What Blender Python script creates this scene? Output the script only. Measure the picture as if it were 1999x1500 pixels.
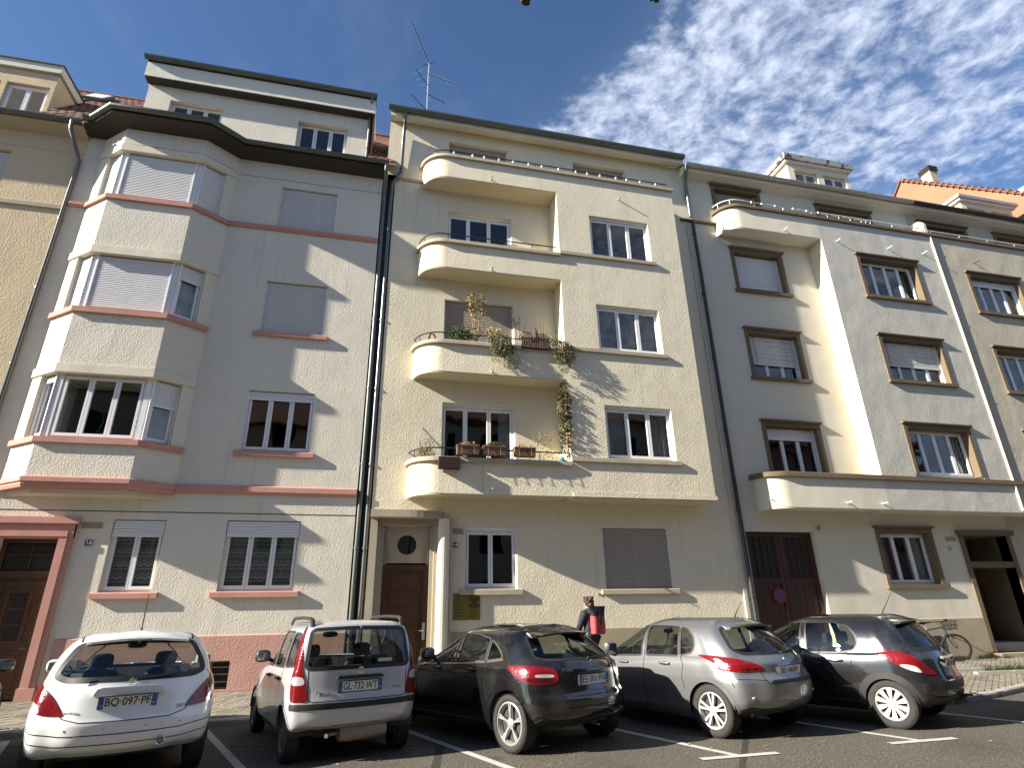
import bpy, bmesh, math, random
import numpy as np
from mathutils import Vector, Matrix, Euler
from mathutils.bvhtree import BVHTree
for o in list(bpy.data.objects): bpy.data.objects.remove(o)
SC = bpy.context.scene
COL = SC.collection
R_ = math.radians
rnd = random.Random(7)
# ------------------------------------------------------------------ camera
CAM_H = 1.6
cd = bpy.data.cameras.new('camera'); cam = bpy.data.objects.new('camera', cd); COL.objects.link(cam)
ax = Vector((0.97321837, -0.22923785, -0.01720486)); ay = -Vector((0.06878283, 0.36179182, -0.92971802)); az = -Vector((0.21935114, 0.90363526, 0.36787008))
M = Matrix((ax, ay, az)).transposed().to_4x4(); M.translation = (0, 0, CAM_H); cam.matrix_world = M
cd.sensor_fit = 'HORIZONTAL'; cd.sensor_width = 36; cd.lens = 36*1122.54/1999; cd.clip_start = .05; cd.clip_end = 6000
SC.camera = cam
SC.render.resolution_x = 1024; SC.render.resolution_y = 769
# ------------------------------------------------------------------ light
SUN_TRAVEL = Vector((6.5, 1.0, -3.22)).normalized()
el = math.asin(-SUN_TRAVEL.z); rot = math.atan2(-SUN_TRAVEL.x, -SUN_TRAVEL.y)
sd = bpy.data.lights.new('sun', 'SUN'); sd.energy = 5.0; sd.angle = R_(.55); sd.color = (1, .93, .80)
sun = bpy.data.objects.new('sun', sd); COL.objects.link(sun); sun.location = (-60, -9, 30)
sun.rotation_euler = SUN_TRAVEL.to_track_quat('-Z', 'Y').to_euler()
W = bpy.data.worlds.new('World'); SC.world = W; W.use_nodes = True
SC.view_settings.view_transform = 'Standard'; SC.view_settings.look = 'None'
SC.view_settings.exposure = 1.62; SC.view_settings.gamma = 1; SC.view_settings.use_curve_mapping = False
SKY_STRENGTH = .05

class NT:
    """small node helper"""
    def __init__(s, tree): s.t = tree; s.n = tree.nodes; s.l = tree.links
    def new(s, typ, **kw):
        n = s.n.new(typ)
        for k, v in kw.items():
            if k == 'ins':
                for a, b in v.items():
                    if isinstance(b, bpy.types.NodeSocket): s.l.new(b, n.inputs[a])
                    else: n.inputs[a].default_value = b
            else: setattr(n, k, v)
        return n
    def math(s, op, a, b=0., c=0., clamp=False):
        return s.new('ShaderNodeMath', operation=op, use_clamp=clamp, ins={0: a, 1: b, 2: c}).outputs[0]
    def noise(s, vec, scale, detail=3., rough=.55, dist=0.):
        return s.new('ShaderNodeTexNoise', ins={'Vector': vec, 'Scale': scale, 'Detail': detail, 'Roughness': rough, 'Distortion': dist}).outputs[0]
    def ramp(s, fac, stops):
        r = s.new('ShaderNodeValToRGB', ins={0: fac})
        e = r.color_ramp.elements
        while len(e) < len(stops): e.new(.5)
        for q, (p, c) in zip(e, stops):
            q.position = p; q.color = (*c, 1) if len(c) == 3 else c
        return r.outputs[0]
    def smooth(s, fac, a, b):
        return s.new('ShaderNodeMapRange', interpolation_type='SMOOTHSTEP', ins={0: fac, 1: a, 2: b}).outputs[0]
    def mix(s, fac, a, b, blend='MIX'):
        m = s.new('ShaderNodeMix', data_type='RGBA', blend_type=blend)
        for i, v in ((0, fac), (6, a), (7, b)):
            if isinstance(v, bpy.types.NodeSocket): s.l.new(v, m.inputs[i])
            else: m.inputs[i].default_value = (*v, 1) if isinstance(v, tuple) and len(v) == 3 else v
        return m.outputs[2]
    def mapping(s, vec, scale=(1, 1, 1), rot=(0, 0, 0), loc=(0, 0, 0)):
        return s.new('ShaderNodeMapping', ins={0: vec, 1: loc, 2: rot, 3: scale}).outputs[0]

# sky with a field of small high clouds drifting over from the right
def make_world():
    t = NT(W.node_tree); t.n.clear()
    sky = t.new('ShaderNodeTexSky', sky_type='NISHITA', sun_disc=False, sun_elevation=el, sun_rotation=rot % (2*math.pi), altitude=150, air_density=1.0, dust_density=.5, ozone_density=1.6)
    tc = t.new('ShaderNodeTexCoord').outputs['Generated']
    sp = t.new('ShaderNodeSeparateXYZ', ins={0: tc})
    zz = t.math('MAXIMUM', sp.outputs[2], .04)
    px = t.math('DIVIDE', sp.outputs[0], zz); py = t.math('DIVIDE', sp.outputs[1], zz)
    pv = t.new('ShaderNodeCombineXYZ', ins={0: px, 1: py, 2: 0.}).outputs[0]
    warp = t.new('ShaderNodeTexNoise', ins={'Vector': pv, 'Scale': 5., 'Detail': 3.})
    pw = t.new('ShaderNodeVectorMath', operation='ADD', ins={0: pv, 1: t.new('ShaderNodeVectorMath', operation='SCALE', ins={0: warp.outputs[1], 3: .09}).outputs[0]}).outputs[0]
    a = t.noise(t.mapping(pw, (1, 1.05, 1), (0, 0, .7)), 19., 5, .6)
    b = t.noise(pw, 5.5, 4, .55)
    fine = t.noise(pv, 45., 4, .65)
    big = t.noise(t.mapping(pv, loc=(3.1, 1.7, 0)), 1.1, 3, .5)
    # the cloud field lies beyond a wandering edge that runs across the street
    edge = t.math('ADD', px, t.math('MULTIPLY', py, .10))
    edge = t.math('ADD', edge, t.math('MULTIPLY', t.math('SUBTRACT', big, .5), .75))
    field = t.math('MULTIPLY', t.smooth(edge, .28, .5), t.math('SUBTRACT', 1., t.math('MULTIPLY', t.smooth(t.math('ADD', px, py), 1.75, 2.6), .45)))
    d = t.math('ADD', t.math('MULTIPLY', a, .8), t.math('MULTIPLY', b, .32))
    d = t.math('ADD', d, t.math('MULTIPLY', t.math('SUBTRACT', fine, .5), .22))
    thr = t.math('SUBTRACT', .86, t.math('MULTIPLY', field, .435))
    den = t.smooth(t.math('SUBTRACT', d, thr), -.08, .40)
    wisp = t.math('MULTIPLY', t.smooth(t.noise(t.mapping(pw, (1, .5, 1), (0, 0, -.5)), 2.2, 6, .6), .5, .85), .16)
    den = t.math('ADD', t.math('MULTIPLY', den, .82), t.math('ADD', wisp, t.math('MULTIPLY', field, .04)), clamp=True)
    den = t.math('MULTIPLY', den, t.smooth(sp.outputs[2], .02, .2))
    col = t.mix(den, t.mix(1., sky.outputs[0], (.74, .92, 1.13), 'MULTIPLY'), (6.5, 7.1, 8.5))
    bg = t.new('ShaderNodeBackground', ins={0: col, 1: SKY_STRENGTH})
    t.l.new(bg.outputs[0], t.new('ShaderNodeOutputWorld').inputs[0])
make_world()

# ------------------------------------------------------------------ materials
MATS = {}
def pmat(name, col, rough=.6, metal=0., spec=.5, coat=0., var=0., vscale=8., bump=0., bscale=40., streak=0., world=False, aniso=None, col2=None, c2scale=3., c2lo=.45, c2hi=.65, trans=0., ior=1.45, emis=None):
    if name in MATS: return MATS[name]
    m = bpy.data.materials.new(name); m.use_nodes = True; MATS[name] = m
    t = NT(m.node_tree); t.n.clear()
    out = t.new('ShaderNodeOutputMaterial'); p = t.new('ShaderNodeBsdfPrincipled'); t.l.new(p.outputs[0], out.inputs[0])
    p.inputs['Base Color'].default_value = (*col, 1); p.inputs['Roughness'].default_value = rough
    p.inputs['Metallic'].default_value = metal; p.inputs['Specular IOR Level'].default_value = spec; p.inputs['IOR'].default_value = ior
    p.inputs['Coat Weight'].default_value = coat; p.inputs['Coat Roughness'].default_value = .04
    p.inputs['Transmission Weight'].default_value = trans
    vec = t.new('ShaderNodeNewGeometry').outputs['Position'] if world else t.new('ShaderNodeTexCoord').outputs['Object']
    c = None
    if var or col2 or streak:
        c = tuple(col)
        if col2:
            f2 = t.smooth(t.noise(vec, c2scale, 5, .6), c2lo, c2hi)
            c = t.mix(f2, c, col2)
        if var:
            n = t.noise(vec, vscale, 5, .6)
            n2 = t.noise(vec, vscale*.17, 3, .5)
            f = t.math('ADD', t.math('MULTIPLY', n, var), t.math('MULTIPLY', n2, var))
            c = t.mix(1., c, t.new('ShaderNodeCombineColor', ins={0: t.math('ADD', 1-var, f), 1: t.math('ADD', 1-var, f), 2: t.math('ADD', 1-var, f)}).outputs[0], 'MULTIPLY')
        if streak:
            sv = t.mapping(vec, (9, 9, .35))
            f = t.math('MULTIPLY', t.smooth(t.noise(sv, 1.6, 4, .6), .5, .75), streak)
            c = t.mix(f, c, (.09, .08, .065))
        t.l.new(c, p.inputs['Base Color'])
    if bump:
        h = t.noise(vec, bscale, 4, .6)
        b = t.new('ShaderNodeBump', ins={'Strength': 1., 'Distance': bump, 'Height': h}); t.l.new(b.outputs[0], p.inputs['Normal'])
    if emis:
        p.inputs['Emission Color'].default_value = (*emis[0], 1); p.inputs['Emission Strength'].default_value = emis[1]
    return m

def stucco(name, col, bump=.006, scale=26., var=.16, streak=.12, lump=.02, dirt=(.1, .095, .08)):
    if name in MATS: return MATS[name]
    m = bpy.data.materials.new(name); m.use_nodes = True; MATS[name] = m
    t = NT(m.node_tree); t.n.clear()
    out = t.new('ShaderNodeOutputMaterial'); p = t.new('ShaderNodeBsdfPrincipled'); t.l.new(p.outputs[0], out.inputs[0])
    p.inputs['Roughness'].default_value = .95; p.inputs['Specular IOR Level'].default_value = .15
    pos = t.new('ShaderNodeNewGeometry').outputs['Position']
    grain = t.noise(pos, scale, 4, .7); fine = t.noise(pos, scale*2.7, 2, .5); big = t.noise(pos, .55, 4, .6); mid = t.noise(pos, 3.2, 4, .6)
    v = t.math('ADD', t.math('MULTIPLY', big, var*1.0), t.math('MULTIPLY', mid, var*.7))
    v = t.math('ADD', v, t.math('MULTIPLY', grain, var*.8))
    v = t.math('ADD', v, 1-var*1.25)
    c = t.mix(1., (*col,), t.new('ShaderNodeCombineColor', ins={0: v, 1: v, 2: v}).outputs[0], 'MULTIPLY')
    warm = t.smooth(t.noise(pos, .9, 3, .5), .45, .75)
    c = t.mix(t.math('MULTIPLY', warm, .12), c, (col[0]*.95, col[1]*.84, col[2]*.62))
    sv = t.mapping(pos, (3.6, 3.6, .2))
    st = t.math('MULTIPLY', t.math('MULTIPLY', t.smooth(t.noise(sv, 1.5, 5, .65), .5, .8), t.smooth(big, .35, .65)), streak)
    c = t.mix(st, c, dirt)
    t.l.new(c, p.inputs['Base Color'])
    pits = t.new('ShaderNodeTexVoronoi', ins={'Vector': pos, 'Scale': scale*1.5, 'Randomness': 1.}).outputs[0]
    h = t.math('ADD', t.math('MULTIPLY', grain, bump*.8), t.math('MULTIPLY', fine, bump*.45))
    h = t.math('ADD', h, t.math('MULTIPLY', pits, bump*.5))
    h = t.math('ADD', h, t.math('MULTIPLY', t.noise(pos, 1.3, 2, .4), lump*.9))
    b = t.new('ShaderNodeBump', ins={'Strength': 1., 'Distance': 1., 'Height': h}); t.l.new(b.outputs[0], p.inputs['Normal'])
    return m

def glassmat(name, tint=(.75, .8, .8), f0=.06, rough=.0, wavy=.0):
    """thin pane: clear tint with a Schlick reflection that is the same from both sides"""
    if name in MATS: return MATS[name]
    m = bpy.data.materials.new(name); m.use_nodes = True; MATS[name] = m
    t = NT(m.node_tree); t.n.clear()
    out = t.new('ShaderNodeOutputMaterial')
    tr = t.new('ShaderNodeBsdfTransparent', ins={0: (*tint, 1)})
    gl = t.new('ShaderNodeBsdfAnisotropic', ins={0: (.95, .97, 1, 1), 1: rough})
    fw = t.new('ShaderNodeLayerWeight', ins={0: .5})
    if wavy:
        pos = t.new('ShaderNodeTexCoord').outputs['Object']
        b = t.new('ShaderNodeBump', ins={'Strength': 1., 'Distance': wavy, 'Height': t.noise(pos, 1.6, 1, .5)})
        t.l.new(b.outputs[0], gl.inputs['Normal'])
    fac = t.math('ADD', f0, t.math('MULTIPLY', t.math('POWER', fw.outputs[1], 5.), 1-f0), clamp=True)
    mx = t.new('ShaderNodeMixShader', ins={0: fac}); t.l.new(tr.outputs[0], mx.inputs[1]); t.l.new(gl.outputs[0], mx.inputs[2])
    t.l.new(mx.outputs[0], out.inputs[0])
    return m

# ------------------------------------------------------------------ mesh builder
class MB:
    def __init__(s): s.v = []; s.f = []
    def poly(s, pts):
        k = len(s.v); s.v += [tuple(p) for p in pts]; s.f.append(tuple(range(k, k+len(pts)))); return s
    def box(s, x0, x1, y0, y1, z0, z1):
        k = len(s.v)
        s.v += [(x0, y0, z0), (x1, y0, z0), (x1, y1, z0), (x0, y1, z0), (x0, y0, z1), (x1, y0, z1), (x1, y1, z1), (x0, y1, z1)]
        s.f += [(k, k+3, k+2, k+1), (k+4, k+5, k+6, k+7), (k, k+1, k+5, k+4), (k+1, k+2, k+6, k+5), (k+2, k+3, k+7, k+6), (k+3, k, k+4, k+7)]
        return s
    def prism(s, poly, z0, z1):
        n = len(poly); k = len(s.v)
        s.v += [(x, y, z0) for x, y in poly] + [(x, y, z1) for x, y in poly]
        s.f.append(tuple(range(k+n-1, k-1, -1))); s.f.append(tuple(range(k+n, k+2*n)))
        for i in range(n):
            j = (i+1) % n; s.f.append((k+i, k+j, k+n+j, k+n+i))
        return s
    def extrude_x(s, prof, x0, x1):
        n = len(prof); k = len(s.v)
        s.v += [(x0, y, z) for y, z in prof] + [(x1, y, z) for y, z in prof]
        s.f.append(tuple(range(k, k+n))); s.f.append(tuple(range(k+2*n-1, k+n-1, -1)))
        for i in range(n):
            j = (i+1) % n; s.f.append((k+j, k+i, k+n+i, k+n+j))
        return s
    def extrude_y(s, prof, y0, y1):
        n = len(prof); k = len(s.v)
        s.v += [(x, y0, z) for x, z in prof] + [(x, y1, z) for x, z in prof]
        s.f.append(tuple(range(k, k+n))); s.f.append(tuple(range(k+2*n-1, k+n-1, -1)))
        for i in range(n):
            j = (i+1) % n; s.f.append((k+j, k+i, k+n+i, k+n+j))
        return s
    def sweep(s, path, prof, closed=True):
        """sweep a profile [(out, z)] along a horizontal polyline, mitred; out = right-hand side of the path"""
        n = len(path); k0 = len(s.v); m = len(prof)
        for i, (x, y) in enumerate(path):
            ds = []
            if i > 0: ds.append((x-path[i-1][0], y-path[i-1][1]))
            if i < n-1: ds.append((path[i+1][0]-x, path[i+1][1]-y))
            ns = []
            for dx, dy in ds:
                l = math.hypot(dx, dy) or 1; ns.append((dy/l, -dx/l))
            if len(ns) == 2:
                mx, my = ns[0][0]+ns[1][0], ns[0][1]+ns[1][1]; l2 = mx*mx+my*my
                q = 2/max(l2, .4); mx *= q; my *= q
            else: mx, my = ns[0]
            s.v += [(x+mx*o, y+my*o, z) for o, z in prof]
        for i in range(n-1):
            for j in range(m if closed else m-1):
                a = k0+i*m+j; b = k0+i*m+(j+1) % m
                s.f.append((a, b, b+m, a+m))
        if closed:
            s.f.append(tuple(range(k0+m-1, k0-1, -1))); s.f.append(tuple(range(k0+(n-1)*m, k0+n*m)))
        return s
    def tube(s, path, r, n=8, caps=True):
        k0 = len(s.v); P = [Vector(p) for p in path]; N = len(P)
        rr = r if isinstance(r, (list, tuple)) else [r]*N
        t0 = (P[1]-P[0]).normalized(); u = t0.orthogonal().normalized()
        for i, p in enumerate(P):
            if i == 0: t = t0
            elif i == N-1: t = (P[i]-P[i-1]).normalized()
            else: t = ((P[i]-P[i-1]).normalized()+(P[i+1]-P[i]).normalized())
            if t.length < 1e-6: t = t0
            t.normalize(); u = (u-t*u.dot(t))
            if u.length < 1e-6: u = t.orthogonal()
            u.normalize(); w = t.cross(u)
            for j in range(n):
                a = 2*math.pi*j/n; q = p+(u*math.cos(a)+w*math.sin(a))*rr[i]; s.v.append(tuple(q))
        for i in range(N-1):
            for j in range(n):
                a = k0+i*n+j; b = k0+i*n+(j+1) % n; s.f.append((a, b, b+n, a+n))
        if caps: s.f.append(tuple(range(k0+n-1, k0-1, -1))); s.f.append(tuple(range(k0+(N-1)*n, k0+N*n)))
        return s
    def lathe(s, prof, c=(0, 0, 0), axis='z', n=24, closed=False):
        k0 = len(s.v); m = len(prof)
        for i in range(n):
            a = 2*math.pi*i/n; ca, sa = math.cos(a), math.sin(a)
            for r, h in prof:
                if axis == 'z': q = (r*ca, r*sa, h)
                elif axis == 'x': q = (h, r*ca, r*sa)
                else: q = (r*ca, h, r*sa)
                s.v.append((c[0]+q[0], c[1]+q[1], c[2]+q[2]))
        for i in range(n):
            i2 = (i+1) % n
            for j in range(m if closed else m-1):
                j2 = (j+1) % m
                s.f.append((k0+i*m+j, k0+i2*m+j, k0+i2*m+j2, k0+i*m+j2))
        return s
    def add(s, other, mat=None):
        k = len(s.v)
        s.v += [tuple(mat @ Vector(p)) for p in other.v] if mat else other.v
        s.f += [tuple(i+k for i in f) for f in other.f]; return s
    def mesh(s, name, mat=None, smooth=False, recalc=True, bevel=0., weld=False):
        me = bpy.data.meshes.new(name); me.from_pydata(s.v, [], s.f)
        if recalc or bevel or weld:
            bm = bmesh.new(); bm.from_mesh(me)
            if weld: bmesh.ops.remove_doubles(bm, verts=bm.verts, dist=1e-5)
            bmesh.ops.recalc_face_normals(bm, faces=bm.faces)
            if bevel:
                es = [e for e in bm.edges if len(e.link_faces) == 2 and e.calc_face_angle(0) > .6]
                bmesh.ops.bevel(bm, geom=es, offset=bevel, segments=2, profile=.6, affect='EDGES', clamp_overlap=True)
            bm.to_mesh(me); bm.free()
        if mat: me.materials.append(MATS[mat] if isinstance(mat, str) else mat)
        if smooth:
            me.polygons.foreach_set('use_smooth', [True]*len(me.polygons))
            if smooth != 'all': me.set_sharp_from_angle(angle=R_(38))
        return me
    def build(s, name, mat, parent=None, smooth=False, loc=None, **kw):
        return place(s.mesh(name, mat, smooth, **kw), name, parent, loc)

def place(me, name, parent=None, loc=None, rotz=0.):
    o = bpy.data.objects.new(name, me); COL.objects.link(o)
    if loc is not None: o.location = loc
    if rotz: o.rotation_euler.z = rotz
    if parent is not None:
        o.parent = parent
        if parent.get('_world'): o.matrix_parent_inverse = Matrix.Translation(-Vector(parent.location))
    return o
def thing(name, label, cat, loc=(0, 0, 0), rotz=0., group=None, world=False):
    o = bpy.data.objects.new(name, None); COL.objects.link(o); o.location = loc; o.rotation_euler.z = rotz
    o.empty_display_size = .3
    tag(o, label, cat, group)
    if world: o['_world'] = 1
    return o
def tag(o, label, cat, group=None):
    o['label'] = label; o['category'] = cat
    if group: o['group'] = group
    return o
def structure(o): o['kind'] = 'structure'; return o
def text_mesh(txt, size, mat, depth=.002, space=1.0, align='CENTER', bold=0.):
    cu = bpy.data.curves.new('lettering', 'FONT'); cu.body = txt; cu.size = size; cu.extrude = depth; cu.align_x = align; cu.align_y = 'CENTER'; cu.space_character = space; cu.offset = bold; cu.resolution_u = 3
    ob = bpy.data.objects.new('lettering', cu); COL.objects.link(ob)
    dg = bpy.context.evaluated_depsgraph_get(); me = bpy.data.meshes.new_from_object(ob.evaluated_get(dg))
    bpy.data.objects.remove(ob); bpy.data.curves.remove(cu)
    me.materials.clear(); me.materials.append(MATS[mat] if isinstance(mat, str) else mat); me.name = 'lettering'
    return me
def wall_cells(mb, x0, x1, z0, z1, Y, holes, depth=.3):
    """front face with rectangular holes and reveals going in by depth"""
    hs = [(max(a, x0), min(b, x1), max(c, z0), min(d, z1)) for a, b, c, d in holes]
    hs = [h for h in hs if h[0] < h[1]-1e-6 and h[2] < h[3]-1e-6]
    xs = sorted({x0, x1, *[h[0] for h in hs], *[h[1] for h in hs]}); zs = sorted({z0, z1, *[h[2] for h in hs], *[h[3] for h in hs]})
    for i in range(len(xs)-1):
        for j in range(len(zs)-1):
            cx, cz = (xs[i]+xs[i+1])/2, (zs[j]+zs[j+1])/2
            if any(a < cx < b and c < cz < d for a, b, c, d in hs): continue
            mb.poly([(xs[i], Y, zs[j]), (xs[i+1], Y, zs[j]), (xs[i+1], Y, zs[j+1]), (xs[i], Y, zs[j+1])])
    D = Y+depth
    for a, b, c, d in hs:
        mb.poly([(a, Y, c), (a, Y, d), (a, D, d), (a, D, c)]); mb.poly([(b, Y, c), (b, D, c), (b, D, d), (b, Y, d)])
        mb.poly([(a, Y, d), (b, Y, d), (b, D, d), (a, D, d)]); mb.poly([(a, Y, c), (a, D, c), (b, D, c), (b, Y, c)])
    return mb
# ------------------------------------------------------------------ palette
stucco('render_grey_cream', (.64, .595, .505), bump=.0085, scale=21, streak=.3)
stucco('render_yellow_cream', (.655, .595, .46), bump=.009, scale=20, streak=.3)
stucco('render_smooth_cream', (.64, .59, .475), bump=.0015, scale=30, var=.1)
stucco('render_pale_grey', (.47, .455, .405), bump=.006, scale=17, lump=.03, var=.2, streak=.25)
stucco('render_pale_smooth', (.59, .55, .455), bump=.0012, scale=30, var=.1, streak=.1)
stucco('render_beige_grey', (.44, .40, .325), bump=.006, scale=15, lump=.03, var=.22, streak=.3)
stucco('render_ochre', (.57, .46, .31), bump=.010, scale=18)
stucco('render_orange', (.25, .14, .085), bump=.004, scale=12, var=.3, streak=.06)
stucco('render_pink', (.50, .29, .24), bump=.008, scale=24, var=.18)
stucco('stone_pink', (.50, .26, .215), bump=.003, scale=40, var=.2, streak=.25)
stucco('stone_sand', (.40, .345, .265), bump=.002, scale=40, var=.25, streak=.45)
stucco('stone_brown', (.15, .115, .075), bump=.002, scale=40, var=.3, streak=.5)
stucco('stone_plinth', (.33, .275, .20), bump=.004, scale=35, var=.25, streak=.2)
stucco('trim_pale', (.62, .60, .53), bump=.001, scale=30, var=.1, streak=.25)
stucco('concrete_soffit', (.58, .51, .36), bump=.001, scale=30, var=.12, streak=.0)
pmat('white_pvc', (.72, .72, .72), .35, var=.06)
pmat('painted_wood_white', (.66, .65, .62), .5, var=.12, streak=.15)
pmat('slat_white', (.66, .66, .66), .5, var=.1)
pmat('slat_grey', (.56, .545, .53), .55, var=.14)
pmat('slat_taupe', (.34, .30, .265), .55, var=.16)
pmat('slat_worn', (.60, .59, .56), .6, var=.2, col2=(.3, .28, .25), c2scale=6, c2lo=.58, c2hi=.66)
pmat('zinc_dark', (.115, .13, .12), .45, .35, var=.35, vscale=5)
pmat('zinc_pale', (.42, .42, .39), .55, .3, var=.25, vscale=4, streak=.2)
pmat('zinc_pipe', (.13, .135, .135), .35, .5, var=.2, vscale=3)
pmat('pipe_painted', (.52, .49, .41), .5, var=.2, streak=.2)
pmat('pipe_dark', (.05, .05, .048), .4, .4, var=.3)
pmat('soffit_dark', (.035, .028, .022), .6, var=.3)
pmat('black_iron', (.015, .015, .016), .5, var=.3)
pmat('white_iron', (.68, .68, .66), .45, var=.15)
pmat('tile_red', (.15, .065, .042), .85, var=.4, vscale=14, bump=.004, bscale=60)
pmat('brick_red', (.25, .10, .065), .85, var=.4, vscale=10)
pmat('interior', (.32, .29, .25), .9)
pmat('interior_dark', (.10, .09, .08), .9)
pmat('wood_door', (.075, .030, .013), .42, var=.35, vscale=22, streak=.25, coat=.15)
pmat('wood_brown', (.075, .036, .018), .45, var=.4, vscale=22, streak=.35)
pmat('wood_dark_red', (.052, .014, .010), .5, var=.35, vscale=12)
pmat('dark_void', (.02, .018, .016), .8)
pmat('brass', (.22, .18, .045), .4, .5, var=.2, vscale=4)
pmat('brass_dark', (.12, .09, .025), .4, .7)
pmat('plate_blue', (.012, .016, .07), .3, coat=.3)
pmat('plate_white', (.75, .75, .73), .35, coat=.2)
pmat('plate_black', (.012, .012, .014), .4)
pmat('sign_grey', (.24, .21, .16), .5, var=.2)
pmat('sign_lines', (.42, .38, .28), .5)
pmat('sign_red', (.24, .02, .03), .4)
pmat('sign_blue', (.04, .05, .16), .4)
pmat('curtain', (.62, .60, .56), .9, var=.15)
pmat('lamp_glass', (.62, .62, .58), .3)
glassmat('window_glass', (.74, .77, .77), .055, wavy=.004)
def lace():
    m = bpy.data.materials.new('lace'); m.use_nodes = True; MATS['lace'] = m
    t = NT(m.node_tree); t.n.clear(); out = t.new('ShaderNodeOutputMaterial')
    p = t.new('ShaderNodeBsdfPrincipled', ins={'Base Color': (.85, .85, .83, 1), 'Roughness': .9})
    tr = t.new('ShaderNodeBsdfTransparent'); tc = t.new('ShaderNodeTexCoord').outputs['Object']
    sp = t.new('ShaderNodeSeparateXYZ', ins={0: tc}); x, z = sp.outputs[0], sp.outputs[2]
    arc = t.math('ABSOLUTE', t.math('SINE', t.math('MULTIPLY', x, 22.)))
    zz = t.math('FRACT', t.math('ADD', t.math('MULTIPLY', z, 3.6), t.math('MULTIPLY', arc, .16)))
    band = t.math('ADD', t.math('LESS_THAN', t.math('ABSOLUTE', t.math('SUBTRACT', zz, .25)), .06), t.math('LESS_THAN', t.math('ABSOLUTE', t.math('SUBTRACT', zz, .5)), .03))
    zs = t.math('FRACT', t.math('MULTIPLY', z, 3.6))
    band = t.math('ADD', band, t.math('LESS_THAN', t.math('ABSOLUTE', t.math('SUBTRACT', zs, .85)), .025))
    fac = t.math('MULTIPLY', t.math('ADD', t.math('MULTIPLY', band, .5), .3), t.math('ADD', .6, t.math('MULTIPLY', t.noise(tc, 60, 2), .8)), clamp=True)
    mx = t.new('ShaderNodeMixShader', ins={0: fac}); t.l.new(tr.outputs[0], mx.inputs[1]); t.l.new(p.outputs[0], mx.inputs[2]); t.l.new(mx.outputs[0], out.inputs[0])
lace()

# ------------------------------------------------------------------ window kit (local: x along the wall, y into it, z up, origin lower left of the opening)
SLATS = {}
def slat_mesh(w, h, mat):
    k = (round(w, 3), round(h, 4), mat)
    if k not in SLATS:
        b = .011
        prof = [(.012, 0), (-b*.55, h*.12), (-b, h*.4), (-b*.75, h*.72), (-b*.1, h*.93), (.012, h*.93)]
        SLATS[k] = MB().extrude_x(prof, 0, w).mesh('shutter_slat', mat)
    return SLATS[k]
def bars(mb, x0, x1, z0, z1, t, y0, y1, tb=None):
    tb = tb or t
    mb.box(x0, x0+t, y0, y1, z0, z1); mb.box(x1-t, x1, y0, y1, z0, z1)
    mb.box(x0+t, x1-t, y0, y1, z0, z0+tb); mb.box(x0+t, x1-t, y0, y1, z1-t, z1)
def window(bld, x0, x1, z0, z1, Y, n=3, rev=.15, frame='white_pvc', shut=0., slat='slat_white', pitch=.052, sill=None, ov=.1, sill_h=.12, out=.07,
           curtain=None, rot=0., ratios=None, box_h=.0, wonky=0., tilt=None, mull=None, name='window'):
    w, h = x1-x0, z1-z0
    f = MB(); y0 = rev
    t = .05
    if box_h: f.box(0, w, y0-.06, y0+.05, h-box_h, h)
    top = h-box_h
    bars(f, 0, w, 0, top, t, y0, y0+.07)
    rs = ratios or [1]*n; tot = sum(rs); xs = [t]
    for q in rs: xs.append(xs[-1]+(w-2*t)*q/tot)
    panes = []
    for i in range(len(rs)):
        a, b = xs[i], xs[i+1]; g = .004
        if mull and i in mull: f.box(a-.06, a+.06, y0-.03, y0+.07, t, top-t); 
        bars(f, a+g, b-g, t+g, top-t-g, .055, y0-.022, y0+.05, .075)
        panes.append((a+.05, b-.05, t+.07, top-t-.05))
    # guide rails for the roller shutter
    if shut or box_h:
        f.box(0, .035, y0-.075, y0-.0, 0, h); f.box(w-.035, w, y0-.075, y0-.0, 0, h)
    o = place(f.mesh(name, frame, bevel=.004), name, bld, (x0, Y, z0), rot)
    for i, (a, b, c, d) in enumerate(panes):
        p = MB().box(a, b, y0+.012, y0+.018, c, d).build('pane', 'window_glass', o)
        if tilt and i in tilt: p.rotation_euler.z = R_(tilt[i])
    if shut:
        ns = int(round(h*shut/pitch)); sw = w-.05
        me = slat_mesh(sw, pitch, slat)
        for k in range(ns):
            s = place(me, 'shutter_slat', o, (.025+(rnd.uniform(-wonky, wonky)*.3 if wonky else 0), y0-.05, h-.03-(k+1)*pitch))
            if wonky: s.rotation_euler.y = rnd.uniform(-wonky, wonky)
        MB().box(.03, w-.03, y0-.06, y0-.03, h-.03-ns*pitch-.06, h-.03-ns*pitch).build('shutter_rail', slat, o)
    if sill: MB().extrude_x([(-out, -sill_h), (-out, -.025), (-out+.012, -.008), (rev+.02, .008), (rev+.02, -sill_h)], -ov, w+ov).build('sill', sill, o)
    if curtain: 
        for (a, b, kind) in curtain:
            c = MB(); N = 40; fx = lambda i: a*w+(b-a)*w*i/N
            amp = .025 if kind == 'curtain' else .006
            for i in range(N):
                ya = y0+.16+amp*math.sin(i*1.9)+.01*math.sin(i*.7); yb = y0+.16+amp*math.sin((i+1)*1.9)+.01*math.sin((i+1)*.7)
                c.poly([(fx(i), ya, .03), (fx(i+1), yb, .03), (fx(i+1), yb, h-.05), (fx(i), ya, h-.05)])
            c.build('curtain', kind, o, smooth='all', weld=True)
    return o
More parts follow.
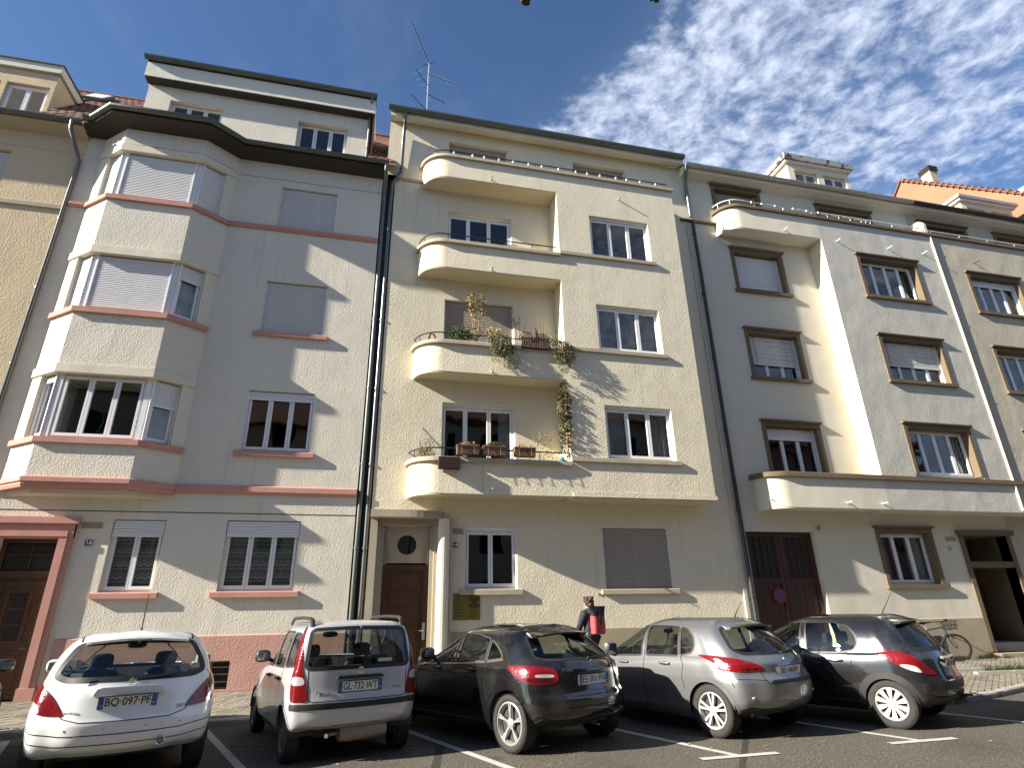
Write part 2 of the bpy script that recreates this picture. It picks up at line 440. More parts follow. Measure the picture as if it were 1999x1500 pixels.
def gutter(bld, path, z, r=.085, mat='zinc_dark', joints=1.6, name='gutter'):
    prof = [(r*math.sin(a), z-r*math.cos(a)*1.15) for a in [i*math.pi/8-math.pi/2 for i in range(9)]]
    prof += [(r*.86*math.sin(a), z-r*.86*math.cos(a)*1.1+.004) for a in [math.pi/2-i*math.pi/8 for i in range(9)]]
    g = MB().sweep(path, prof)
    L = 0.
    for (xa, ya), (xb, yb) in zip(path, path[1:]):
        l = math.hypot(xb-xa, yb-ya); k = max(1, int(l/joints))
        for i in range(k):
            f = (i+.5)/k; px, py = xa+(xb-xa)*f, ya+(yb-ya)*f; dx, dy = (xb-xa)/l*.018, (yb-ya)/l*.018
            pr = [((r+.006)*math.sin(a), z-(r+.006)*math.cos(a)*1.15) for a in [i2*math.pi/8-math.pi/2 for i2 in range(9)]]
            g.sweep([(px-dx, py-dy), (px+dx, py+dy)], pr+[(0, z)])
    return g.build(name, mat, bld, smooth=True)
def downpipe(bld, path, r=.055, mat='zinc_pipe', clips=2.1, wallY=15.):
    m = MB().tube(path, r, 10)
    z = path[-1][2]+.9; x, y = path[-1][0], path[-1][1]; ztop = max(p[2] for p in path if abs(p[0]-x) < .02 and abs(p[1]-y) < .02)
    while z < ztop-.2:
        m.lathe([(r+.004, -.03), (r+.014, -.02), (r+.014, .02), (r+.004, .03)], (x, y, z), 'z', 12)
        m.box(x-.012, x+.012, y, wallY+.01, z-.012, z+.012); z += clips
    return m.build('downpipe', mat, bld, smooth=True, recalc=True)
def qarc(xw, yw, xf, yf, n=10):
    """quarter ellipse from the wall point (xw,yw) out to the front point (xf,yf)"""
    return [(xf-(xf-xw)*math.cos(a), yw-(yw-yf)*math.sin(a)) for a in [i*math.pi/2/n for i in range(n+1)]]
def shell(bld, x0, x1, z1, back=21., mat='interior', floors=(.3, 4.2, 7.45, 10.7, 13.95)):
    """rooms behind the facade: rear wall, party walls, floors"""
    m = MB(); y0 = 15.32
    m.box(x0+.02, x1-.02, back-.1, back, 0, z1); m.box(x0+.02, x0+.12, y0, back-.1, 0, z1); m.box(x1-.12, x1-.02, y0, back-.1, 0, z1)
    xm = (x0+x1)/2+.3; m.box(xm, xm+.1, y0, back-.1, .05, z1-.05)
    for z in floors: m.box(x0+.12, x1-.12, y0+.02, back-.1, z, z+.25) if z < z1 else None
    m.box(x0+.02, x1-.02, y0-.3, back, z1, z1+.2)
    m.build('rooms', mat, bld)
def rail(bld, path, z, r=.018, posts=(), zbase=0., mat='black_iron', name='railing'):
    m = MB().tube([(x, y, z) for x, y in path], r, 8)
    for (x, y) in posts: m.tube([(x, y, zbase), (x, y, z)], r*.6, 6)
    return m.build(name, mat, bld, smooth=True)
def stub(bld, x, y, z, L=.16, dz=.05, dx=0., mat='trim_pale', r=.022):
    m = MB().lathe([(r, 0), (r, 1), (r*.7, 1), (r*.7, .3)], n=10)
    M4 = Vector((dx, -1, -dz)).to_track_quat('Z', 'X').to_matrix().to_4x4() @ Matrix.Diagonal((1, 1, L, 1))
    return MB().add(m, Matrix.Translation((x, y, z)) @ M4).build('overflow_pipe', mat, bld, smooth=True)
def tiles(bld, x0, x1, y0, z0, slope, rows, tw=.21, th=.3, mat='tile_red'):
    """clay tiles, one object each, in courses running up the slope"""
    prof = [(0, 0), (tw*.2, .022), (tw*.5, .03), (tw*.8, .022), (tw, 0)]
    b = MB(); L = th*1.28
    k = len(b.v)
    for (px, ph) in prof: b.v += [(px, 0, ph+.022), (px, L*math.cos(slope), ph+L*math.sin(slope)+.0), (px, 0, ph)]
    for i in range(len(prof)-1):
        a = i*3; b.f += [(a, a+3, a+4, a+1), (a+2, a+5, a+3, a)]
    me = b.mesh('roof_tile', mat)
    for r in range(rows):
        n = int((x1-x0)/tw)
        for i in range(n+1):
            x = x0+i*tw+(tw/2 if r % 2 else 0)
            if x+tw > x1+.06: continue
            o = place(me, 'roof_tile', bld, (x, y0+r*th*math.cos(slope)+rnd.uniform(-.01, .01), z0+r*th*math.sin(slope)+rnd.uniform(-.003, .006)))
def number_plate(bld, x, z, Y, txt, w=.17, h=.15):
    m = MB().box(-w/2, w/2, -.012, 0, -h/2, h/2).mesh('number_plate', 'plate_blue', bevel=.004)
    o = place(m, 'number_plate', bld, (x, Y-.004, z))
    t = place(text_mesh(txt, .135, 'plate_white', .001, bold=.003), 'numeral', o, (0, -.014, 0)); t.rotation_euler.x = math.pi/2
    bo = MB(); bars(bo, -w/2, w/2, -h/2, h/2, .008, -.014, -.0125); bo.build('border', 'plate_white', o)
def street_sign(bld, x, z, Y, w=.42, h=.13):
    o = place(MB().box(-w/2, w/2, -.01, 0, -h/2, h/2).mesh('nameplate', 'sign_grey', bevel=.003), 'nameplate', bld, (x, Y-.003, z))
    b = MB(); bars(b, -w/2+.01, w/2-.01, -h/2+.01, h/2-.01, .008, -.013, -.0105)
    for r, (a, c) in enumerate([(-.11, .13), (-.05, .09)]):
        xx = a
        while xx < c:
            l = rnd.uniform(.012, .03); b.box(xx, xx+l, -.012, -.0105, .012-r*.04, .032-r*.04); xx += l+.008
    b.build('nameplate_letters', 'sign_lines', o)['kind'] = 'stuff'

WY = 15.0
# ================================================================== building 16 (pink trim, polygonal bay)
def building16():
    B = thing('apartment_building', 'cream apartment house with pink trim and a three-sided bay window', 'building', (-4.4, WY, .08), world=True)
    X0, X1, ZT = -8.56, -.43, 14.6
    RW = [(-3.34, -1.69, 2.13, 3.72), (-3.34, -1.69, 5.42, 7.03), (-3.34, -1.69, 8.72, 10.30), (-3.34, -1.69, 12.08, 13.55)]
    GL = (-5.72, -4.64, 2.13, 3.70); DOOR = (-7.85, -6.66, .1, 3.27); BW = (-3.42, -2.82, .14, .70)
    bayholes = [(-7.3, -5.45, a, b) for a, b in ((5.5, 6.9), (8.8, 10.2), (12.2, 13.5))]
    wall_cells(MB(), X0, X1, .0, ZT, WY, RW+[GL, (-7.86, -6.65, 0, 3.28), BW]+bayholes, .32).build('wall', 'render_grey_cream', B, recalc=False)
    # plinth
    wall_cells(MB(), -6.3, X1-.02, .05, 1.2, WY-.03, [BW], .1).poly([(-6.3, WY-.03, 1.2), (X1-.02, WY-.03, 1.2), (X1-.02, WY, 1.225), (-6.3, WY, 1.225)]).build('plinth', 'render_pink', B, recalc=False)
    MB().box(-6.3, X1-.03, WY-.05, WY-.02, .02, .13).build('plinth_foot', 'stone_pink', B)
    b = MB(); bars(b, BW[0], BW[1], BW[2], BW[3], .03, WY+.09, WY+.12)
    for z in (.28, .43, .57): b.box(BW[0]+.03, BW[1]-.03, WY+.085, WY+.1, z-.012, z+.012)
    b.box(BW[0]+.12, BW[0]+.22, WY+.12, WY+.13, BW[2]+.03, BW[3]-.03)
    g = b.build('basement_window', 'sign_grey', B)
    MB().box(BW[0]+.02, BW[1]-.02, WY+.14, WY+.15, BW[2]+.02, BW[3]-.02).build('pane', 'dark_void', g)
    # string courses
    for i, (za, zb) in enumerate(((4.33, 4.53), (11.95, 12.1))):
        MB().extrude_x([(WY-.09, za+.06), (WY-.09, zb-.02), (WY, zb+.02), (WY, za), (WY-.04, za)], -4.55, X1-.02).build('string_course', 'stone_pink', B)
        MB().extrude_x([(WY-.09, za+.06), (WY-.09, zb-.02), (WY, zb+.02), (WY, za), (WY-.04, za)], X0+.02, -8.17).build('string_course', 'stone_pink', B)
    MB().box(X0, X1, WY-.004, WY, 3.868, 3.892).build('wall_groove', 'interior_dark', B)
    MB().box(-4.55, X1, WY-.004, WY, 13.79, 13.81).build('wall_groove', 'sign_grey', B)
    # windows in the right column
    window(B, *RW[0], WY, 3, .1, shut=.0, box_h=.0, sill='stone_pink', out=.09, ov=.12, curtain=[(.0, 1., 'lace')], frame='white_pvc', sill_h=.13).name = 'window'
    for z in range(1): pass
    window(B, *RW[1], WY, 3, .1, shut=.09, slat='slat_white', sill='stone_pink', out=.09, ov=.12, sill_h=.13)
    window(B, *RW[2], WY, 2, .12, shut=.97, slat='slat_grey', sill='stone_pink', out=.09, ov=.12, sill_h=.13, frame='white_pvc')
    window(B, *RW[3], WY, 2, .12, shut=.97, slat='slat_grey')
    window(B, *GL, WY, 2, .1, shut=.0, sill='stone_pink', out=.09, ov=.12, sill_h=.13, curtain=[(.0, 1., 'lace')])
    for (a, b_, c, d) in (RW[0], GL):      # lowered top slats of the ground floor shutters
        me = slat_mesh(b_-a-.04, .062, 'slat_white')
        for k in range(5): place(me, 'shutter_slat', B, (a+.02, WY+.03, d-.02-(k+1)*.062))
        MB().box(a+.02, b_-.02, WY+.015, WY+.05, d-.38, d-.33).build('shutter_rail', 'slat_white', B)
    # ---------------- bay
    JL, FL, FR, JR = (-8.15, WY), (-7.42, 14.42), (-5.38, 14.42), (-4.6, WY)
    P = [JL, FL, FR, JR]
    def inset(d): return [(JL[0]+d*1.2, WY), (FL[0]+d*.42, FL[1]+d), (FR[0]-d*.42, FR[1]+d), (JR[0]-d*1.2, WY)]
    for za, zb in ((4.5, 5.3), (7.2, 8.58), (10.5, 11.96), (13.86, 14.44)):
        MB().prism(P, za, zb).build('bay_spandrel', 'render_grey_cream', B)
    for zh in (6.98, 10.28, 13.6):
        MB().sweep(P, [(.035, zh), (.035, zh+.215), (.0, zh+.225), (-.13, zh+.225), (-.13, zh)]).build('bay_lintel', 'render_smooth_cream', B)
    for za, zb in ((5.28, 5.43), (8.56, 8.72), (11.95, 12.1)):
        MB().sweep(P, [(.0, za), (.075, za), (.075, zb-.02), (-.2, zb+.02), (-.2, za)]).build('bay_sill', 'stone_pink', B)
    MB().sweep(P, [(.0, 4.28), (.02, 4.28), (.05, 4.34), (.05, 4.38), (.085, 4.40), (.085, 4.5), (.0, 4.53), (-.2, 4.53), (-.2, 4.28)]).build('bay_cornice', 'stone_pink', B)
    Q = inset(.17); MB().prism(Q, 4.18, 4.3).build('bay_base', 'render_smooth_cream', B)
    # stucco piers beside the wall in the window storeys
    for za, zb in ((5.43, 6.98), (8.72, 10.28), (12.1, 13.6)):
        for J, F, fr in ((JL, FL, .42), (JR, FR, .3)):
            px, py = J[0]+(F[0]-J[0])*fr, J[1]+(F[1]-J[1])*fr
            dx, dy = F[0]-J[0], F[1]-J[1]; l = math.hypot(dx, dy); nx, ny = -dy/l, dx/l
            if ny < 0: nx, ny = -nx, -ny
            MB().prism([J, (px, py), (px+nx*.2, py+ny*.2), (J[0]+.0, WY+.2)], za, zb).build('bay_pier', 'render_smooth_cream', B)
    def bay_windows(za, zb, front, left, right):
        # front unit
        xa, xb = FL[0]+.14, FR[0]-.14
        window(B, xa, xb, za, zb, 14.42, frame='white_pvc', rev=.16, **front)
        # corner posts
        for F, sgn in ((FL, 1), (FR, -1)):
            m = MB().prism([(F[0]+sgn*.04, 14.55), (F[0]+sgn*.14, 14.55), (F[0]+sgn*.14, 14.66), (F[0]+sgn*.02, 14.68), (F[0]-sgn*.06, 14.64)][::sgn], za, zb)
            m.build('corner_post', 'white_pvc', B)
        # side units
        ang = math.atan2(FL[1]-JL[1], FL[0]-JL[0]); l = math.hypot(FL[0]-JL[0], FL[1]-JL[1])
        ux, uy = math.cos(ang), math.sin(ang)
        o = window(B, JL[0]+ux*l*.42, JL[0]+ux*l*.42+l*.5, za, zb, JL[1]+uy*l*.42, frame='white_pvc', rev=.16, n=1, rot=ang, **left)
        ang = math.atan2(JR[1]-FR[1], JR[0]-FR[0]); l = math.hypot(FR[0]-JR[0], FR[1]-JR[1]); ux, uy = math.cos(ang), math.sin(ang)
        o = window(B, FR[0]+ux*l*.08, FR[0]+ux*l*.08+l*.62, za, zb, FR[1]+uy*l*.08, frame='white_pvc', rev=.16, n=1, rot=ang, **right)
    bay_windows(12.1, 13.6, dict(n=3, shut=.97), dict(shut=.97), dict(shut=.97))
    bay_windows(8.72, 10.28, dict(n=3, shut=.97), dict(shut=.97), dict(shut=.22, curtain=[(.05, .95, 'curtain')]))
    bay_windows(5.43, 6.98, dict(n=3), dict(shut=.06), dict(shut=.36))
    # ---------------- eaves: dark boarded soffit and half-round gutter following the bay
    wallp = [(X0, WY), (-8.15, WY), FL, FR, (-4.6, WY), (X1, WY)]
    outp = [(X0, 14.5), (-8.36, 14.5), (-7.64, 13.9), (-5.16, 13.9), (-4.38, 14.5), (-.27, 14.5)]
    s = MB()
    for i in range(5):
        a, b_, c, d = wallp[i], wallp[i+1], outp[i+1], outp[i]
        s.poly([(*a, 14.36), (*b_, 14.36), (*c, 14.43), (*d, 14.43)]); s.poly([(*d, 14.43), (*c, 14.43), (*c, 14.6), (*d, 14.6)]); s.poly([(*a, 14.64), (*b_, 14.64), (*c, 14.6), (*d, 14.6)])
    s.build('soffit', 'soffit_dark', B, recalc=False)
    gutter(B, [(x, y-.07) for x, y in outp], 14.58, .085)
    # ---------------- set-back attic
    AY = 15.2
    A1, A2 = (-6.93, -5.42, 15.28, 16.40), (-3.2, -1.66, 15.28, 16.38)
    wall_cells(MB(), -7.6, -.96, 14.5, 17.0, AY, [A1, A2], .25).build('attic_wall', 'render_grey_cream', B, recalc=False)
    MB().poly([(-7.6, AY, 14.5), (-7.6, AY, 17), (-7.6, 19, 17), (-7.6, 19, 14.5)]).build('attic_side_wall', 'render_grey_cream', B, recalc=False); MB().poly([(-.96, AY, 14.5), (-.96, 19, 14.5), (-.96, 19, 17), (-.96, AY, 17)]).build('attic_side_wall', 'render_grey_cream', B, recalc=False)
    window(B, *A1, AY, 3, .16, frame='painted_wood_white'); window(B, *A2, AY, 3, .16, frame='painted_wood_white')
    MB().extrude_x([(14.92, 16.95), (14.92, 17.5), (19.2, 17.6), (19.2, 16.98), (14.97, 16.95), ], -7.68, -.86).build('attic_fascia', 'trim_pale', B)
    MB().box(-7.66, -.9, 14.95, AY+.01, 16.9, 16.948).build('attic_soffit', 'soffit_dark', B)
    MB().box(-.895, -.84, 14.96, 19, 14.7, 16.94).build('attic_side_board', 'wood_brown', B)
    gutter(B, [(-7.75, 14.84), (-.82, 14.84)], 17.64, .1); MB().box(-7.7, -.84, 14.93, 15.2, 17.5, 17.66).build('attic_roof_edge', 'zinc_dark', B)
    downpipe(B, [(-.98, 14.86, 17.55), (-.98, 14.9, 17.45), (-1.0, 15.12, 17.0), (-1.0, 15.13, 14.7)], .045, wallY=AY)
    # main roof slope behind
    MB().poly([(X0, 14.55, 14.60), (-7.62, 14.55, 14.60), (-7.62, 17.83, 18.8), (X0, 17.83, 18.8)]).poly([(-.95, 14.55, 14.60), (-.06, 14.55, 14.60), (-.06, 17.83, 18.8), (-.95, 17.83, 18.8)]).poly([(-7.62, 16.9, 17.6), (-.95, 16.9, 17.6), (-.95, 17.83, 18.8), (-7.62, 17.83, 18.8)]).poly([(X0, 17.83, 18.8), (-.06, 17.83, 18.8), (-.06, 21.2, 14.6), (X0, 21.2, 14.6)]).build('roof', 'tile_red', B)
    tiles(B, -.94, -.07, 14.72, 14.83, R_(52), 17)
    tiles(B, X0, -7.62, 14.72, 14.83, R_(52), 17)
    MB().tube([(X0, 17.84, 18.82), (-.06, 17.84, 18.82)], .1, 8).build('ridge', 'tile_red', B)
    # downpipes at the party line (this house's is the inner one)
    downpipe(B, [(-.34, 14.43, 14.48), (-.34, 14.45, 14.3), (-.34, 14.8, 13.98), (-.34, 15.0, 13.8), (-.34, 15.03, 13.6), (-.34, 15.03, .1)], .058, 'zinc_dark', wallY=15.15)
    # ---------------- entrance
    fr = MB()
    for (a, b_, y) in ((-8.12, -7.87, 0), (-6.68, -6.42, 0)):
        fr.box(a, b_, WY-.07, WY+.0, .3, 3.58); fr.box(a+(.1 if a < -7.5 else 0), b_-(0 if a < -7.5 else .1), WY-.1, WY-.07, .32, 3.42)
        fr.box(a-.03, b_+.03, WY-.13, WY+.0, .05, .32)
    fr.box(-8.12, -6.42, WY-.085, WY+.0, 3.27, 3.58); fr.box(-8.2, -6.36, WY-.14, WY, 3.58, 3.72)
    fr.box(-8.02, -6.52, WY-.115, WY-.085, 3.30, 3.42)
    fr.build('door_surround', 'stone_pink', B)
    d = MB(); bars(d, -7.85, -6.66, .1, 3.27, .09, WY+.2, WY+.28)
    d.box(-7.76, -6.75, WY+.17, WY+.28, 2.46, 2.6); d.box(-7.76, -6.75, WY+.24, WY+.27, .1, 2.46)
    bars(d, -7.7, -6.82, .2, 2.38, .07, WY+.215, WY+.24); bars(d, -7.5, -7.02, 1.15, 2.2, .05, WY+.2, WY+.24); bars(d, -7.55, -6.97, .3, 1.0, .05, WY+.22, WY+.24)
    for z in (1.5, 1.83): d.box(-7.45, -7.07, WY+.215, WY+.24, z-.02, z+.02)
    D = d.build('door', 'wood_brown', B)
    MB().box(-7.38, -7.14, WY+.225, WY+.236, 1.22, 2.13).build('pane', 'dark_void', D)
    MB().box(-7.74, -6.77, WY+.235, WY+.24, 2.62, 3.16).build('pane', 'dark_void', D)
    b = MB(); b.box(-7.27, -7.24, WY+.21, WY+.235, 2.62, 3.16); b.box(-7.74, -6.77, WY+.21, WY+.235, 2.93, 2.95); b.build('glazing_bar', 'wood_brown', D)
    MB().tube([(-6.86, WY+.2, 1.05), (-6.86, WY+.14, 1.05), (-6.97, WY+.14, 1.05)], .012).build('handle', 'brass', D)
    number_plate(B, -6.11, 3.18, WY, '16'); street_sign(B, -6.13, 3.56, WY)
    # small meter cabinets beside the door
    c = MB().box(-6.22, -5.75, WY-.09, WY-.03, .48, .82).build('meter_box', 'sign_grey', B, bevel=.008)
    sc = MB()
    for k in range(9):
        x = -6.18+k*.045; sc.tube([(x, WY-.093, .55+rnd.random()*.08), (x+.03, WY-.093, .62+rnd.random()*.12), (x+.05, WY-.093, .55+rnd.random()*.1)], .006, 4)
    sc.build('graffiti', 'plate_black', c)['kind'] = 'stuff'
    MB().box(-6.26, -5.8, WY-.1, WY-.03, .16, .46).build('meter_box', 'sign_grey', B, bevel=.008)
    shell(B, X0, X1, 14.4, floors=(.2, 4.0, 7.4, 10.7))
building16()

# ================================================================== building 18 (ochre, at the left edge)
def building18():
    B = thing('apartment_building', 'ochre house at the left edge with a white-edged dormer above its gutter', 'building', (-13, WY, .08), world=True)
    X0, X1 = -18., -8.56
    wn = [(-11.9, -10.27, 12.1, 13.54), (-11.9, -10.27, 8.8, 10.3), (-11.9, -10.27, 5.5, 7.)]
    wall_cells(MB(), X0, X1, 0, 14.4, WY, wn, .3).build('wall', 'render_ochre', B, recalc=False)
    for a in wn: window(B, *a, WY, 2, .14, shut=.97, slat='slat_grey')
    MB().extrude_x([(WY-.05, 11.82), (WY-.05, 11.94), (WY, 11.98), (WY, 11.8)], X0, X1-.03).build('string_course', 'stone_sand', B)
    MB().box(X0, X1, WY-.004, WY, 13.72, 13.74).build('wall_groove', 'stone_sand', B)
    MB().poly([(X0, WY, 14.24), (X1-.02, WY, 14.24), (X1-.02, 14.58, 14.36), (X0, 14.58, 14.36)]).poly([(X0, 14.58, 14.36), (X1-.02, 14.58, 14.36), (X1-.02, 14.58, 14.5), (X0, 14.58, 14.5)]).build('soffit', 'stone_sand', B, recalc=False)
    gutter(B, [(X0, 14.5), (X1-.02, 14.5)], 14.46, .085)
    downpipe(B, [(-8.82, 14.47, 14.42), (-8.82, 14.49, 14.25), (-8.8, 14.5, 14.1), (-8.66, 14.86, 13.6), (-8.63, 14.95, 13.45), (-8.63, 14.96, .1)], .05)
    # dormer
    wd = (-11.16, -10.07, 15.05, 16.13)
    wall_cells(MB(), -12.4, -9.96, 14.5, 16.65, 15.2, [wd, (-12.3, -11.3, 15.05, 16.13)], .2).poly([(-9.96, 15.2, 14.5), (-9.96, 18, 14.5), (-9.96, 18, 16.65), (-9.96, 15.2, 16.65)]).build('dormer_wall', 'render_ochre', B, recalc=False)
    window(B, *wd, 15.2, 2, .1); window(B, -12.3, -11.3, 15.05, 16.13, 15.2, 2, .1)
    MB().box(-12.5, -9.93, 15.17, 18, 16.62, 16.66).build('dormer_soffit', 'stone_sand', B)
    r = MB(); r.box(-12.6, -9.9, 15.12, 18.4, 16.66, 16.93); r.build('dormer_fascia', 'trim_pale', B)
    MB().box(-12.65, -9.86, 15.08, 18.45, 16.932, 16.97).build('dormer_roof', 'zinc_dark', B)
    MB().poly([(-9.95, 14.6, 14.50), (X1, 14.6, 14.50), (X1, 17.83, 18.63), (-9.95, 17.83, 18.63)]).poly([(X0, 16.55, 16.99), (-9.95, 16.55, 16.99), (-9.95, 17.83, 18.63), (X0, 17.83, 18.63)]).poly([(X0, 17.83, 18.63), (X1, 17.83, 18.63), (X1, 21.2, 14.6), (X0, 21.2, 14.6)]).build('roof', 'tile_red', B)
    tiles(B, -9.9, X1, 14.72, 14.70, R_(52), 17); tiles(B, -11.6, -9.9, 14.72+11*.3*math.cos(R_(52)), 14.70+11*.3*math.sin(R_(52)), R_(52), 6)
    MB().tube([(X0, 17.84, 18.66), (X1, 17.84, 18.66)], .1, 8).build('ridge', 'tile_red', B)
    # snow guard along the eaves, roof light
    g = MB(); x = -9.9
    while x < X1-.05: g.box(x, x+.012, 14.78, 14.79, 14.55, 14.82); x += .09
    g.box(-9.9, X1, 14.78, 14.79, 14.82, 14.835); g.box(-9.9, X1, 14.78, 14.79, 14.6, 14.615); g.build('snow_guard', 'soffit_dark', B)
    s = math.radians(52); f = MB().box(0, .62, 0, .9, 0, .09).mesh('roof_light', 'zinc_dark')
    o = place(f, 'roof_light', B, (-10.15, 16.75, 17.38)); o.rotation_euler.x = s
    MB().box(.06, .56, .06, .84, .09, .1).build('pane', 'lamp_glass', o)
    shell(B, X0, X1, 14.3, floors=(4, 7.4, 10.7))
building18()

# ================================================================== building 14 (rounded balconies)
def balcony_set(B, items, mat, cop, Y0=15., th=.13, soff='concrete_soffit'):
    for (xw, xf, x1, yf, z0, z1, copz, endmode) in items:
        path = qarc(xw, Y0, xf, yf)+[(x1, yf)]
        MB().sweep(path, [(0, z0), (0, z1), (-th, z1), (-th, z0)]).build('balcony_parapet', mat, B, smooth=True, recalc=True)
        ov = .085
        MB().sweep(path, [(ov, z1), (ov, copz-.015), (ov-.015, copz), (-th-.03, copz), (-th-.03, z1)]).build('balcony_coping', cop, B, smooth=True)
        inner = [(x+(.0), y) for x, y in path]
        slab = [(p[0]+.006, p[1]+.008) if i < len(path)-1 else (p[0], p[1]+.008) for i, p in enumerate(inner)]+[(x1, Y0)]
        MB().prism(slab, z0+.015, z0+.2).build('balcony_slab', soff, B)
        MB().sweep(path, [(-.012, z0-.035), (-.012, z0+.01), (-.1, z0+.01), (-.1, z0-.035)]).build('balcony_drip', soff, B, smooth=True)
def building14():
    B = thing('apartment_building', 'yellowish cream apartment house with stacked rounded balconies and a round door light', 'building', (4.9, WY, .08), world=True)
    X0, X1, F = -.05, 10.14, 14.26
    GL, GR = (2.33, 3.69, 2.13, 3.67), (6.07, 8.04, 2.1, 3.67)
    D = (.13, 1.63, .08, 3.86)
    LW = [(1.65, 3.7, 4.7, 7.02), (1.63, 3.73, 8.0, 10.27), (1.66, 3.71, 11.3, 13.5)]
    TW = [(1.62, 3.63, 14.6, 16.34), (5.98, 7.97, 14.6, 16.30)]
    bayh = [(6.2, 8.1, a, b) for a, b in ((5.5, 6.9), (8.8, 10.1), (12., 13.4))]
    wall_cells(MB(), X0, X1, .0, 16.82, WY, [GL, GR, D]+LW+TW+bayh, .32).poly([(-.33, WY, 14.6), (X0, WY, 14.6), (X0, WY, 16.82), (-.33, WY, 16.82)]).build('wall', 'render_yellow_cream', B, recalc=False)
    MB().box(2.0, X1-.02, WY-.025, WY, .0, 1.15).build('plinth', 'stone_plinth', B)
    MB().extrude_x([(WY-.05, 14.42), (WY-.05, 14.5), (WY, 14.55), (WY, 14.4)], X0, .84).build('string_course', 'stone_sand', B)
    # ground floor windows
    window(B, *GL, WY, 2, .12, sill='stone_sand', ov=.12, out=.08, sill_h=.14, box_h=.1)
    window(B, *GR, WY, 2, .1, shut=.97, slat='slat_taupe', sill='stone_sand', ov=.12, out=.08, sill_h=.13)
    # balcony doors
    for k, h in enumerate(LW):
        if k == 1: window(B, *h, WY, 3, .15, ratios=[.66, .72, .72], mull=(1,), shut=.78, slat='slat_taupe', name='balcony_door')
        elif k == 0: window(B, *h, WY, 3, .15, ratios=[.66, .72, .72], mull=(1,), box_h=.07, curtain=[(.8, 1., 'curtain')], name='balcony_door')
        else: window(B, *h, WY, 3, .15, ratios=[.66, .72, .72], mull=(1,), box_h=.06, name='balcony_door')
    window(B, *TW[0], WY, 3, .2, ratios=[.66, .72, .72], mull=(1,), shut=.3, slat='slat_taupe', name='balcony_door')
    window(B, *TW[1], WY, 3, .2, shut=.95, slat='slat_taupe', name='balcony_door')
    # bay
    BWN = [(6.12, 8.17, 5.43, 6.97), (6.12, 8.17, 8.70, 10.21), (6.12, 8.17, 11.94, 13.48)]
    m = wall_cells(MB(), 5.05, 9.22, 4.48, 14.95, F, BWN, .3)
    m.poly([(5.05, F, 4.48), (5.05, F, 14.95), (5.05, WY, 14.95), (5.05, WY, 4.48)]).poly([(9.22, F, 4.48), (9.22, WY, 4.48), (9.22, WY, 14.95), (9.22, F, 14.95)])
    m.poly([(5.05, F+.3, 14.2), (9.22, F+.3, 14.2), (9.22, WY, 14.2), (5.05, WY, 14.2)])
    m.poly([(5.05, F+.13, 14.2), (9.22, F+.13, 14.2), (9.22, F+.13, 14.95), (5.05, F+.13, 14.95)])
    m.build('bay_wall', 'render_yellow_cream', B, recalc=False)
    MB().box(5.06, 9.26, F-.03, WY, 4.36, 4.47).build('bay_base', 'render_yellow_cream', B)
    MB().box(5.0, 9.12, F+.06, WY, 4.33, 4.36).build('bay_soffit', 'concrete_soffit', B)
    window(B, *BWN[0], F, 3, .13, box_h=.06, curtain=[(.0, .33, 'curtain'), (.72, 1., 'curtain')])
    window(B, *BWN[1], F, 3, .13, box_h=.05)
    window(B, *BWN[2], F, 3, .13, box_h=.05)
    # a blind drawn inside on the second floor
    bl = MB()
    for k in range(26): bl.extrude_x([(14.5, 10.1-k*.05), (14.51, 10.06-k*.05), (14.515, 10.06-k*.05), (14.505, 10.1-k*.05)], 6.2, 8.1)
    bl.build('blind', 'slat_taupe', B)
    for z in (5.32, 8.59, 11.86): MB().extrude_x([(F-.075, z-.02), (F-.075, z+.085), (F+.1, z+.11), (F+.1, z-.02)], 5.055, 8.28).build('sill', 'stone_sand', B)
    # balconies
    balcony_set(B, [(.80, 1.56, 5.05, F, 4.36, 5.17, 5.28, 0), (.80, 1.56, 5.05, F, 7.65, 8.46, 8.57, 0), (.80, 1.56, 5.05, F, 10.93, 11.75, 11.86, 0), (.80, 1.56, 5.045, F, 14.22, 14.96, 15.07, 0)], 'render_yellow_cream', 'stone_sand')
    MB().sweep([(5.046, F), (9.26, F)], [(.085, 14.955), (.085, 15.055), (.07, 15.07), (-.16, 15.07), (-.16, 14.955)]).build('balcony_coping', 'stone_sand', B)
    for i, zc in enumerate((5.28, 8.57, 11.86)):
        p = [(x+.02, y+.07) for x, y in qarc(.78, 15.02, 1.47, F-.02)]+[(5.05, F+.05)]
        posts = [(p[4][0], p[4][1])]+[(x, F+.05) for x in (1.6, 2.5, 3.35, 4.2)]
        rail(B, p, zc+.25, .018, posts, zc)
    p = [(x+.02, y+.07) for x, y in qarc(.78, 15.02, 1.47, F-.02)]+[(9.1, F+.05)]
    rail(B, p, 15.07+.22, .018, [(p[4][0], p[4][1])]+[(x, F+.05) for x in (1.6, 3, 4.4, 5.8, 7.2, 8.6, 9.1)], 15.07)
    for x, z in ((2.9, 14.32), (2.9, 10.99), (2.9, 7.72), (2.9, 4.5), (7.2, 14.28)): stub(B, x, F, z, .16, .12, dx=.0, mat='stone_sand')
    # door with canopy
    c = MB(); path = [(-.06, 14.66), (.9, 14.66)]+[(.9+.86*math.sin(a), 15-.34*math.cos(a)) for a in [i*math.pi/2/8 for i in range(1, 9)]]
    MB().prism(path+[(-.06, 15.0)], 3.82, 4.0).build('canopy', 'stone_sand', B)
    s = MB(); s.box(-.04, .13, WY-.1, WY+.25, .08, 3.82); s.box(.13, .22, WY-.02, WY+.28, .08, 3.7); s.box(.22, .31, WY+.06, WY+.28, .08, 3.66)
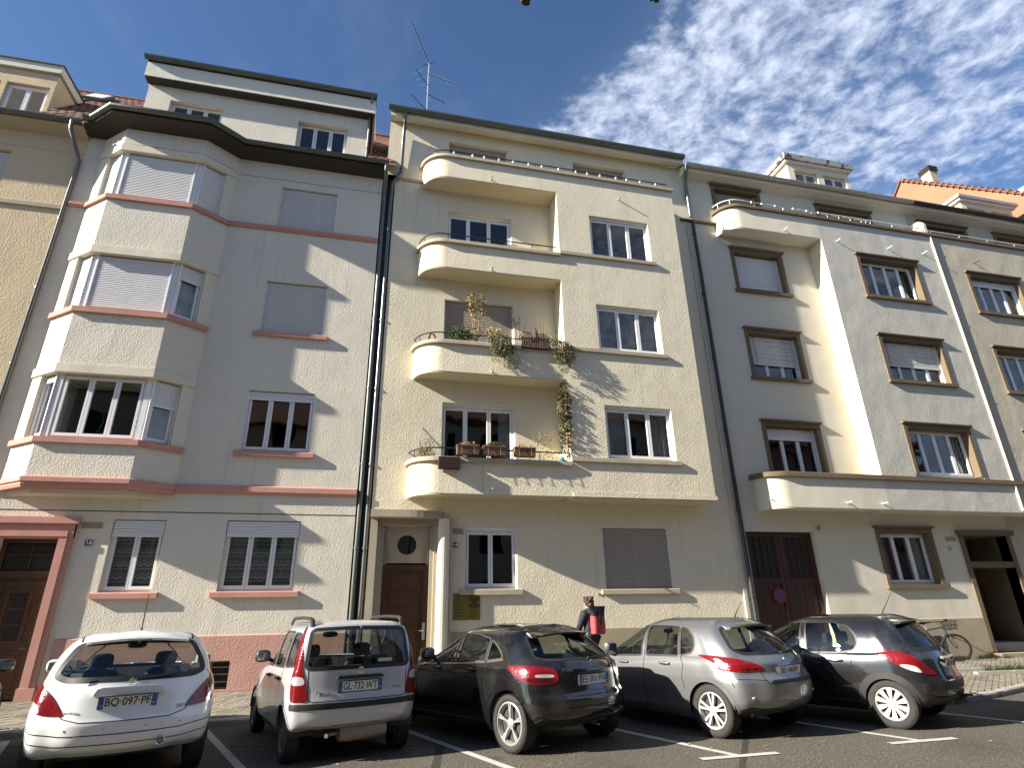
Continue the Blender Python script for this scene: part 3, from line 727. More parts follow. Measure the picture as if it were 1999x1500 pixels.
    s.box(1.54, 1.63, WY-.02, WY+.28, .08, 3.7); s.box(1.45, 1.54, WY+.06, WY+.28, .08, 3.66)
    s.box(.13, 1.63, WY-.02, WY+.28, 3.66, 3.82)
    s.build('door_surround', 'stone_sand', B)
    pc = MB(); pc.prism([(1.63+.33*(1-math.cos(a))*1., 15.0-.2*math.sin(a)) for a in [i*math.pi/8 for i in range(9)]][::-1] if False else [(1.63, 15.25), (1.63, 14.9)]+[(1.63+.15-.15*math.cos(a), 14.9-.1*math.sin(a)) for a in [i*math.pi/8 for i in range(1, 9)]]+[(1.98, 14.9), (1.98, 14.98), (1.93, 15.0)], .08, 3.82)
    pc.build('door_pillar', 'render_smooth_cream', B)
    MB().box(1.935, 1.99, 14.86, 14.995, .08, 3.82).build('door_pillar_edge', 'stone_sand', B)
    for k in range(12): MB().box(.16+k*.126, .22+k*.126, WY-.055, WY-.021, 3.67, 3.75).build('dentil', 'stone_sand', B)
    # overdoor panel with the round light
    n = 40; cx, cz, r = .88, 3.2, .24
    op = MB(); ring = [(cx+r*math.cos(2*math.pi*i/n), cz+r*math.sin(2*math.pi*i/n)) for i in range(n)]
    def sq(i):
        a = 2*math.pi*i/n; ca, sa = math.cos(a), math.sin(a); hx, hz = .57, .48
        k = min(hx/abs(ca) if abs(ca) > 1e-6 else 9, hz/abs(sa) if abs(sa) > 1e-6 else 9); return (cx+k*ca, cz+k*sa)
    y = WY+.16
    for i in range(n):
        a, b = ring[i], ring[(i+1) % n]; c_, d_ = sq(i+1), sq(i)
        op.poly([(a[0], y, a[1]), (b[0], y, b[1]), (c_[0], y, c_[1]), (d_[0], y, d_[1])]); op.poly([(a[0], y, a[1]), (a[0], y+.12, a[1]), (b[0], y+.12, b[1]), (b[0], y, b[1])])
    op.box(.31, 1.45, y, y+.1, 2.72, 2.76)
    for sg in (-1, 1):
        for k in range(3): op.box(cx+sg*(.52-k*.045)-.012, cx+sg*(.52-k*.045)+.012, y-.03, y, 2.76, 3.5-k*.2)
    op.build('overdoor_panel', 'stone_sand', B)
    rl = MB().lathe([(.0, 0), (r, 0)], (cx, y+.09, cz), 'y', 32).build('round_light', 'window_glass', B)
    MB().lathe([(.0, 0), (.3, 0)], (cx, y+.13, cz), 'y', 24).build('round_light_back', 'dark_void', B)
    MB().lathe([(r, 0), (r+.0, -.03), (r-.02, -.03), (r-.02, 0)], (cx, y+.08, cz), 'y', 32).build('round_light_frame', 'wood_door', B)
    d = MB(); x0, x1, z0, z1 = .31, 1.45, .1, 2.72
    bars(d, x0, x1, z0, z1, .13, WY+.17, WY+.26); d.box(x0+.13, x1-.13, WY+.215, WY+.25, z0, z1)
    bars(d, x0+.14, x1-.14, z0+.05, z1-.14, .045, WY+.19, WY+.22)
    zz = z1-.21; 
    for k in range(6):
        bars(d, x0+.21, x1-.22, zz-.37, zz-.01, .03, WY+.2, WY+.225); zz -= .40
    DO = d.build('door', 'wood_door', B, bevel=.004)
    for k in range(6): MB().extrude_x([(WY+.208, z1-.25-k*.4), (WY+.214, z1-.21-.36-k*.4+.03), (WY+.216, z1-.21-.36-k*.4+.03), (WY+.216, z1-.25-k*.4)], x0+.245, x1-.255).build('door_panel', 'wood_door', DO)
    h = MB().box(1.33, 1.40, WY+.13, WY+.17, 1.0, 1.38); h.tube([(1.365, WY+.13, 1.2), (1.365, WY+.08, 1.2), (1.25, WY+.08, 1.2)], .01); h.build('handle', 'zinc_pale', DO)
    number_plate(B, 2.07, 3.19, WY, '14'); street_sign(B, 2.09, 3.53, WY, .38, .13)
    # brass board of name plates and letter boxes beside the door
    q = place(MB().box(2.06, 2.72, -.02, 0, 1.42, 2.02).mesh('name_board', 'brass', bevel=.004), 'name_board', B, (0, WY-.004, 0))
    q.matrix_parent_inverse = Matrix.Translation(-Vector(B.location))
    MB().box(2.44, 2.70, -.026, -.021, 1.70, 1.94).build('bell_panel', 'brass_dark', q)
    tx = MB(); xx = 2.12
    while xx < 2.64: l = rnd.uniform(.015, .04); tx.box(xx, xx+l, -.0235, -.0205, 1.965, 1.99); xx += l+.012
    for r_ in range(6):
        for c0 in (2.09, 2.46):
            if c0 > 2.4 and r_ < 3: continue
            xx = c0
            while xx < c0+rnd.uniform(.14, .24): l = rnd.uniform(.01, .03); tx.box(xx, xx+l, -.0235, -.0205, 1.88-r_*.075, 1.895-r_*.075); xx += l+.008
    tx.build('engraving', 'plate_black', q)['kind'] = 'stuff'
    bt = MB()
    for x in (2.47, 2.66): MB().box(x, x+.018, -.031, -.027, 1.8, 1.84).build('bell_button', 'lamp_glass', q)
    MB().lathe([(0, 0), (.03, 0), (.035, .02)], (5.86, WY-.02, 1.98), 'y', 14).build('wall_boss', 'sign_grey', B)
    # eaves and gutter
    XL = -.33; s = MB(); s.poly([(XL, WY, 16.83), (X1, WY, 16.83), (X1, 14.62, 16.7), (XL, 14.62, 16.7)]); s.poly([(XL, 14.62, 16.7), (X1, 14.62, 16.7), (X1, 14.62, 16.98), (XL, 14.62, 16.98)])
    s.poly([(XL, 14.62, 16.7), (XL, 14.62, 16.98), (XL, WY, 17.1), (XL, WY, 16.83)]); s.build('soffit', 'render_smooth_cream', B, recalc=False)
    gutter(B, [(-.4, 14.53), (X1, 14.53)], 16.95, .1, joints=1.2)
    MB().box(-.41, X1, 14.44, 14.63, 16.955, 16.985).build('gutter_edge', 'zinc_dark', B)
    MB().poly([(XL, 14.6, 17.0), (X1, 14.6, 17.0), (X1, 21, 20.), (XL, 21, 20.)]).poly([(XL, 21, 20), (X1, 21, 20), (X1, 27, 17), (XL, 27, 17)]).build('roof', 'tile_red', B)
    MB().poly([(XL, WY, 14.6), (XL, 27, 14.6), (XL, 27, 17), (XL, 21, 20), (XL, 14.6, 17), (XL, WY, 16.8)]).build('party_wall', 'render_yellow_cream', B, recalc=False)
    ch = MB().box(7.55, 9.0, 17.4, 18.0, 18, 19.42).build('chimney', 'brick_red', B); MB().box(7.48, 9.07, 17.33, 18.07, 19.42, 19.52).build('chimney_cap', 'tile_red', ch)
    for xs_ in (7.62, 8.25, 8.9): MB().box(xs_, xs_+.04, 17.36, 17.4, 19.1, 19.42).build('chimney_strap', 'soffit_dark', ch)
    # downpipes: from the gutter at the left, then the pair at the party line; one on the right
    downpipe(B, [(.12, 14.56, 16.86), (.12, 14.58, 16.72), (.14, 14.75, 16.5), (.12, 14.9, 16.3), (.12, 14.92, 14.62), (.02, 14.93, 14.48), (-.12, 15.0, 14.3), (-.14, 15.03, 14.1), (-.14, 15.03, .1)], .058, 'zinc_pipe', wallY=15.15)
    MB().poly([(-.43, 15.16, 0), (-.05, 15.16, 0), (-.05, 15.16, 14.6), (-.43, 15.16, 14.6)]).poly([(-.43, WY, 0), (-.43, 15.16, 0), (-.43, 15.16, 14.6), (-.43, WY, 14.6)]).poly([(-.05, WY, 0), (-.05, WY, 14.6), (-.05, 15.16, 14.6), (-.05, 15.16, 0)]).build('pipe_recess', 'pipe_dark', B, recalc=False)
    shell(B, X0+.02, X1, 16.6, floors=(.2, 4.0, 7.35, 10.6, 13.9))
building14()

# ================================================================== buildings 12 and 10 (brown stone window surrounds)
def framed_window(B, x0, x1, z0, z1, Y, n=3, shut=0., slat='slat_white', wonky=0., rev=.22, frame='painted_wood_white', sill=True, tilt=None, cap=True, curtain=None, box_h=0.):
    s = MB(); j = .13
    s.box(x0, x0+j, Y-.03, Y+.3, z0+.1, z1-.2); s.box(x1-j, x1, Y-.03, Y+.3, z0+.1, z1-.2)
    s.box(x0, x1, Y-.03, Y+.3, z1-.2, z1-.06)
    sw = s.build('window_surround', 'stone_brown', B)
    if cap: MB().extrude_x([(Y-.1, z1-.06), (Y-.12, z1-.03), (Y-.12, z1), (Y+.05, z1+.01), (Y+.05, z1-.06)], x0-.05, x1+.05).build('lintel_cap', 'stone_brown', sw)
    if sill: MB().extrude_x([(Y-.1, z0-.02), (Y-.1, z0+.09), (Y+.3, z0+.1), (Y+.3, z0-.02)], x0-.06, x1+.06).build('sill', 'stone_brown', sw)
    return window(B, x0+j, x1-j, z0+.1, z1-.2, Y, n, rev, frame=frame, shut=shut, slat=slat, wonky=wonky, tilt=tilt, curtain=curtain, box_h=box_h)
def building12():
    B = thing('apartment_building', 'pale grey apartment house with brown stone window frames and a dark red garage door', 'building', (15.2, WY, .08), world=True)
    X0, X1, F = 10.14, 20.2, 14.35
    GAR = (10.48, 12.79, .08, 3.64); DR = (18.27, 20.03, .08, 3.62)
    RWN = [(11.70, 13.82, 11.75, 13.58), (11.68, 13.82, 8.48, 10.36), (11.68, 13.82, 5.2, 7.1)]
    GW = (14.98, 17.1, 2.05, 3.85)
    TW = [(11.36, 13.43, 14.4, 16.32), (15.86, 18.44, 14.4, 16.15)]
    bayh = [(16.6, 18.9, a, b) for a, b in ((5.6, 6.8), (8.8, 10.), (12., 13.2))]
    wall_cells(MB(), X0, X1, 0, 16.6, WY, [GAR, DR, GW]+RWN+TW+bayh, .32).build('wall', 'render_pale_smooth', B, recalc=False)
    MB().extrude_x([(WY-.03, .0), (WY-.03, 1.17), (WY, 1.2), (WY, .0)], 12.95, 18.1).build('plinth', 'stone_plinth', B)
    for k, w in enumerate(RWN): framed_window(B, *w, WY, 3, shut=(.83, .62, .2)[k], slat=('slat_white', 'slat_worn', 'slat_white')[k], wonky=(0, .006, 0)[k])
    framed_window(B, *GW, WY, 3, frame='white_pvc', curtain=[(.66, 1, 'curtain')])
    for w in TW: framed_window(B, *w, WY, 3, shut=.5, slat='slat_taupe', sill=False)
    # bay
    BWN = [(16.4, 19.1, 5.27, 7.08), (16.4, 19.1, 8.47, 10.27), (16.42, 19.12, 11.7, 13.53)]
    m = wall_cells(MB(), 15.1, X1, 4.25, 14.82, F, BWN, .3)
    m.poly([(15.1, F+.3, 14.0), (X1, F+.3, 14.0), (X1, WY, 14.0), (15.1, WY, 14.0)]); m.poly([(15.1, F+.13, 14.), (X1, F+.13, 14.), (X1, F+.13, 14.82), (15.1, F+.13, 14.82)])
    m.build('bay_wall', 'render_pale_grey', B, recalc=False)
    MB().poly([(15.1, F, 4.25), (15.1, F, 14.82), (15.1, WY, 14.82), (15.1, WY, 4.25)]).build('bay_return', 'render_smooth_cream', B, recalc=False)
    MB().box(15.0, X1, F+.01, WY, 4.22, 4.26).build('bay_soffit', 'trim_pale', B)
    framed_window(B, *BWN[0], F, 4, frame='white_pvc', tilt={3: 3}, sill=False, curtain=[(.8, .98, 'curtain')])
    framed_window(B, *BWN[1], F, 4, shut=.55, slat='slat_worn', wonky=.003, frame='painted_wood_white')
    framed_window(B, *BWN[2], F, 4, frame='white_pvc', tilt={3: 3})
    balcony_set(B, [(10.98, 11.75, 15.1, F, 4.25, 5.14, 5.28, 0), (11.28, 11.95, 15.1, F, 13.98, 14.83, 14.95, 0)], 'render_pale_smooth', 'stone_brown', th=.13, soff='trim_pale')
    MB().sweep([(15.1, F), (30, F)], [(.085, 5.145), (.085, 5.27), (.0, 5.285), (.0, 5.145)]).build('balcony_coping', 'stone_brown', B)
    MB().sweep([(15.1, F), (X1, F)], [(.085, 14.83), (.085, 14.935), (-.16, 14.95), (-.16, 14.83)]).build('balcony_coping', 'stone_brown', B)
    p = [(x+.02, y+.07) for x, y in qarc(11.26, 15.0, 11.95, F-.02)]+[(20.15, F+.05)]
    r = rail(B, p, 15.2, .022, [p[3], p[7]]+[(x, F+.05) for x in (12.6, 13.8, 15.0, 16.2, 17.4, 18.6, 19.8)], 14.95, 'white_iron')
    for x in (15.4, 15.9, 16.4, 16.9, 17.3): MB().tube([(x, F+.05, 15.0), (x+.3, F+.05, 15.0), (x+.3, F+.05, 15.14), (x, F+.05, 15.14)], .014, 6).build('railing_ornament', 'white_iron', r)
    MB().extrude_x([(WY, 14.0), (F+.02, 14.0)]+[(F+.02+.25*(1-math.cos(a)), 15.35+.3*math.sin(a)) for a in [i*math.pi/2/6 for i in range(7)]]+[(WY, 15.7)], 20.12, 20.26).build('terrace_divider', 'render_pale_smooth', B)
    for x, z in ((13.6, 14.12), (15.75, 13.95), (18.0, 13.95), (19.6, 13.95), (13.6, 4.42), (14.85, 4.42)): stub(B, x, F, z, .22, .05, dx=-.05, mat='white_iron', r=.018)
    stub(B, 11.2, 14.62, 4.5, .16, .05, dx=-.3, mat='white_iron', r=.018)
    MB().lathe([(.05, -.02), (.065, 0), (.05, .02)], (12.95, 14.96, 3.75), 'y', 14, closed=True).build('wall_hook', 'zinc_pipe', B)
    # garage door
    g = MB(); y = WY+.14
    for k in range(2):
        a = 10.5+k*1.135; b = a+1.12
        bars(g, a, b, .1, 3.62, .12, y, y+.07); g.box(a+.12, b-.12, y, y+.07, 2.2, 2.35)
        for q in range(4): g.box(a+.13+q*.222, a+.13+q*.222+.212, y+.025, y+.05, .22, 2.2)
        for q in range(5): g.box(a+.12+q*.21, a+.15+q*.21, y+.01, y+.05, 2.35, 3.5)
    gd = g.build('garage_door', 'wood_dark_red', B)
    MB().box(10.62, 11.5, y+.04, y+.05, 2.35, 3.5).build('pane', 'dark_void', gd); MB().box(11.75, 12.64, y+.04, y+.05, 2.35, 3.5).build('pane', 'dark_void', gd)
    sgn = MB().lathe([(0, -.012), (.2, -.012), (.2, 0)], (11.35, y-.004, 1.88), 'y', 32).build('no_parking_sign', 'sign_red', gd)
    MB().lathe([(0, -.0155), (.145, -.0155)], (11.35, y-.002, 1.88), 'y', 32).build('sign_face', 'sign_blue', sgn)
    MB().extrude_y([(11.35-.12, 1.88+.08), (11.35-.08, 1.88+.12), (11.35+.12, 1.88-.08), (11.35+.08, 1.88-.12)], y-.021, y-.0185).build('sign_bar', 'sign_red', sgn)
    MB().box(10.36, 10.48, WY-.03, WY, .08, .6).build('garage_bollard', 'stone_plinth', B); MB().box(12.79, 12.93, WY-.03, WY, .08, .6).build('garage_bollard', 'stone_plinth', B)
    # street door, deep in its brown stone frame
    s = MB(); s.box(18.11, 18.27, WY-.04, WY+.3, .08, 3.6); s.box(20.03, 20.18, WY-.04, WY+.3, .08, 3.6); s.box(18.27, 20.03, WY-.03, WY+.3, 2.62, 2.8)
    s.build('door_surround', 'stone_brown', B); MB().box(18.04, 20.25, WY-.14, WY+.3, 3.6, 3.76).build('lintel_cap', 'stone_brown', B)
    MB().poly([(20.03, WY+.2, .08), (20.03, WY+1.4, .08), (20.03, WY+1.4, 3.6), (20.03, WY+.2, 3.6)]).poly([(18.27, WY+.3, 3.6), (20.03, WY+.3, 3.6), (20.03, WY+1.4, 3.6), (18.27, WY+1.4, 3.6)]).build('porch_wall', 'stone_brown', B, recalc=False)
    d = MB(); bars(d, 18.27, 20.03, .1, 3.6, .1, WY+1.2, WY+1.28); d.box(18.37, 19.93, WY+1.22, WY+1.26, .1, 3.5); DD = d.build('door', 'wood_brown', B)
    for k in range(5): MB().box(18.62, 18.95, WY+1.19, WY+1.215, .5+k*.42, .82+k*.42).build('door_panel', 'brass_dark', DD)
    MB().box(18.1, 20.2, WY-.3, WY+.0, .06, .2).build('door_step', 'stone_plinth', B)
    number_plate(B, 17.66, 3.2, WY, '12', .14, .15); o = MB().box(17.58, 17.98, WY-.012, WY-.002, 3.42, 3.55).build('nameplate', 'stone_plinth', B)
    # eaves
    s = MB(); prof = [(WY, 16.33), (14.85, 16.37), (14.66, 16.43), (14.62, 16.47), (14.62, 16.62), (WY, 16.8)]
    s.extrude_x(prof, X0+.01, X1).build('soffit', 'trim_pale', B)
    gutter(B, [(X0, 14.53), (X1, 14.53)], 16.64, .1, 'zinc_pale', 1.3)
    MB().poly([(X0, 14.6, 16.66), (30., 14.6, 16.66), (30, 21, 20.4), (X0, 21, 20.4)]).poly([(X0, 21, 20.4), (30, 21, 20.4), (30, 27, 17), (X0, 27, 17)]).build('roof', 'tile_red', B)
    # dormer with weathered zinc edge
    dy = 16.5; wl = [(16.86, 18.02, 18.3, 19.35), (18.34, 19.5, 18.3, 19.35)]
    dw = wall_cells(MB(), 16.55, 19.68, 17.7, 19.65, dy, wl, .2).poly([(16.55, dy, 17.7), (16.55, dy, 19.65), (16.55, 20.5, 19.65), (16.55, 20.5, 17.7)]).poly([(19.68, dy, 17.7), (19.68, 20.5, 17.7), (19.68, 20.5, 19.65), (19.68, dy, 19.65)]).build('dormer_wall', 'render_smooth_cream', B, recalc=False)
    for w in wl: window(B, *w, dy, 2, .12, frame='painted_wood_white')
    MB().box(16.4, 19.82, dy-.12, 20.5, 19.65, 19.76).build('dormer_cornice', 'painted_wood_white', B)
    pmat('zinc_weathered', (.42, .42, .39), .6, .2, col2=(.05, .05, .05), c2scale=3.2, c2lo=.5, c2hi=.6)
    MB().extrude_x([(dy-.2, 19.77), (dy-.24, 20.02), (20.5, 20.06), (20.5, 19.77)], 16.32, 19.9).build('dormer_roof', 'zinc_weathered', B)
    # gutter outlet and the long downpipe on the party line
    downpipe(B, [(10.2, 14.56, 16.6), (10.2, 14.6, 16.45), (10.28, 14.85, 16.2), (10.3, 14.92, 16.0), (10.3, 14.93, 14.6)], .06, 'zinc_pipe')
    MB().extrude_x([(14.9, 14.42), (14.9, 14.48), (WY, 14.5), (WY, 14.4)], 9.9, 11.28).build('string_course', 'stone_brown', B)
    downpipe(B, [(10.32, 14.88, 14.4), (10.32, 14.9, .95)], .06, 'pipe_dark', 2.4)
    MB().tube([(10.32, 14.9, .95), (10.32, 14.9, .1)], .075, 10).build('downpipe_shoe', 'pipe_dark', B, smooth=True)
    MB().box(10.1, 10.2, 14.95, 14.998, .1, 14.3).build('party_strip', 'pipe_painted', B)
    downpipe(B, [(20.2, 14.32, 14.8), (20.2, 14.32, 4.3)], .04, 'pipe_painted', 3, 14.35)
    m = MB().box(10.35, 10.62, 14.9, 15.1, 16.7, 16.95); m.build('gutter_head', 'pipe_dark', B)
    shell(B, X0, X1, 16.4, floors=(.2, 4.0, 7.3, 10.6, 13.8))
    return B
building12()
def building10():
    B = thing('apartment_building', 'beige grey apartment house at the right edge behind the thin downpipe', 'building', (25, WY, .08), world=True)
    X0, X1, F = 20.2, 29., 14.35
    wins = [(a, a+2.62, b, c) for a in (21.36, 25.2) for b, c in ((11.58, 13.4), (8.4, 10.25), (5.27, 7.08))]
    m = wall_cells(MB(), X0, X1, 4.25, 14.82, F, wins, .3)
    m.poly([(X0, F+.3, 14.0), (X1, F+.3, 14.0), (X1, WY, 14.0), (X0, WY, 14.0)]); m.build('bay_wall', 'render_beige_grey', B, recalc=False)
    for i, w in enumerate(wins): framed_window(B, *w, F, 4, frame='white_pvc', tilt={0: -4} if i == 0 else None, shut=.12 if i == 0 else 0, sill=w[2] > 6)
    TW = [(20.7, 23.2, 14.3, 16.15), (24.6, 27.2, 14.3, 16.15)]
    wall_cells(MB(), X0, X1, 0, 16.6, WY, TW+[(w[0]+.2, w[1]-.2, w[2]+.2, w[3]-.2) for w in wins], .3).build('wall', 'render_beige_grey', B, recalc=False)
    for w in TW: framed_window(B, *w, WY, 3, shut=.9, slat='slat_taupe', sill=False)
    MB().box(X0, X1, F+.01, WY, 4.22, 4.26).build('bay_soffit', 'trim_pale', B)
    MB().sweep([(X0, F), (X1, F)], [(.085, 14.83), (.085, 14.935), (-.16, 14.95), (-.16, 14.83)]).build('balcony_coping', 'stone_brown', B)
    rail(B, [(20.3, F+.05), (X1, F+.05)], 15.15, .022, [(x, F+.05) for x in (20.4, 21.8, 23.2, 24.6, 26, 27.4)], 14.95, 'white_iron')
    stub(B, 22.0, F, 13.85, .22, .05, mat='black_iron', r=.018)
    s = MB(); s.extrude_x([(WY, 16.33), (14.85, 16.37), (14.66, 16.43), (14.62, 16.47), (14.62, 16.62), (WY, 16.8)], X0, X1).build('soffit', 'trim_pale', B)
    gutter(B, [(X0, 14.53), (X1, 14.53)], 16.64, .1, 'pipe_dark', 2.)
    dy = 16.1; wl = [(25.5, 26.6, 17.55, 18.5), (26.9, 28.0, 17.55, 18.5)]
    wall_cells(MB(), 25.2, 28.2, 17.0, 18.75, dy, wl, .2).poly([(25.2, dy, 17.), (25.2, dy, 18.75), (25.2, 19.5, 18.75), (25.2, 19.5, 17.)]).poly([(28.2, dy, 17.), (28.2, 19.5, 17.), (28.2, 19.5, 18.75), (28.2, dy, 18.75)]).build('dormer_wall', 'render_smooth_cream', B, recalc=False)
    for w in wl: window(B, *w, dy, 2, .1, frame='painted_wood_white')
    MB().box(25.05, 28.35, dy-.12, 19.5, 18.75, 18.86).build('dormer_cornice', 'painted_wood_white', B)
    MB().extrude_x([(dy-.2, 18.87), (dy-.22, 19.0), (19.5, 19.06), (19.5, 18.87)], 24.95, 28.45).build('dormer_roof', 'zinc_pale', B)
    shell(B, X0, X1, 16.4, floors=(4.0, 7.3, 10.6, 13.8))
building10()
def building8():
    B = thing('apartment_building', 'orange gable firewall with a chimney rising behind the roofs at right', 'building', (34, WY, .08), world=True)
    X0 = 29.02; ez, ry, rz = 18.1, 21.1, 24.8
    MB().extrude_x([(14.4, 0), (14.4, ez), (ry, rz), (27.8, ez), (27.8, 0)], X0, 40).build('wall', 'render_orange', B)
    for (ya, za, yb, zb) in ((14.1, ez-.25, ry, rz+.08), (28.1, ez-.25, ry, rz+.08)):
        MB().poly([(X0-.08, ya, za), (40, ya, za), (40, yb, zb), (X0-.08, yb, zb)]).poly([(X0-.08, ya, za+.12), (40, ya, za+.12), (40, yb, zb+.12), (X0-.08, yb, zb+.12)]).poly([(X0-.08, ya, za), (X0-.08, yb, zb), (X0-.08, yb, zb+.12), (X0-.08, ya, za+.12)]).build('roof', 'tile_red', B)
    n = 26
    for i in range(n):
        f = i/n; y, z = 14.1+(ry-14.1)*f, ez-.2+(rz-ez+.28)*f; MB().box(X0-.13, X0+.1, y, y+.2, z+.1, z+.2).build('verge_tile', 'tile_red', B)
    c = MB().box(X0+.1, X0+.6, 19.5, 20.05, 22.5, 24.3).build('chimney', 'stone_sand', B)
    for k in range(3): MB().box(X0+.04, X0+.66, 19.43, 20.12, 24.31+k*.12, 24.37+k*.12).build('chimney_cap', 'soffit_dark', c)
    MB().box(X0+.15, X0+.55, 19.55, 20., 24.3, 24.6).build('chimney_flue', 'soffit_dark', c)
    MB().extrude_x([(15.6, 20.4), (15.6, 21.3), (19., 21.5), (19., 20.4)], 31.2, 34).build('roof_dormer', 'painted_wood_white', B)
building8()
# ------------------------------------------------------------------ ground
def asphalt():
    m = bpy.data.materials.new('asphalt'); m.use_nodes = True; MATS['asphalt'] = m
    t = NT(m.node_tree); t.n.clear(); out = t.new('ShaderNodeOutputMaterial')
    p = t.new('ShaderNodeBsdfPrincipled', ins={'Roughness': .85, 'Specular IOR Level': .3}); t.l.new(p.outputs[0], out.inputs[0])
    pos = t.new('ShaderNodeNewGeometry').outputs['Position']
    sp = t.noise(pos, 34, 4, .75); big = t.noise(pos, .5, 4, .6); mid = t.noise(pos, 6, 4, .6)
    stones = t.new('ShaderNodeTexVoronoi', ins={'Vector': pos, 'Scale': 42.})
    c = t.ramp(sp, [(.3, (.03, .027, .023)), (.5, (.085, .075, .06)), (.7, (.18, .155, .12))])
    c = t.mix(t.math('MULTIPLY', t.math('LESS_THAN', stones.outputs[0], .25), t.smooth(t.new('ShaderNodeSeparateColor', ins={0: stones.outputs[1]}).outputs[0], .6, .9)), c, (.36, .32, .26))
    c = t.mix(t.smooth(big, .45, .75), c, t.mix(.5, c, (.035, .033, .031)))
    c = t.mix(t.math('MULTIPLY', t.smooth(mid, .6, .8), .4), c, (.11, .095, .07))
    c = t.mix(t.math('MULTIPLY', t.smooth(t.noise(t.mapping(pos, (1, 1, 1), loc=(4.2, 1, 0)), 1.1, 4, .6), .62, .74), .6), c, (.022, .021, .02))
    # tar seams
    cr = t.new('ShaderNodeTexVoronoi', feature='DISTANCE_TO_EDGE', ins={'Vector': t.mapping(pos, (.16, .3, 1), (0, 0, .35)), 'Scale': 1.})
    c = t.mix(t.math('MULTIPLY', t.math('LESS_THAN', cr.outputs[0], .006), .7), c, (.015, .015, .015))
    t.l.new(c, p.inputs['Base Color'])
    h = t.math('ADD', t.math('MULTIPLY', sp, .006), t.math('MULTIPLY', stones.outputs[0], -.003))
    b = t.new('ShaderNodeBump', ins={'Strength': 1., 'Distance': 1., 'Height': h}); t.l.new(b.outputs[0], p.inputs['Normal'])
asphalt()
def markmat():
    m = bpy.data.materials.new('road_paint'); m.use_nodes = True; MATS['road_paint'] = m
    t = NT(m.node_tree); t.n.clear(); out = t.new('ShaderNodeOutputMaterial')
    p = t.new('ShaderNodeBsdfPrincipled', ins={'Roughness': .8}); tr = t.new('ShaderNodeBsdfTransparent')
    pos = t.new('ShaderNodeNewGeometry').outputs['Position']
    n = t.noise(pos, 40, 4, .7); n2 = t.noise(pos, 5, 3, .6)
    t.l.new(t.mix(n2, (.34, .33, .30), (.52, .50, .46)), p.inputs['Base Color'])
    f = t.smooth(t.math('ADD', n, t.math('MULTIPLY', n2, .5)), .46, .6)
    mx = t.new('ShaderNodeMixShader', ins={0: t.math('ADD', t.math('MULTIPLY', f, .85), .12)}); t.l.new(tr.outputs[0], mx.inputs[1]); t.l.new(p.outputs[0], mx.inputs[2]); t.l.new(mx.outputs[0], out.inputs[0])
markmat()
pmat('kerb_granite', (.30, .28, .25), .85, var=.4, vscale=30, world=True, bump=.003, bscale=60)
pmat('paver', (.20, .175, .135), .9, var=.5, vscale=9, world=True, bump=.003, bscale=70, col2=(.12, .105, .08), c2scale=2.)
pmat('joint_sand', (.11, .095, .07), .95, var=.4, vscale=30, world=True)
pmat('grass_blade', (.07, .10, .03), .8, var=.4, vscale=20)
pmat('dead_leaf', (.28, .17, .09), .8, var=.5, vscale=30)
road = structure(MB().poly([(-300, -300, 0), (300, -300, 0), (300, 300, 0), (-300, 300, 0)]).build('road', 'asphalt', recalc=False))
KERB = [(-40, 11.15), (8.1, 11.15), (8.35, 10.95), (8.75, 10.2), (9.1, 9.5), (9.5, 9.08), (9.95, 9.05), (10.5, 9.22), (11.3, 9.45), (12.5, 9.9), (14.2, 10.6), (15.4, 11.0), (16.4, 11.15), (60, 11.15)]
ST = .09
pav = structure(MB().prism(KERB+[(60, 15.2), (-40, 15.2)], -.05, ST-.012).build('pavement', 'joint_sand'))
def kerbs():
    # cut the line of the kerb into stones about a metre long
    def at(d):
        for (x0, y0), (x1, y1) in zip(KERB, KERB[1:]):
            l = math.hypot(x1-x0, y1-y0)
            if d <= l: return (x0+(x1-x0)*d/l, y0+(y1-y0)*d/l)
            d -= l
        return KERB[-1]
    tot = sum(math.hypot(b[0]-a[0], b[1]-a[1]) for a, b in zip(KERB, KERB[1:]))
    d = 30.
    while d < 30+42:
        L = .95; pts = [at(d+.006), at(d+L/2), at(d+L-.006)]
        j = rnd.uniform(-.004, .004)
        MB().sweep(pts, [(.0, -.05), (.01, ST-.02+j), (-.01, ST+j), (-.15, ST+j), (-.15, -.05)]).build('kerb_stone', 'kerb_granite', pav); d += L
kerbs()
def inside(x, y):
    # inside the pavement, clear of the kerb stones
    yk = None
    for (x0, y0), (x1, y1) in zip(KERB, KERB[1:]):
        if x0 <= x <= x1: yk = y0+(y1-y0)*(x-x0)/(x1-x0); nrm = math.hypot(1, (y1-y0)/(x1-x0)); break
    return yk is not None and y > yk+.17*nrm+.06 and y < 14.93
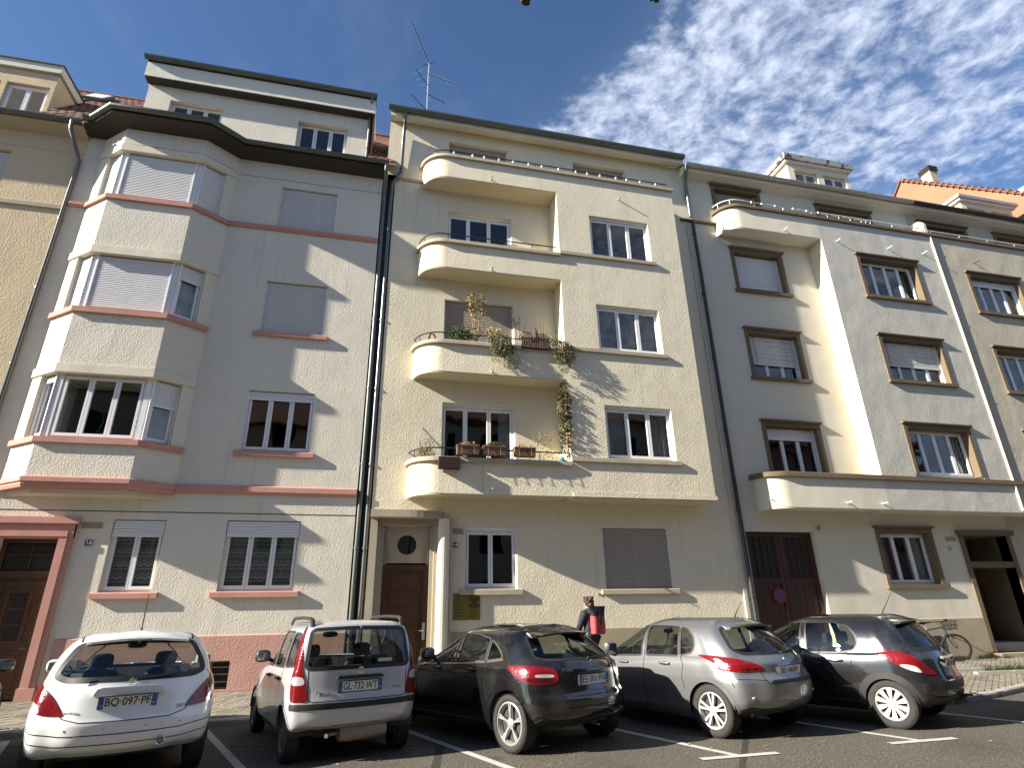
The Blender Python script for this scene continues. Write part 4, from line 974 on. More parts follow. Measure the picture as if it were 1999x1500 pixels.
def pavers():
    w, h, g = .20, .10, .008
    me = MB().box(-w/2+g/2, w/2-g/2, -h/2+g/2, h/2-g/2, -.05, 0).mesh('paver', 'paver')
    rest = MB(); cand = []
    a = R_(38); ca, sa = math.cos(a), math.sin(a)
    for i in range(-90, 190):
        for j in range(-120, 120):
            u, v = (i+(.5 if j % 2 else 0))*w, j*h
            x, y = 6+u*ca-v*sa, 13+u*sa+v*ca
            if -8.5 < x < 22 and inside(x, y): cand.append((x, y))
    cand.sort(key=lambda p: (p[0]-0)**2+p[1]**2 if 9.0 < p[0] < 16 else 1e4+p[0]**2+p[1]**2)
    for k, (x, y) in enumerate(cand):
        z = ST+rnd.uniform(-.004, .003)
        if k < 280: place(me, 'paver', pav, (x, y, z), a)
        else:
            c = [(-w/2+g/2, -h/2+g/2), (w/2-g/2, -h/2+g/2), (w/2-g/2, h/2-g/2), (-w/2+g/2, h/2-g/2)]
            P = [(x+p*ca-q*sa, y+p*sa+q*ca) for p, q in c]
            k0 = len(rest.v); rest.v += [(p[0], p[1], z) for p in P]+[(p[0], p[1], z-.03) for p in P]
            rest.f += [(k0, k0+1, k0+2, k0+3)]+[(k0+4+q, k0+4+(q+1) % 4, k0+(q+1) % 4, k0+q) for q in range(4)]
    o = rest.build('paver_field', 'paver', pav, recalc=False); o['kind'] = 'stuff'
pavers()
# parking bays: slanted lines with a T at the street end
for X0 in (-3.4, -.81, 1.75, 4.3, 6.88, 9.42):
    q = .37; y0, y1 = 6.93, 11.0; w = .055
    if X0 > 9: y1 = 8.9
    if X0 < -3: y1 = 10.9
    mb = MB().poly([(X0-w, y0, .004), (X0+w, y0, .004), (X0+w-q*(y1-y0), y1, .004), (X0-w-q*(y1-y0), y1, .004)])
    mb.poly([(X0-.5, y0-.06, .008), (X0+.5, y0-.06, .008), (X0+.5, y0+.05, .008), (X0-.5, y0+.05, .008)])
    structure(mb.build('parking_line', 'road_paint', recalc=False))
# tree pit edging on the widened pavement and weeds
def weeds():
    for (xa, ya, xb, yb) in ((13.55, 12.45, 16.6, 12.2), (13.55, 11.75, 16.4, 11.5)):
        l = math.hypot(xb-xa, yb-ya); n = 3
        for i in range(n):
            f0, f1 = i/n, (i+.97)/n
            MB().sweep([(xa+(xb-xa)*f0, ya+(yb-ya)*f0), (xa+(xb-xa)*f1, ya+(yb-ya)*f1)], [(-.06, ST-.02), (-.06, ST+.05), (.06, ST+.05), (.06, ST-.02)]).build('edging_stone', 'kerb_granite', pav)
    g = MB()
    def blade(x, y, h, z=ST):
        a = rnd.uniform(0, 6.28); dx, dy = math.cos(a)*h*.6, math.sin(a)*h*.6; w = .006
        g.poly([(x-w, y, z), (x+w, y, z), (x+dx*.5+w*.7, y+dy*.5, z+h*.8), (x+dx*.5-w*.7, y+dy*.5, z+h*.8)]); g.poly([(x+dx*.5-w*.7, y+dy*.5, z+h*.8), (x+dx*.5+w*.7, y+dy*.5, z+h*.8), (x+dx, y+dy, z+h)])
    for _ in range(2600):
        x = rnd.uniform(16.6, 20.6); d = abs(rnd.gauss(0, .09))
        if rnd.random() < .5+.5*math.sin(x*5): blade(x, 14.93-d, rnd.uniform(.03, .12))
    for _ in range(900): blade(rnd.uniform(14.2, 16.4), rnd.uniform(11.75, 12.15), rnd.uniform(.04, .16), ST)
    o = g.build('weeds', 'grass_blade', recalc=False); o['kind'] = 'stuff'; tag(o, 'green weeds growing along the foot of the wall and in the tree pit', 'weeds')
    l = MB()
    for _ in range(420):
        x, y = rnd.uniform(-4, 12), rnd.choice([rnd.uniform(6.2, 11), rnd.uniform(10.75, 11.12), rnd.uniform(10.9, 11.12)]); a = rnd.uniform(0, 6.28); s = rnd.uniform(.015, .04)
        c, d = math.cos(a)*s, math.sin(a)*s; z = .008
        l.poly([(x-c, y-d, z), (x+d*.5, y-c*.5, z+rnd.uniform(0, .015)), (x+c, y+d, z+rnd.uniform(0, .02)), (x-d*.5, y+c*.5, z+.004)])
    o = l.build('fallen_leaves', 'dead_leaf', recalc=False); o['kind'] = 'stuff'; tag(o, 'dry brown leaves scattered over the parking bays', 'leaves')
weeds()
# ------------------------------------------------------------------ the other side of the street, behind the camera (seen only in the glass and paint)
def opposite(x0, x1, h, mat, label):
    B = thing('apartment_building', label, 'building', ((x0+x1)/2, -8.5, 0), world=True)
    Y = -8.5; holes = []
    m = MB(); n = int((x1-x0)/3)
    for i in range(n):
        for k in range(int(h//3.3)):
            xa = x0+.8+i*(x1-x0-1)/n; holes.append((xa, xa+1.5, 1.9+k*3.3, 3.5+k*3.3))
    wall_cells(m, x0, x1, 0, h, Y, holes, -.25).box(x0, x1, Y-9, Y-.3, 0, h-.1).build('wall', mat, B, recalc=False)
    for a, b, c, d in holes:
        f = MB(); bars(f, a, b, c, d, .07, Y-.2, Y-.14); f.box((a+b)/2-.04, (a+b)/2+.04, Y-.2, Y-.14, c+.07, d-.07); w = f.build('window', 'white_pvc', B)
        MB().box(a+.05, b-.05, Y-.19, Y-.18, c+.05, d-.05).build('pane', 'dark_void', w)
    MB().extrude_x([(Y+.4, h), (Y+.4, h+.2), (Y-4.5, h+3.5), (Y-9, h+.2), (Y-9, h)], x0, x1).build('roof', 'tile_red', B)
opposite(-34, -14, 14.5, 'render_beige_grey', 'beige apartment house across the street, left of the photographer')
opposite(-14, 3, 13.2, 'render_ochre', 'ochre apartment house across the street, behind the photographer')
opposite(3, 20, 14.2, 'render_pale_grey', 'pale grey apartment house across the street, right of the photographer')
opposite(20, 44, 13.6, 'render_pink', 'pinkish apartment house across the street at the far right')
# ------------------------------------------------------------------ cars
pmat('car_white', (.70, .71, .71), .28, 0, coat=1., var=.04, vscale=3)
pmat('car_silver', (.50, .51, .54), .3, .35, coat=1., var=.06, vscale=3)
pmat('car_black', (.006, .006, .007), .16, 0, coat=1., col2=(.022, .021, .019), c2scale=2.5, c2lo=.45, c2hi=.8)
pmat('car_grey', (.20, .203, .21), .32, .6, coat=1., var=.06, vscale=3)
pmat('car_black2', (.010, .010, .012), .2, 0, coat=1., col2=(.03, .029, .027), c2scale=2.5, c2lo=.5, c2hi=.8)
pmat('plastic_black', (.018, .018, .019), .5, var=.25, vscale=6)
pmat('rubber', (.022, .021, .02), .8, var=.3, vscale=12, bump=.001, bscale=80)
pmat('tread', (.014, .014, .013), .9)
pmat('alloy', (.46, .45, .42), .35, .6, var=.12, vscale=10)
pmat('alloy_bright', (.50, .49, .47), .4, .5, var=.1, vscale=10)
pmat('alloy_dark', (.16, .155, .15), .45, .6, var=.2)
pmat('chrome', (.75, .75, .76), .12, 1.)
pmat('lens_red', (.15, .003, .005), .15, 0, coat=.8, spec=.5, var=.7, vscale=22, bump=.004, bscale=26)
pmat('lens_dark_red', (.05, .002, .004), .08, 0, coat=1., var=.2, vscale=30)
pmat('lens_clear', (.62, .60, .58), .12, .4, coat=1., var=.3, vscale=40)
pmat('shut_line', (.004, .004, .004), .9)
pmat('seat_cloth', (.028, .028, .032), .9, var=.3, vscale=12)
pmat('cabin_trim', (.03, .03, .032), .7)
pmat('cabin_grey', (.10, .10, .10), .8)
pmat('plate_reflective', (.72, .72, .69), .4, var=.06)
pmat('plate_band', (.03, .09, .33), .4)
pmat('steel_dull', (.28, .25, .21), .5, .8, var=.4, vscale=15)
pmat('sticker', (.45, .46, .44), .6)
glassmat('car_glass', (.66, .71, .67), .055)
glassmat('car_glass_dark', (.18, .20, .20), .045)

def pchip(t, Y, tq):
    """monotone cubic through Y[k] (k along axis 0) at parameters t"""
    t = np.asarray(t, float); Y = np.asarray(Y, float); h = np.diff(t); sh = (-1,)+(1,)*(Y.ndim-1)
    d = np.diff(Y, axis=0)/h.reshape(sh)
    m = np.zeros_like(Y)
    a, b = d[:-1], d[1:]; w1 = (2*h[1:]+h[:-1]).reshape(sh); w2 = (h[1:]+2*h[:-1]).reshape(sh)
    with np.errstate(divide='ignore', invalid='ignore'):
        mm = (w1+w2)/(w1/a+w2/b)
    m[1:-1] = np.where((a*b) > 0, mm, 0); m[1:-1] = np.nan_to_num(m[1:-1])
    m[0] = d[0]; m[-1] = d[-1]; m[-1, ..., 2] = 0
    k = np.clip(np.searchsorted(t, tq, side='right')-1, 0, len(h)-1); s = (tq-t[k])/h[k]; s = s.reshape(sh); hh = h[k].reshape(sh)
    return (2*s**3-3*s**2+1)*Y[k]+(s**3-2*s**2+s)*hh*m[k]+(-2*s**3+3*s**2)*Y[k+1]+(s**3-s**2)*hh*m[k+1]
def catmull(t, Y, tq):
    t = np.asarray(t, float); Y = np.asarray(Y, float); h = np.diff(t); sh = (-1,)+(1,)*(Y.ndim-1)
    d = np.diff(Y, axis=0)/h.reshape(sh); m = np.zeros_like(Y)
    m[1:-1] = (d[:-1]*h[1:].reshape(sh)+d[1:]*h[:-1].reshape(sh))/(h[1:]+h[:-1]).reshape(sh); m[0] = d[0]; m[-1] = d[-1]; m[0, ..., 1:] = 0; m[-1, ..., 1:] = 0
    k = np.clip(np.searchsorted(t, tq, side='right')-1, 0, len(h)-1); s = ((tq-t[k])/h[k]).reshape(sh); hh = h[k].reshape(sh)
    return (2*s**3-3*s**2+1)*Y[k]+(s**3-2*s**2+s)*hh*m[k]+(-2*s**3+3*s**2)*Y[k+1]+(s**3-s**2)*hh*m[k+1]

class Surf:
    """half a car body as a smooth sheet: rows run round the car, stacked from the sill to the roof's centre line.
    x right, y forward from the rear axle, z up"""
    def __init__(s, rows, roof_z, roof_y, nu=7, nv=6):
        R = []
        for r in rows:
            yr, zr, zs, zf, w, yf = r['yr'], r['zr'], r.get('zs', r['zr']), r.get('zf', r['zr']), r['w'], r['yf']
            bow, rc = r.get('bow', .1), r.get('rc', .2); bf, rf = r.get('bf', .25), r.get('rf', .35)
            wp = w-rc*.8; pts = [(0, yr, zr), (.4*wp, yr+bow*.1, zr), (.74*wp, yr+bow*.42, zr), (wp, yr+bow, zr)]
            pts += [(w-rc*.25, yr+bow+rc*.32, zr*.8+zs*.2), (w-.012, yr+bow+rc, zr*.5+zs*.5)]
            ys, ye = yr+bow+rc, yf-bf-rf
            for f in (.1, .24, .4, .56, .72, .86):
                q = 1-(max(0, f-.5)*.10)**1*.6 if True else 1
                pts.append((w*q, ys+(ye-ys)*f, zs+(zf-zs)*max(0, f-.15)**1.3*.9))
            wf = w*.93
            pts += [(wf, ye, zs+(zf-zs)*.9), (wf-rf*.25, ye+rf*.6, zf), (wf-rf, yf-bf*.55, zf), (.45*wf, yf-bf*.15, zf), (0, yf, zf)]
            R.append(pts)
        R = np.array(R)                     # K x N x 3
        cen = R[-1].copy(); ya, yb = roof_y; yy = R[-1][:, 1]; f = (yy-yy.min())/(yy.max()-yy.min())
        cen[:, 0] = 0; cen[:, 1] = ya+(yb-ya)*f; cen[:, 2] = roof_z(cen[:, 1]) if callable(roof_z) else roof_z
        R = np.concatenate([R, cen[None]], 0)
        K, N, _ = R.shape
        tu = np.concatenate([[0], np.cumsum(np.linalg.norm(np.diff(R[2:7], axis=1), axis=2).mean(0))])
        tq = np.concatenate([np.linspace(tu[i], tu[i+1], nu, endpoint=False) for i in range(N-1)]+[[tu[-1]]])
        G = catmull(tu, R.transpose(1, 0, 2), tq).transpose(1, 0, 2)
        tv = np.concatenate([[0], np.cumsum(np.linalg.norm(np.diff(R, axis=0), axis=2)[:, :8].mean(1)+.02)])
        tqv = np.concatenate([np.linspace(tv[i], tv[i+1], nv, endpoint=False) for i in range(K-1)]+[[tv[-1]]])
        G = pchip(tv, G, tqv)
        G[..., 0] = np.maximum(G[..., 0], 0); G[:, 0, 0] = 0; G[:, -1, 0] = 0; G[-1, :, 0] = 0
        s.G = G; A, B, _ = G.shape
        ss = np.concatenate([np.zeros((A, 1)), np.cumsum(np.linalg.norm(np.diff(G[..., :2], axis=1), axis=2), 1)], 1)
        du = np.gradient(G, axis=1); dv = np.gradient(G, axis=0); n = np.cross(du, dv); l = np.linalg.norm(n, axis=2, keepdims=True); l[l == 0] = 1; n = n/l
        n[:, 0, 0] = 0; n[:, -1, 0] = 0; n[-1, :, 0] = 0
        # degenerate spots: borrow a neighbour
        n = np.nan_to_num(n); n /= np.maximum(np.linalg.norm(n, axis=2, keepdims=True), 1e-9)
        s.att = [list(map(float, (*G[i, j], ss[i, j], *n[i, j]))) for i in range(A) for j in range(B)]
        s.faces = [[i*B+j, i*B+j+1, (i+1)*B+j+1, (i+1)*B+j] for i in range(A-1) for j in range(B-1)]
        s.lab = ['body']*len(s.faces)
        T = np.array([[f[0], f[1], f[2]] for f in s.faces]+[[f[0], f[2], f[3]] for f in s.faces]); s.T = T; s.A0 = np.array(s.att)
    def cut(s, poly, axes, label, mask=None, of=('body',)):
        i, j = axes; P = [tuple(p) for p in poly]
        x0, x1 = min(p[0] for p in P), max(p[0] for p in P); z0, z1 = min(p[1] for p in P), max(p[1] for p in P)
        att = s.att
        def cand(f):
            a = [att[v][i] for v in f]; b = [att[v][j] for v in f]
            return max(a) > x0 and min(a) < x1 and max(b) > z0 and min(b) < z1 and (mask is None or mask([sum(att[v][k] for v in f)/len(f) for k in range(7)]))
        sel = [k for k, f in enumerate(s.faces) if s.lab[k] in of and cand(f)]
        rest = set(sel); keepF = [f for k, f in enumerate(s.faces) if k not in rest]; keepL = [l for k, l in enumerate(s.lab) if k not in rest]
        work = [(s.faces[k], s.lab[k]) for k in sel]
        cache = {}
        for e in range(len(P)):
            (ax_, az_), (bx, bz) = P[e], P[(e+1) % len(P)]
            nx, nz = -(bz-az_), bx-ax_; l = math.hypot(nx, nz)
            if l < 1e-9: continue
            nx /= l; nz /= l; out = []; ex0, ex1, ez0, ez1 = min(ax_, bx)-.03, max(ax_, bx)+.03, min(az_, bz)-.03, max(az_, bz)+.03
            for f, lb in work:
                a = [att[v][i] for v in f]; b = [att[v][j] for v in f]
                if max(a) < ex0 or min(a) > ex1 or max(b) < ez0 or min(b) > ez1: out.append((f, lb)); continue
                d = [(p-ax_)*nx+(q-az_)*nz for p, q in zip(a, b)]
                if min(d) > -1e-6 or max(d) < 1e-6: out.append((f, lb)); continue
                A_, B_ = [], []
                for k in range(len(f)):
                    v, w = f[k], f[(k+1) % len(f)]; dv, dw = d[k], d[(k+1) % len(f)]
                    if dv >= -1e-6: A_.append(v)
                    if dv <= 1e-6: B_.append(v)
                    if (dv > 1e-6 and dw < -1e-6) or (dv < -1e-6 and dw > 1e-6):
                        key = (min(v, w), max(v, w), e)
                        if key not in cache:
                            t = dv/(dv-dw); att.append([p+(q-p)*t for p, q in zip(att[v], att[w])]); cache[key] = len(att)-1
                        A_.append(cache[key]); B_.append(cache[key])
                if len(A_) > 2: out.append((A_, lb))
                if len(B_) > 2: out.append((B_, lb))
            work = out
        def ins(x, z):
            r = False
            for k in range(len(P)):
                (xa, za), (xb, zb) = P[k], P[k-1]
                if (za > z) != (zb > z) and x < (xb-xa)*(z-za)/(zb-za)+xa: r = not r
            return r
        for f, lb in work:
            cx = sum(att[v][i] for v in f)/len(f); cz = sum(att[v][j] for v in f)/len(f)
            keepF.append(f); keepL.append(label if ins(cx, cz) else lb)
        s.faces, s.lab = keepF, keepL
    def at(s, a, b, axes=(1, 2), mask=None, near=None):
        """point and normal on the sheet where attribute i is a and attribute j is b"""
        i, j = axes; V = s.A0; T = s.T
        p0, p1, p2 = V[T[:, 0]], V[T[:, 1]], V[T[:, 2]]
        d = (p1[:, j]-p2[:, j])*(p0[:, i]-p2[:, i])+(p2[:, i]-p1[:, i])*(p0[:, j]-p2[:, j]); d = np.where(np.abs(d) < 1e-12, 1e-12, d)
        l0 = ((p1[:, j]-p2[:, j])*(a-p2[:, i])+(p2[:, i]-p1[:, i])*(b-p2[:, j]))/d
        l1 = ((p2[:, j]-p0[:, j])*(a-p2[:, i])+(p0[:, i]-p2[:, i])*(b-p2[:, j]))/d; l2 = 1-l0-l1
        ok = (l0 > -1e-3) & (l1 > -1e-3) & (l2 > -1e-3)
        q = p0*l0[:, None]+p1*l1[:, None]+p2*l2[:, None]
        if mask is not None: ok &= mask(q)
        k = np.nonzero(ok)[0]
        if len(k) == 0: return None
        # keep the outermost hit
        sc = q[k][:, 0] if axes == (1, 2) else -q[k][:, 1]
        r = q[k[np.argmax(sc)]]; n = Vector(r[4:7]); n.normalize()
        return Vector(r[:3]), n
    def mesh(s, label, name, mats, off=0., mirror=0, skirt=0.):
        """mirror 0: both halves in one mesh; 1: right half only; -1: left half only"""
        F = [f for f, l in zip(s.faces, s.lab) if l == label]
        if not F: return None
        used = sorted({v for f in F for v in f}); mp = {v: k for k, v in enumerate(used)}
        V, Nn, FF, first = [], [], [], {}
        for sg in ((1, -1) if mirror == 0 else (mirror,)):
            idx = {}
            for v in used:
                a = s.att[v]
                if sg < 0 and mirror == 0 and abs(a[0]) < 1e-6: idx[v] = first[v]; continue
                idx[v] = len(V)
                if sg > 0 and mirror == 0: first[v] = len(V)
                n = Vector(a[4:7]); n = n.normalized() if n.length > 1e-9 else Vector((0, 0, 1))
                p = Vector(a[:3])+n*off; V.append((p.x*sg, p.y, p.z)); Nn.append((n.x*sg, n.y, n.z))
            for f in F:
                g = [idx[v] for v in f]
                # drop doubled vertices at the centre line
                h = []
                for q in g:
                    if not h or (Vector(V[q])-Vector(V[h[-1]])).length > 1e-7: h.append(q)
                if len(h) > 1 and (Vector(V[h[0]])-Vector(V[h[-1]])).length <= 1e-7: h.pop()
                if len(h) > 2: FF.append(h if sg > 0 else h[::-1])
        if skirt:
            cnt = {}
            for f in FF:
                for k in range(len(f)): e = (f[k], f[(k+1) % len(f)]); cnt[e] = cnt.get(e, 0)+1
            for (a, b) in [e for e in cnt if (e[1], e[0]) not in cnt]:
                k0 = len(V); na, nb = Vector(Nn[a]), Vector(Nn[b]); pa, pb = Vector(V[a]), Vector(V[b]); t = (pb-pa)
                if t.length < 1e-6: continue
                sn = t.cross(na).normalized()
                for p, n in ((pa, na), (pb, nb), (pb-nb*skirt, nb), (pa-na*skirt, na)): V.append(tuple(p)); Nn.append(tuple(sn))
                FF.append([k0+1, k0, k0+3, k0+2])
        me = bpy.data.meshes.new(name); me.from_pydata(V, [], FF)
        for m in mats: me.materials.append(MATS[m])
        me.polygons.foreach_set('use_smooth', [True]*len(me.polygons))
        me.normals_split_custom_set_from_vertices([Vector(n).normalized() for n in Nn])
        return me

SIDE = lambda q: q[0] > .3
def NPSIDE(q): return q[:, 0] > .3
def resample(P, step):
    out = [P[0]]
    for a, b in zip(P, P[1:]):
        l = math.hypot(b[0]-a[0], b[1]-a[1]); n = max(1, int(l/step))
        out += [(a[0]+(b[0]-a[0])*k/n, a[1]+(b[1]-a[1])*k/n) for k in range(1, n+1)]
    return out
def smoothpoly(P, n=4, closed=True):
    """round a polygon through its points (Catmull-Rom)"""
    out = []; N = len(P)
    for i in range(N if closed else N-1):
        p0, p1, p2, p3 = (P[(i+k-1) % N] for k in range(4))
        for q in range(n):
            t = q/n
            out.append(tuple(.5*(2*p1[c]+(-p0[c]+p2[c])*t+(2*p0[c]-5*p1[c]+4*p2[c]-p3[c])*t*t+(-p0[c]+3*p1[c]-3*p2[c]+p3[c])*t**3) for c in (0, 1)))
    return out
def roundpoly(P, r=.03, n=3):
    """cut the corners of a polygon"""
    out = []; N = len(P)
    for i in range(N):
        a, b, c = Vector(P[i-1]), Vector(P[i]), Vector(P[(i+1) % N])
        la, lc = (a-b).length, (c-b).length; q = min(r, la*.4, lc*.4)
        p, s = b+(a-b)/la*q, b+(c-b)/lc*q
        for k in range(n+1):
            t = k/n; out.append(tuple((1-t)**2*p+2*t*(1-t)*b+t*t*s))
    return out
def ribbon(S, pts, axes, hw, off=.003, mask=None, step=.015, closed=False, sides=(1, -1)):
    P = resample(list(pts)+([pts[0]] if closed else []), step); Q = [S.at(a, b, axes, mask) for a, b in P]; Q = [q for q in Q if q]
    m = MB()
    for sg in sides:
        k0 = len(m.v)
        for i, (p, n) in enumerate(Q):
            t = Q[min(i+1, len(Q)-1)][0]-Q[max(i-1, 0)][0]
            w = n.cross(t); w = w.normalized()*hw if w.length > 1e-9 else Vector((0, 0, hw))
            for c in (p+w+n*off, p-w+n*off): m.v.append((c.x*sg, c.y, c.z))
        for i in range(len(Q)-1):
            a = k0+2*i; m.f.append((a, a+1, a+3, a+2) if sg > 0 else (a, a+2, a+3, a+1))
    return m
def rounded_box(x0, x1, y0, y1, z0, z1, r):
    return MB().box(x0, x1, y0, y1, z0, z1), r
def wheel(car, x, y, r, wd, rimr, style, rimmat, side):
    """tyre with its rim; the rim's face looks outward"""
    h = wd/2
    prof = [(rimr, -h*.82), (rimr+.012, -h*.95), (r-.045, -h), (r-.018, -h*.94), (r-.003, -h*.78), (r, -h*.5), (r, h*.5), (r-.003, h*.78), (r-.018, h*.94), (r-.045, h), (rimr+.012, h*.95), (rimr, h*.82)]
    t = MB().lathe(prof, axis='x', n=48)
    nb = 60
    for i in range(nb):
        for xx in (-h*.66, h*.66):
            a = 2*math.pi*i/nb; c, s_ = math.cos(a), math.sin(a); b = MB().box(-h*.22, h*.22, -.008, .008, r-.003, r+.004)
            t.add(b, Matrix.Translation((xx, 0, 0)) @ Matrix.Rotation(a, 4, 'X'))
    me = t.mesh('wheel', 'rubber', smooth=True)
    w = place(me, 'wheel', car, (x, y, r))
    f = MB(); fo = side*h*.78; sd_ = side
    f.lathe([(rimr+.004, fo+sd_*.006), (rimr-.006, fo+sd_*.012), (rimr-.018, fo+sd_*.004), (rimr-.03, fo-sd_*.04), (rimr-.035, -fo)], axis='x', n=48)
    def spoke(a, r0, r1, w0, w1, d0, d1, th=.018, skew=0.):
        P = [(-w0, r0), (w0, r0), (w1+skew, r1), (-w1+skew, r1)]
        k0 = len(f.v)
        for (px, pr), dd in zip(P, (d0, d0, d1, d1)):
            for e in (0, -th):
                xx = fo+sd_*(dd+e); yy, zz = px*math.cos(a)-pr*math.sin(a), px*math.sin(a)+pr*math.cos(a); f.v.append((xx, yy, zz))
        q = lambda i, e: k0+2*i+e
        f.f += [(q(0, 0), q(1, 0), q(2, 0), q(3, 0)), (q(3, 1), q(2, 1), q(1, 1), q(0, 1))]+[(q(i, 0), q(i, 1), q((i+1) % 4, 1), q((i+1) % 4, 0)) for i in range(4)]
    R1 = rimr-.008
    if style == 'ten':
        for k in range(10): spoke(k*math.pi/5, .05, R1, .014, .036, -.005, .004)
        for k in range(10): spoke(k*math.pi/5+.02, .05, R1, .003, .005, -.001, .009, .01)
    elif style == 'twin5':
        for k in range(5):
            for q in (-1, 1): spoke(k*2*math.pi/5+q*.19, .045, R1, .012, .017, .0, .006)
    elif style == 'star5':
        for k in range(5):
            for q in (-1, 1): spoke(k*2*math.pi/5+q*.13, .05, R1, .010, .011, -.004, .006, skew=q*.05)
        f.lathe([(rimr-.004, fo+sd_*.012), (rimr-.016, fo+sd_*.013), (rimr-.018, fo+sd_*.002)], axis='x', n=48)
    else:
        for k in range(6):
            for q in (-1, 1): spoke(k*math.pi/3+q*.2, .05, R1, .009, .010, .0, -.01, skew=-q*.03)
    f.lathe([(0, fo+sd_*.006), (.03, fo+sd_*.006), (.055, fo-sd_*.004), (.06, fo-sd_*.03)], axis='x', n=20)
    rm = f.build('rim', rimmat, w, smooth=False)
    MB().lathe([(.0, fo-sd_*.055), (rimr-.04, fo-sd_*.055)], axis='x', n=32).build('brake_disc', 'cabin_trim', w)
    return w
def plate(car, loc, tilt, text, right='54', w=.52, h=.11, swiss=False):
    p = place(MB().box(-w/2, w/2, -.008, 0, -h/2, h/2).mesh('number_plate', 'plate_reflective', bevel=.003), 'number_plate', car, loc); p.rotation_euler.x = tilt
    b = MB(); bars(b, -w/2-.006, w/2+.006, -h/2-.006, h/2+.006, .007, -.011, .004); b.build('plate_frame', 'plastic_black', p)
    if not swiss:
        MB().box(-w/2+.004, -w/2+.045, -.0095, -.0082, -h/2+.004, h/2-.004).build('plate_band', 'plate_band', p)
        MB().box(w/2-.045, w/2-.004, -.0095, -.0082, -h/2+.004, h/2-.004).build('plate_band', 'plate_band', p)
        t = place(text_mesh('F', .03, 'plate_white', .0005), 'country_letter', p, (-w/2+.025, -.0105, -.03)); t.rotation_euler.x = math.pi/2
        t = place(text_mesh(right, .028, 'plate_white', .0005), 'region_number', p, (w/2-.025, -.0105, -.028)); t.rotation_euler.x = math.pi/2
    tx = text_mesh(text, .112 if not swiss else .1, 'plate_black', .0006, 1.0, bold=.0012)
    t = place(tx, 'registration', p, (0, -.0098, -.001)); t.rotation_euler.x = math.pi/2
    xs = [v.co.x for v in tx.vertices]; wd = max(xs)-min(xs); t.scale.x = min(1.1, (w-.11)/wd)
    return p
def ellipsoid(cx, cy, cz, rx, ry, rz, n=14, m=9, sq=1.):
    b = MB()
    pr = []
    for i in range(m+1):
        a = math.pi*i/m-math.pi/2; pr.append((math.copysign(abs(math.cos(a))**sq, 1), math.copysign(abs(math.sin(a))**sq, math.sin(a))))
    for i in range(m):
        for j in range(n):
            q = []
            for (ii, jj) in ((i, j), (i, j+1), (i+1, j+1), (i+1, j)):
                a = 2*math.pi*jj/n; c, s_ = math.cos(a), math.sin(a)
                q.append((cx+rx*pr[ii][0]*math.copysign(abs(c)**sq, c), cy+ry*pr[ii][0]*math.copysign(abs(s_)**sq, s_), cz+rz*pr[ii][1]))
            b.poly(q)
    return b
def seats(car, yf, yb, zb, xo=.36, rear_heads=2, hz=0.):
    def seat(name, x, y, w, zt, head=True):
        m = ellipsoid(x, y, .45, w, .25, .1, sq=.5); m.add(ellipsoid(x, y-.22, .5+(zt-.5)/2, w*.92, .09, (zt-.5)/2+.04, sq=.5))
        o = m.build(name, 'seat_cloth', car, smooth='all', weld=True)
        if head:
            for xx in ([x] if w < .4 else [x-.36, x+.36]): 
                hm = ellipsoid(xx, y-.26, zt+.14, .125, .05, .085, sq=.6); hm.tube([(xx-.05, y-.25, zt-.05), (xx-.05, y-.25, zt+.1)], .008, 6); hm.tube([(xx+.05, y-.25, zt-.05), (xx+.05, y-.25, zt+.1)], .008, 6)
                hm.build('headrest', 'seat_cloth', o, smooth='all', weld=True)
    for x in (-xo, xo): seat('front_seat', x, yf, .25, zb+.02+hz)
    seat('rear_seat', 0, yb, .6, zb-.1, rear_heads > 0)
BADGES = {}
def lion(car, loc, tilt, s=.085):
    """a small rampant lion badge"""
    P = [(-.1, -.5), (.05, -.5), (.02, -.25), (.2, -.05), (.3, -.35), (.2, -.5), (.42, -.5), (.46, -.2), (.36, .1), (.5, .3), (.42, .42), (.3, .3), (.12, .3), (.15, .5), (-.12, .5), (-.3, .36), (-.22, .25), (-.42, .2), (-.5, .02), (-.3, .08), (-.16, .08), (-.2, -.08), (-.46, -.1), (-.5, -.28), (-.28, -.22), (-.02, -.2)]
    b = MB().extrude_y([(x*s, z*s) for x, z in P], -.006, 0).build('badge', 'chrome', car); b.location = loc; b.rotation_euler.x = tilt
def star(car, loc, tilt, r=.045):
    m = MB().lathe([(r*.9, -.004), (r, -.008), (r*1.08, -.004), (r, 0)], axis='y', n=28, closed=True)
    for k in range(3):
        a = math.pi/2+k*2*math.pi/3; c, s_ = math.cos(a), math.sin(a); w = r*.16
        m.poly([(c*r, -.006, s_*r), (-s_*w, -.004, c*w), (0, -.012, 0)]); m.poly([(c*r, -.006, s_*r), (0, -.012, 0), (s_*w, -.004, -c*w)])
    b = m.build('badge', 'chrome', car); b.location = loc; b.rotation_euler.x = tilt
def lettering(car, txt, size, x, z, S, mat='chrome', name='lettering', dy=-.004, space=1.):
    q = S.at(abs(x), z, (0, 2), lambda q: q[:, 5] < -.2)
    if not q: return
    p, n = q; t = place(text_mesh(txt, size, mat, .0012, space), name, car, (x, p.y+dy, z)); t.rotation_euler = (math.pi/2-math.asin(max(-1, min(1, n.z)))*1., 0, math.copysign(1, x)*math.atan2(abs(n.x), -n.y)); return t

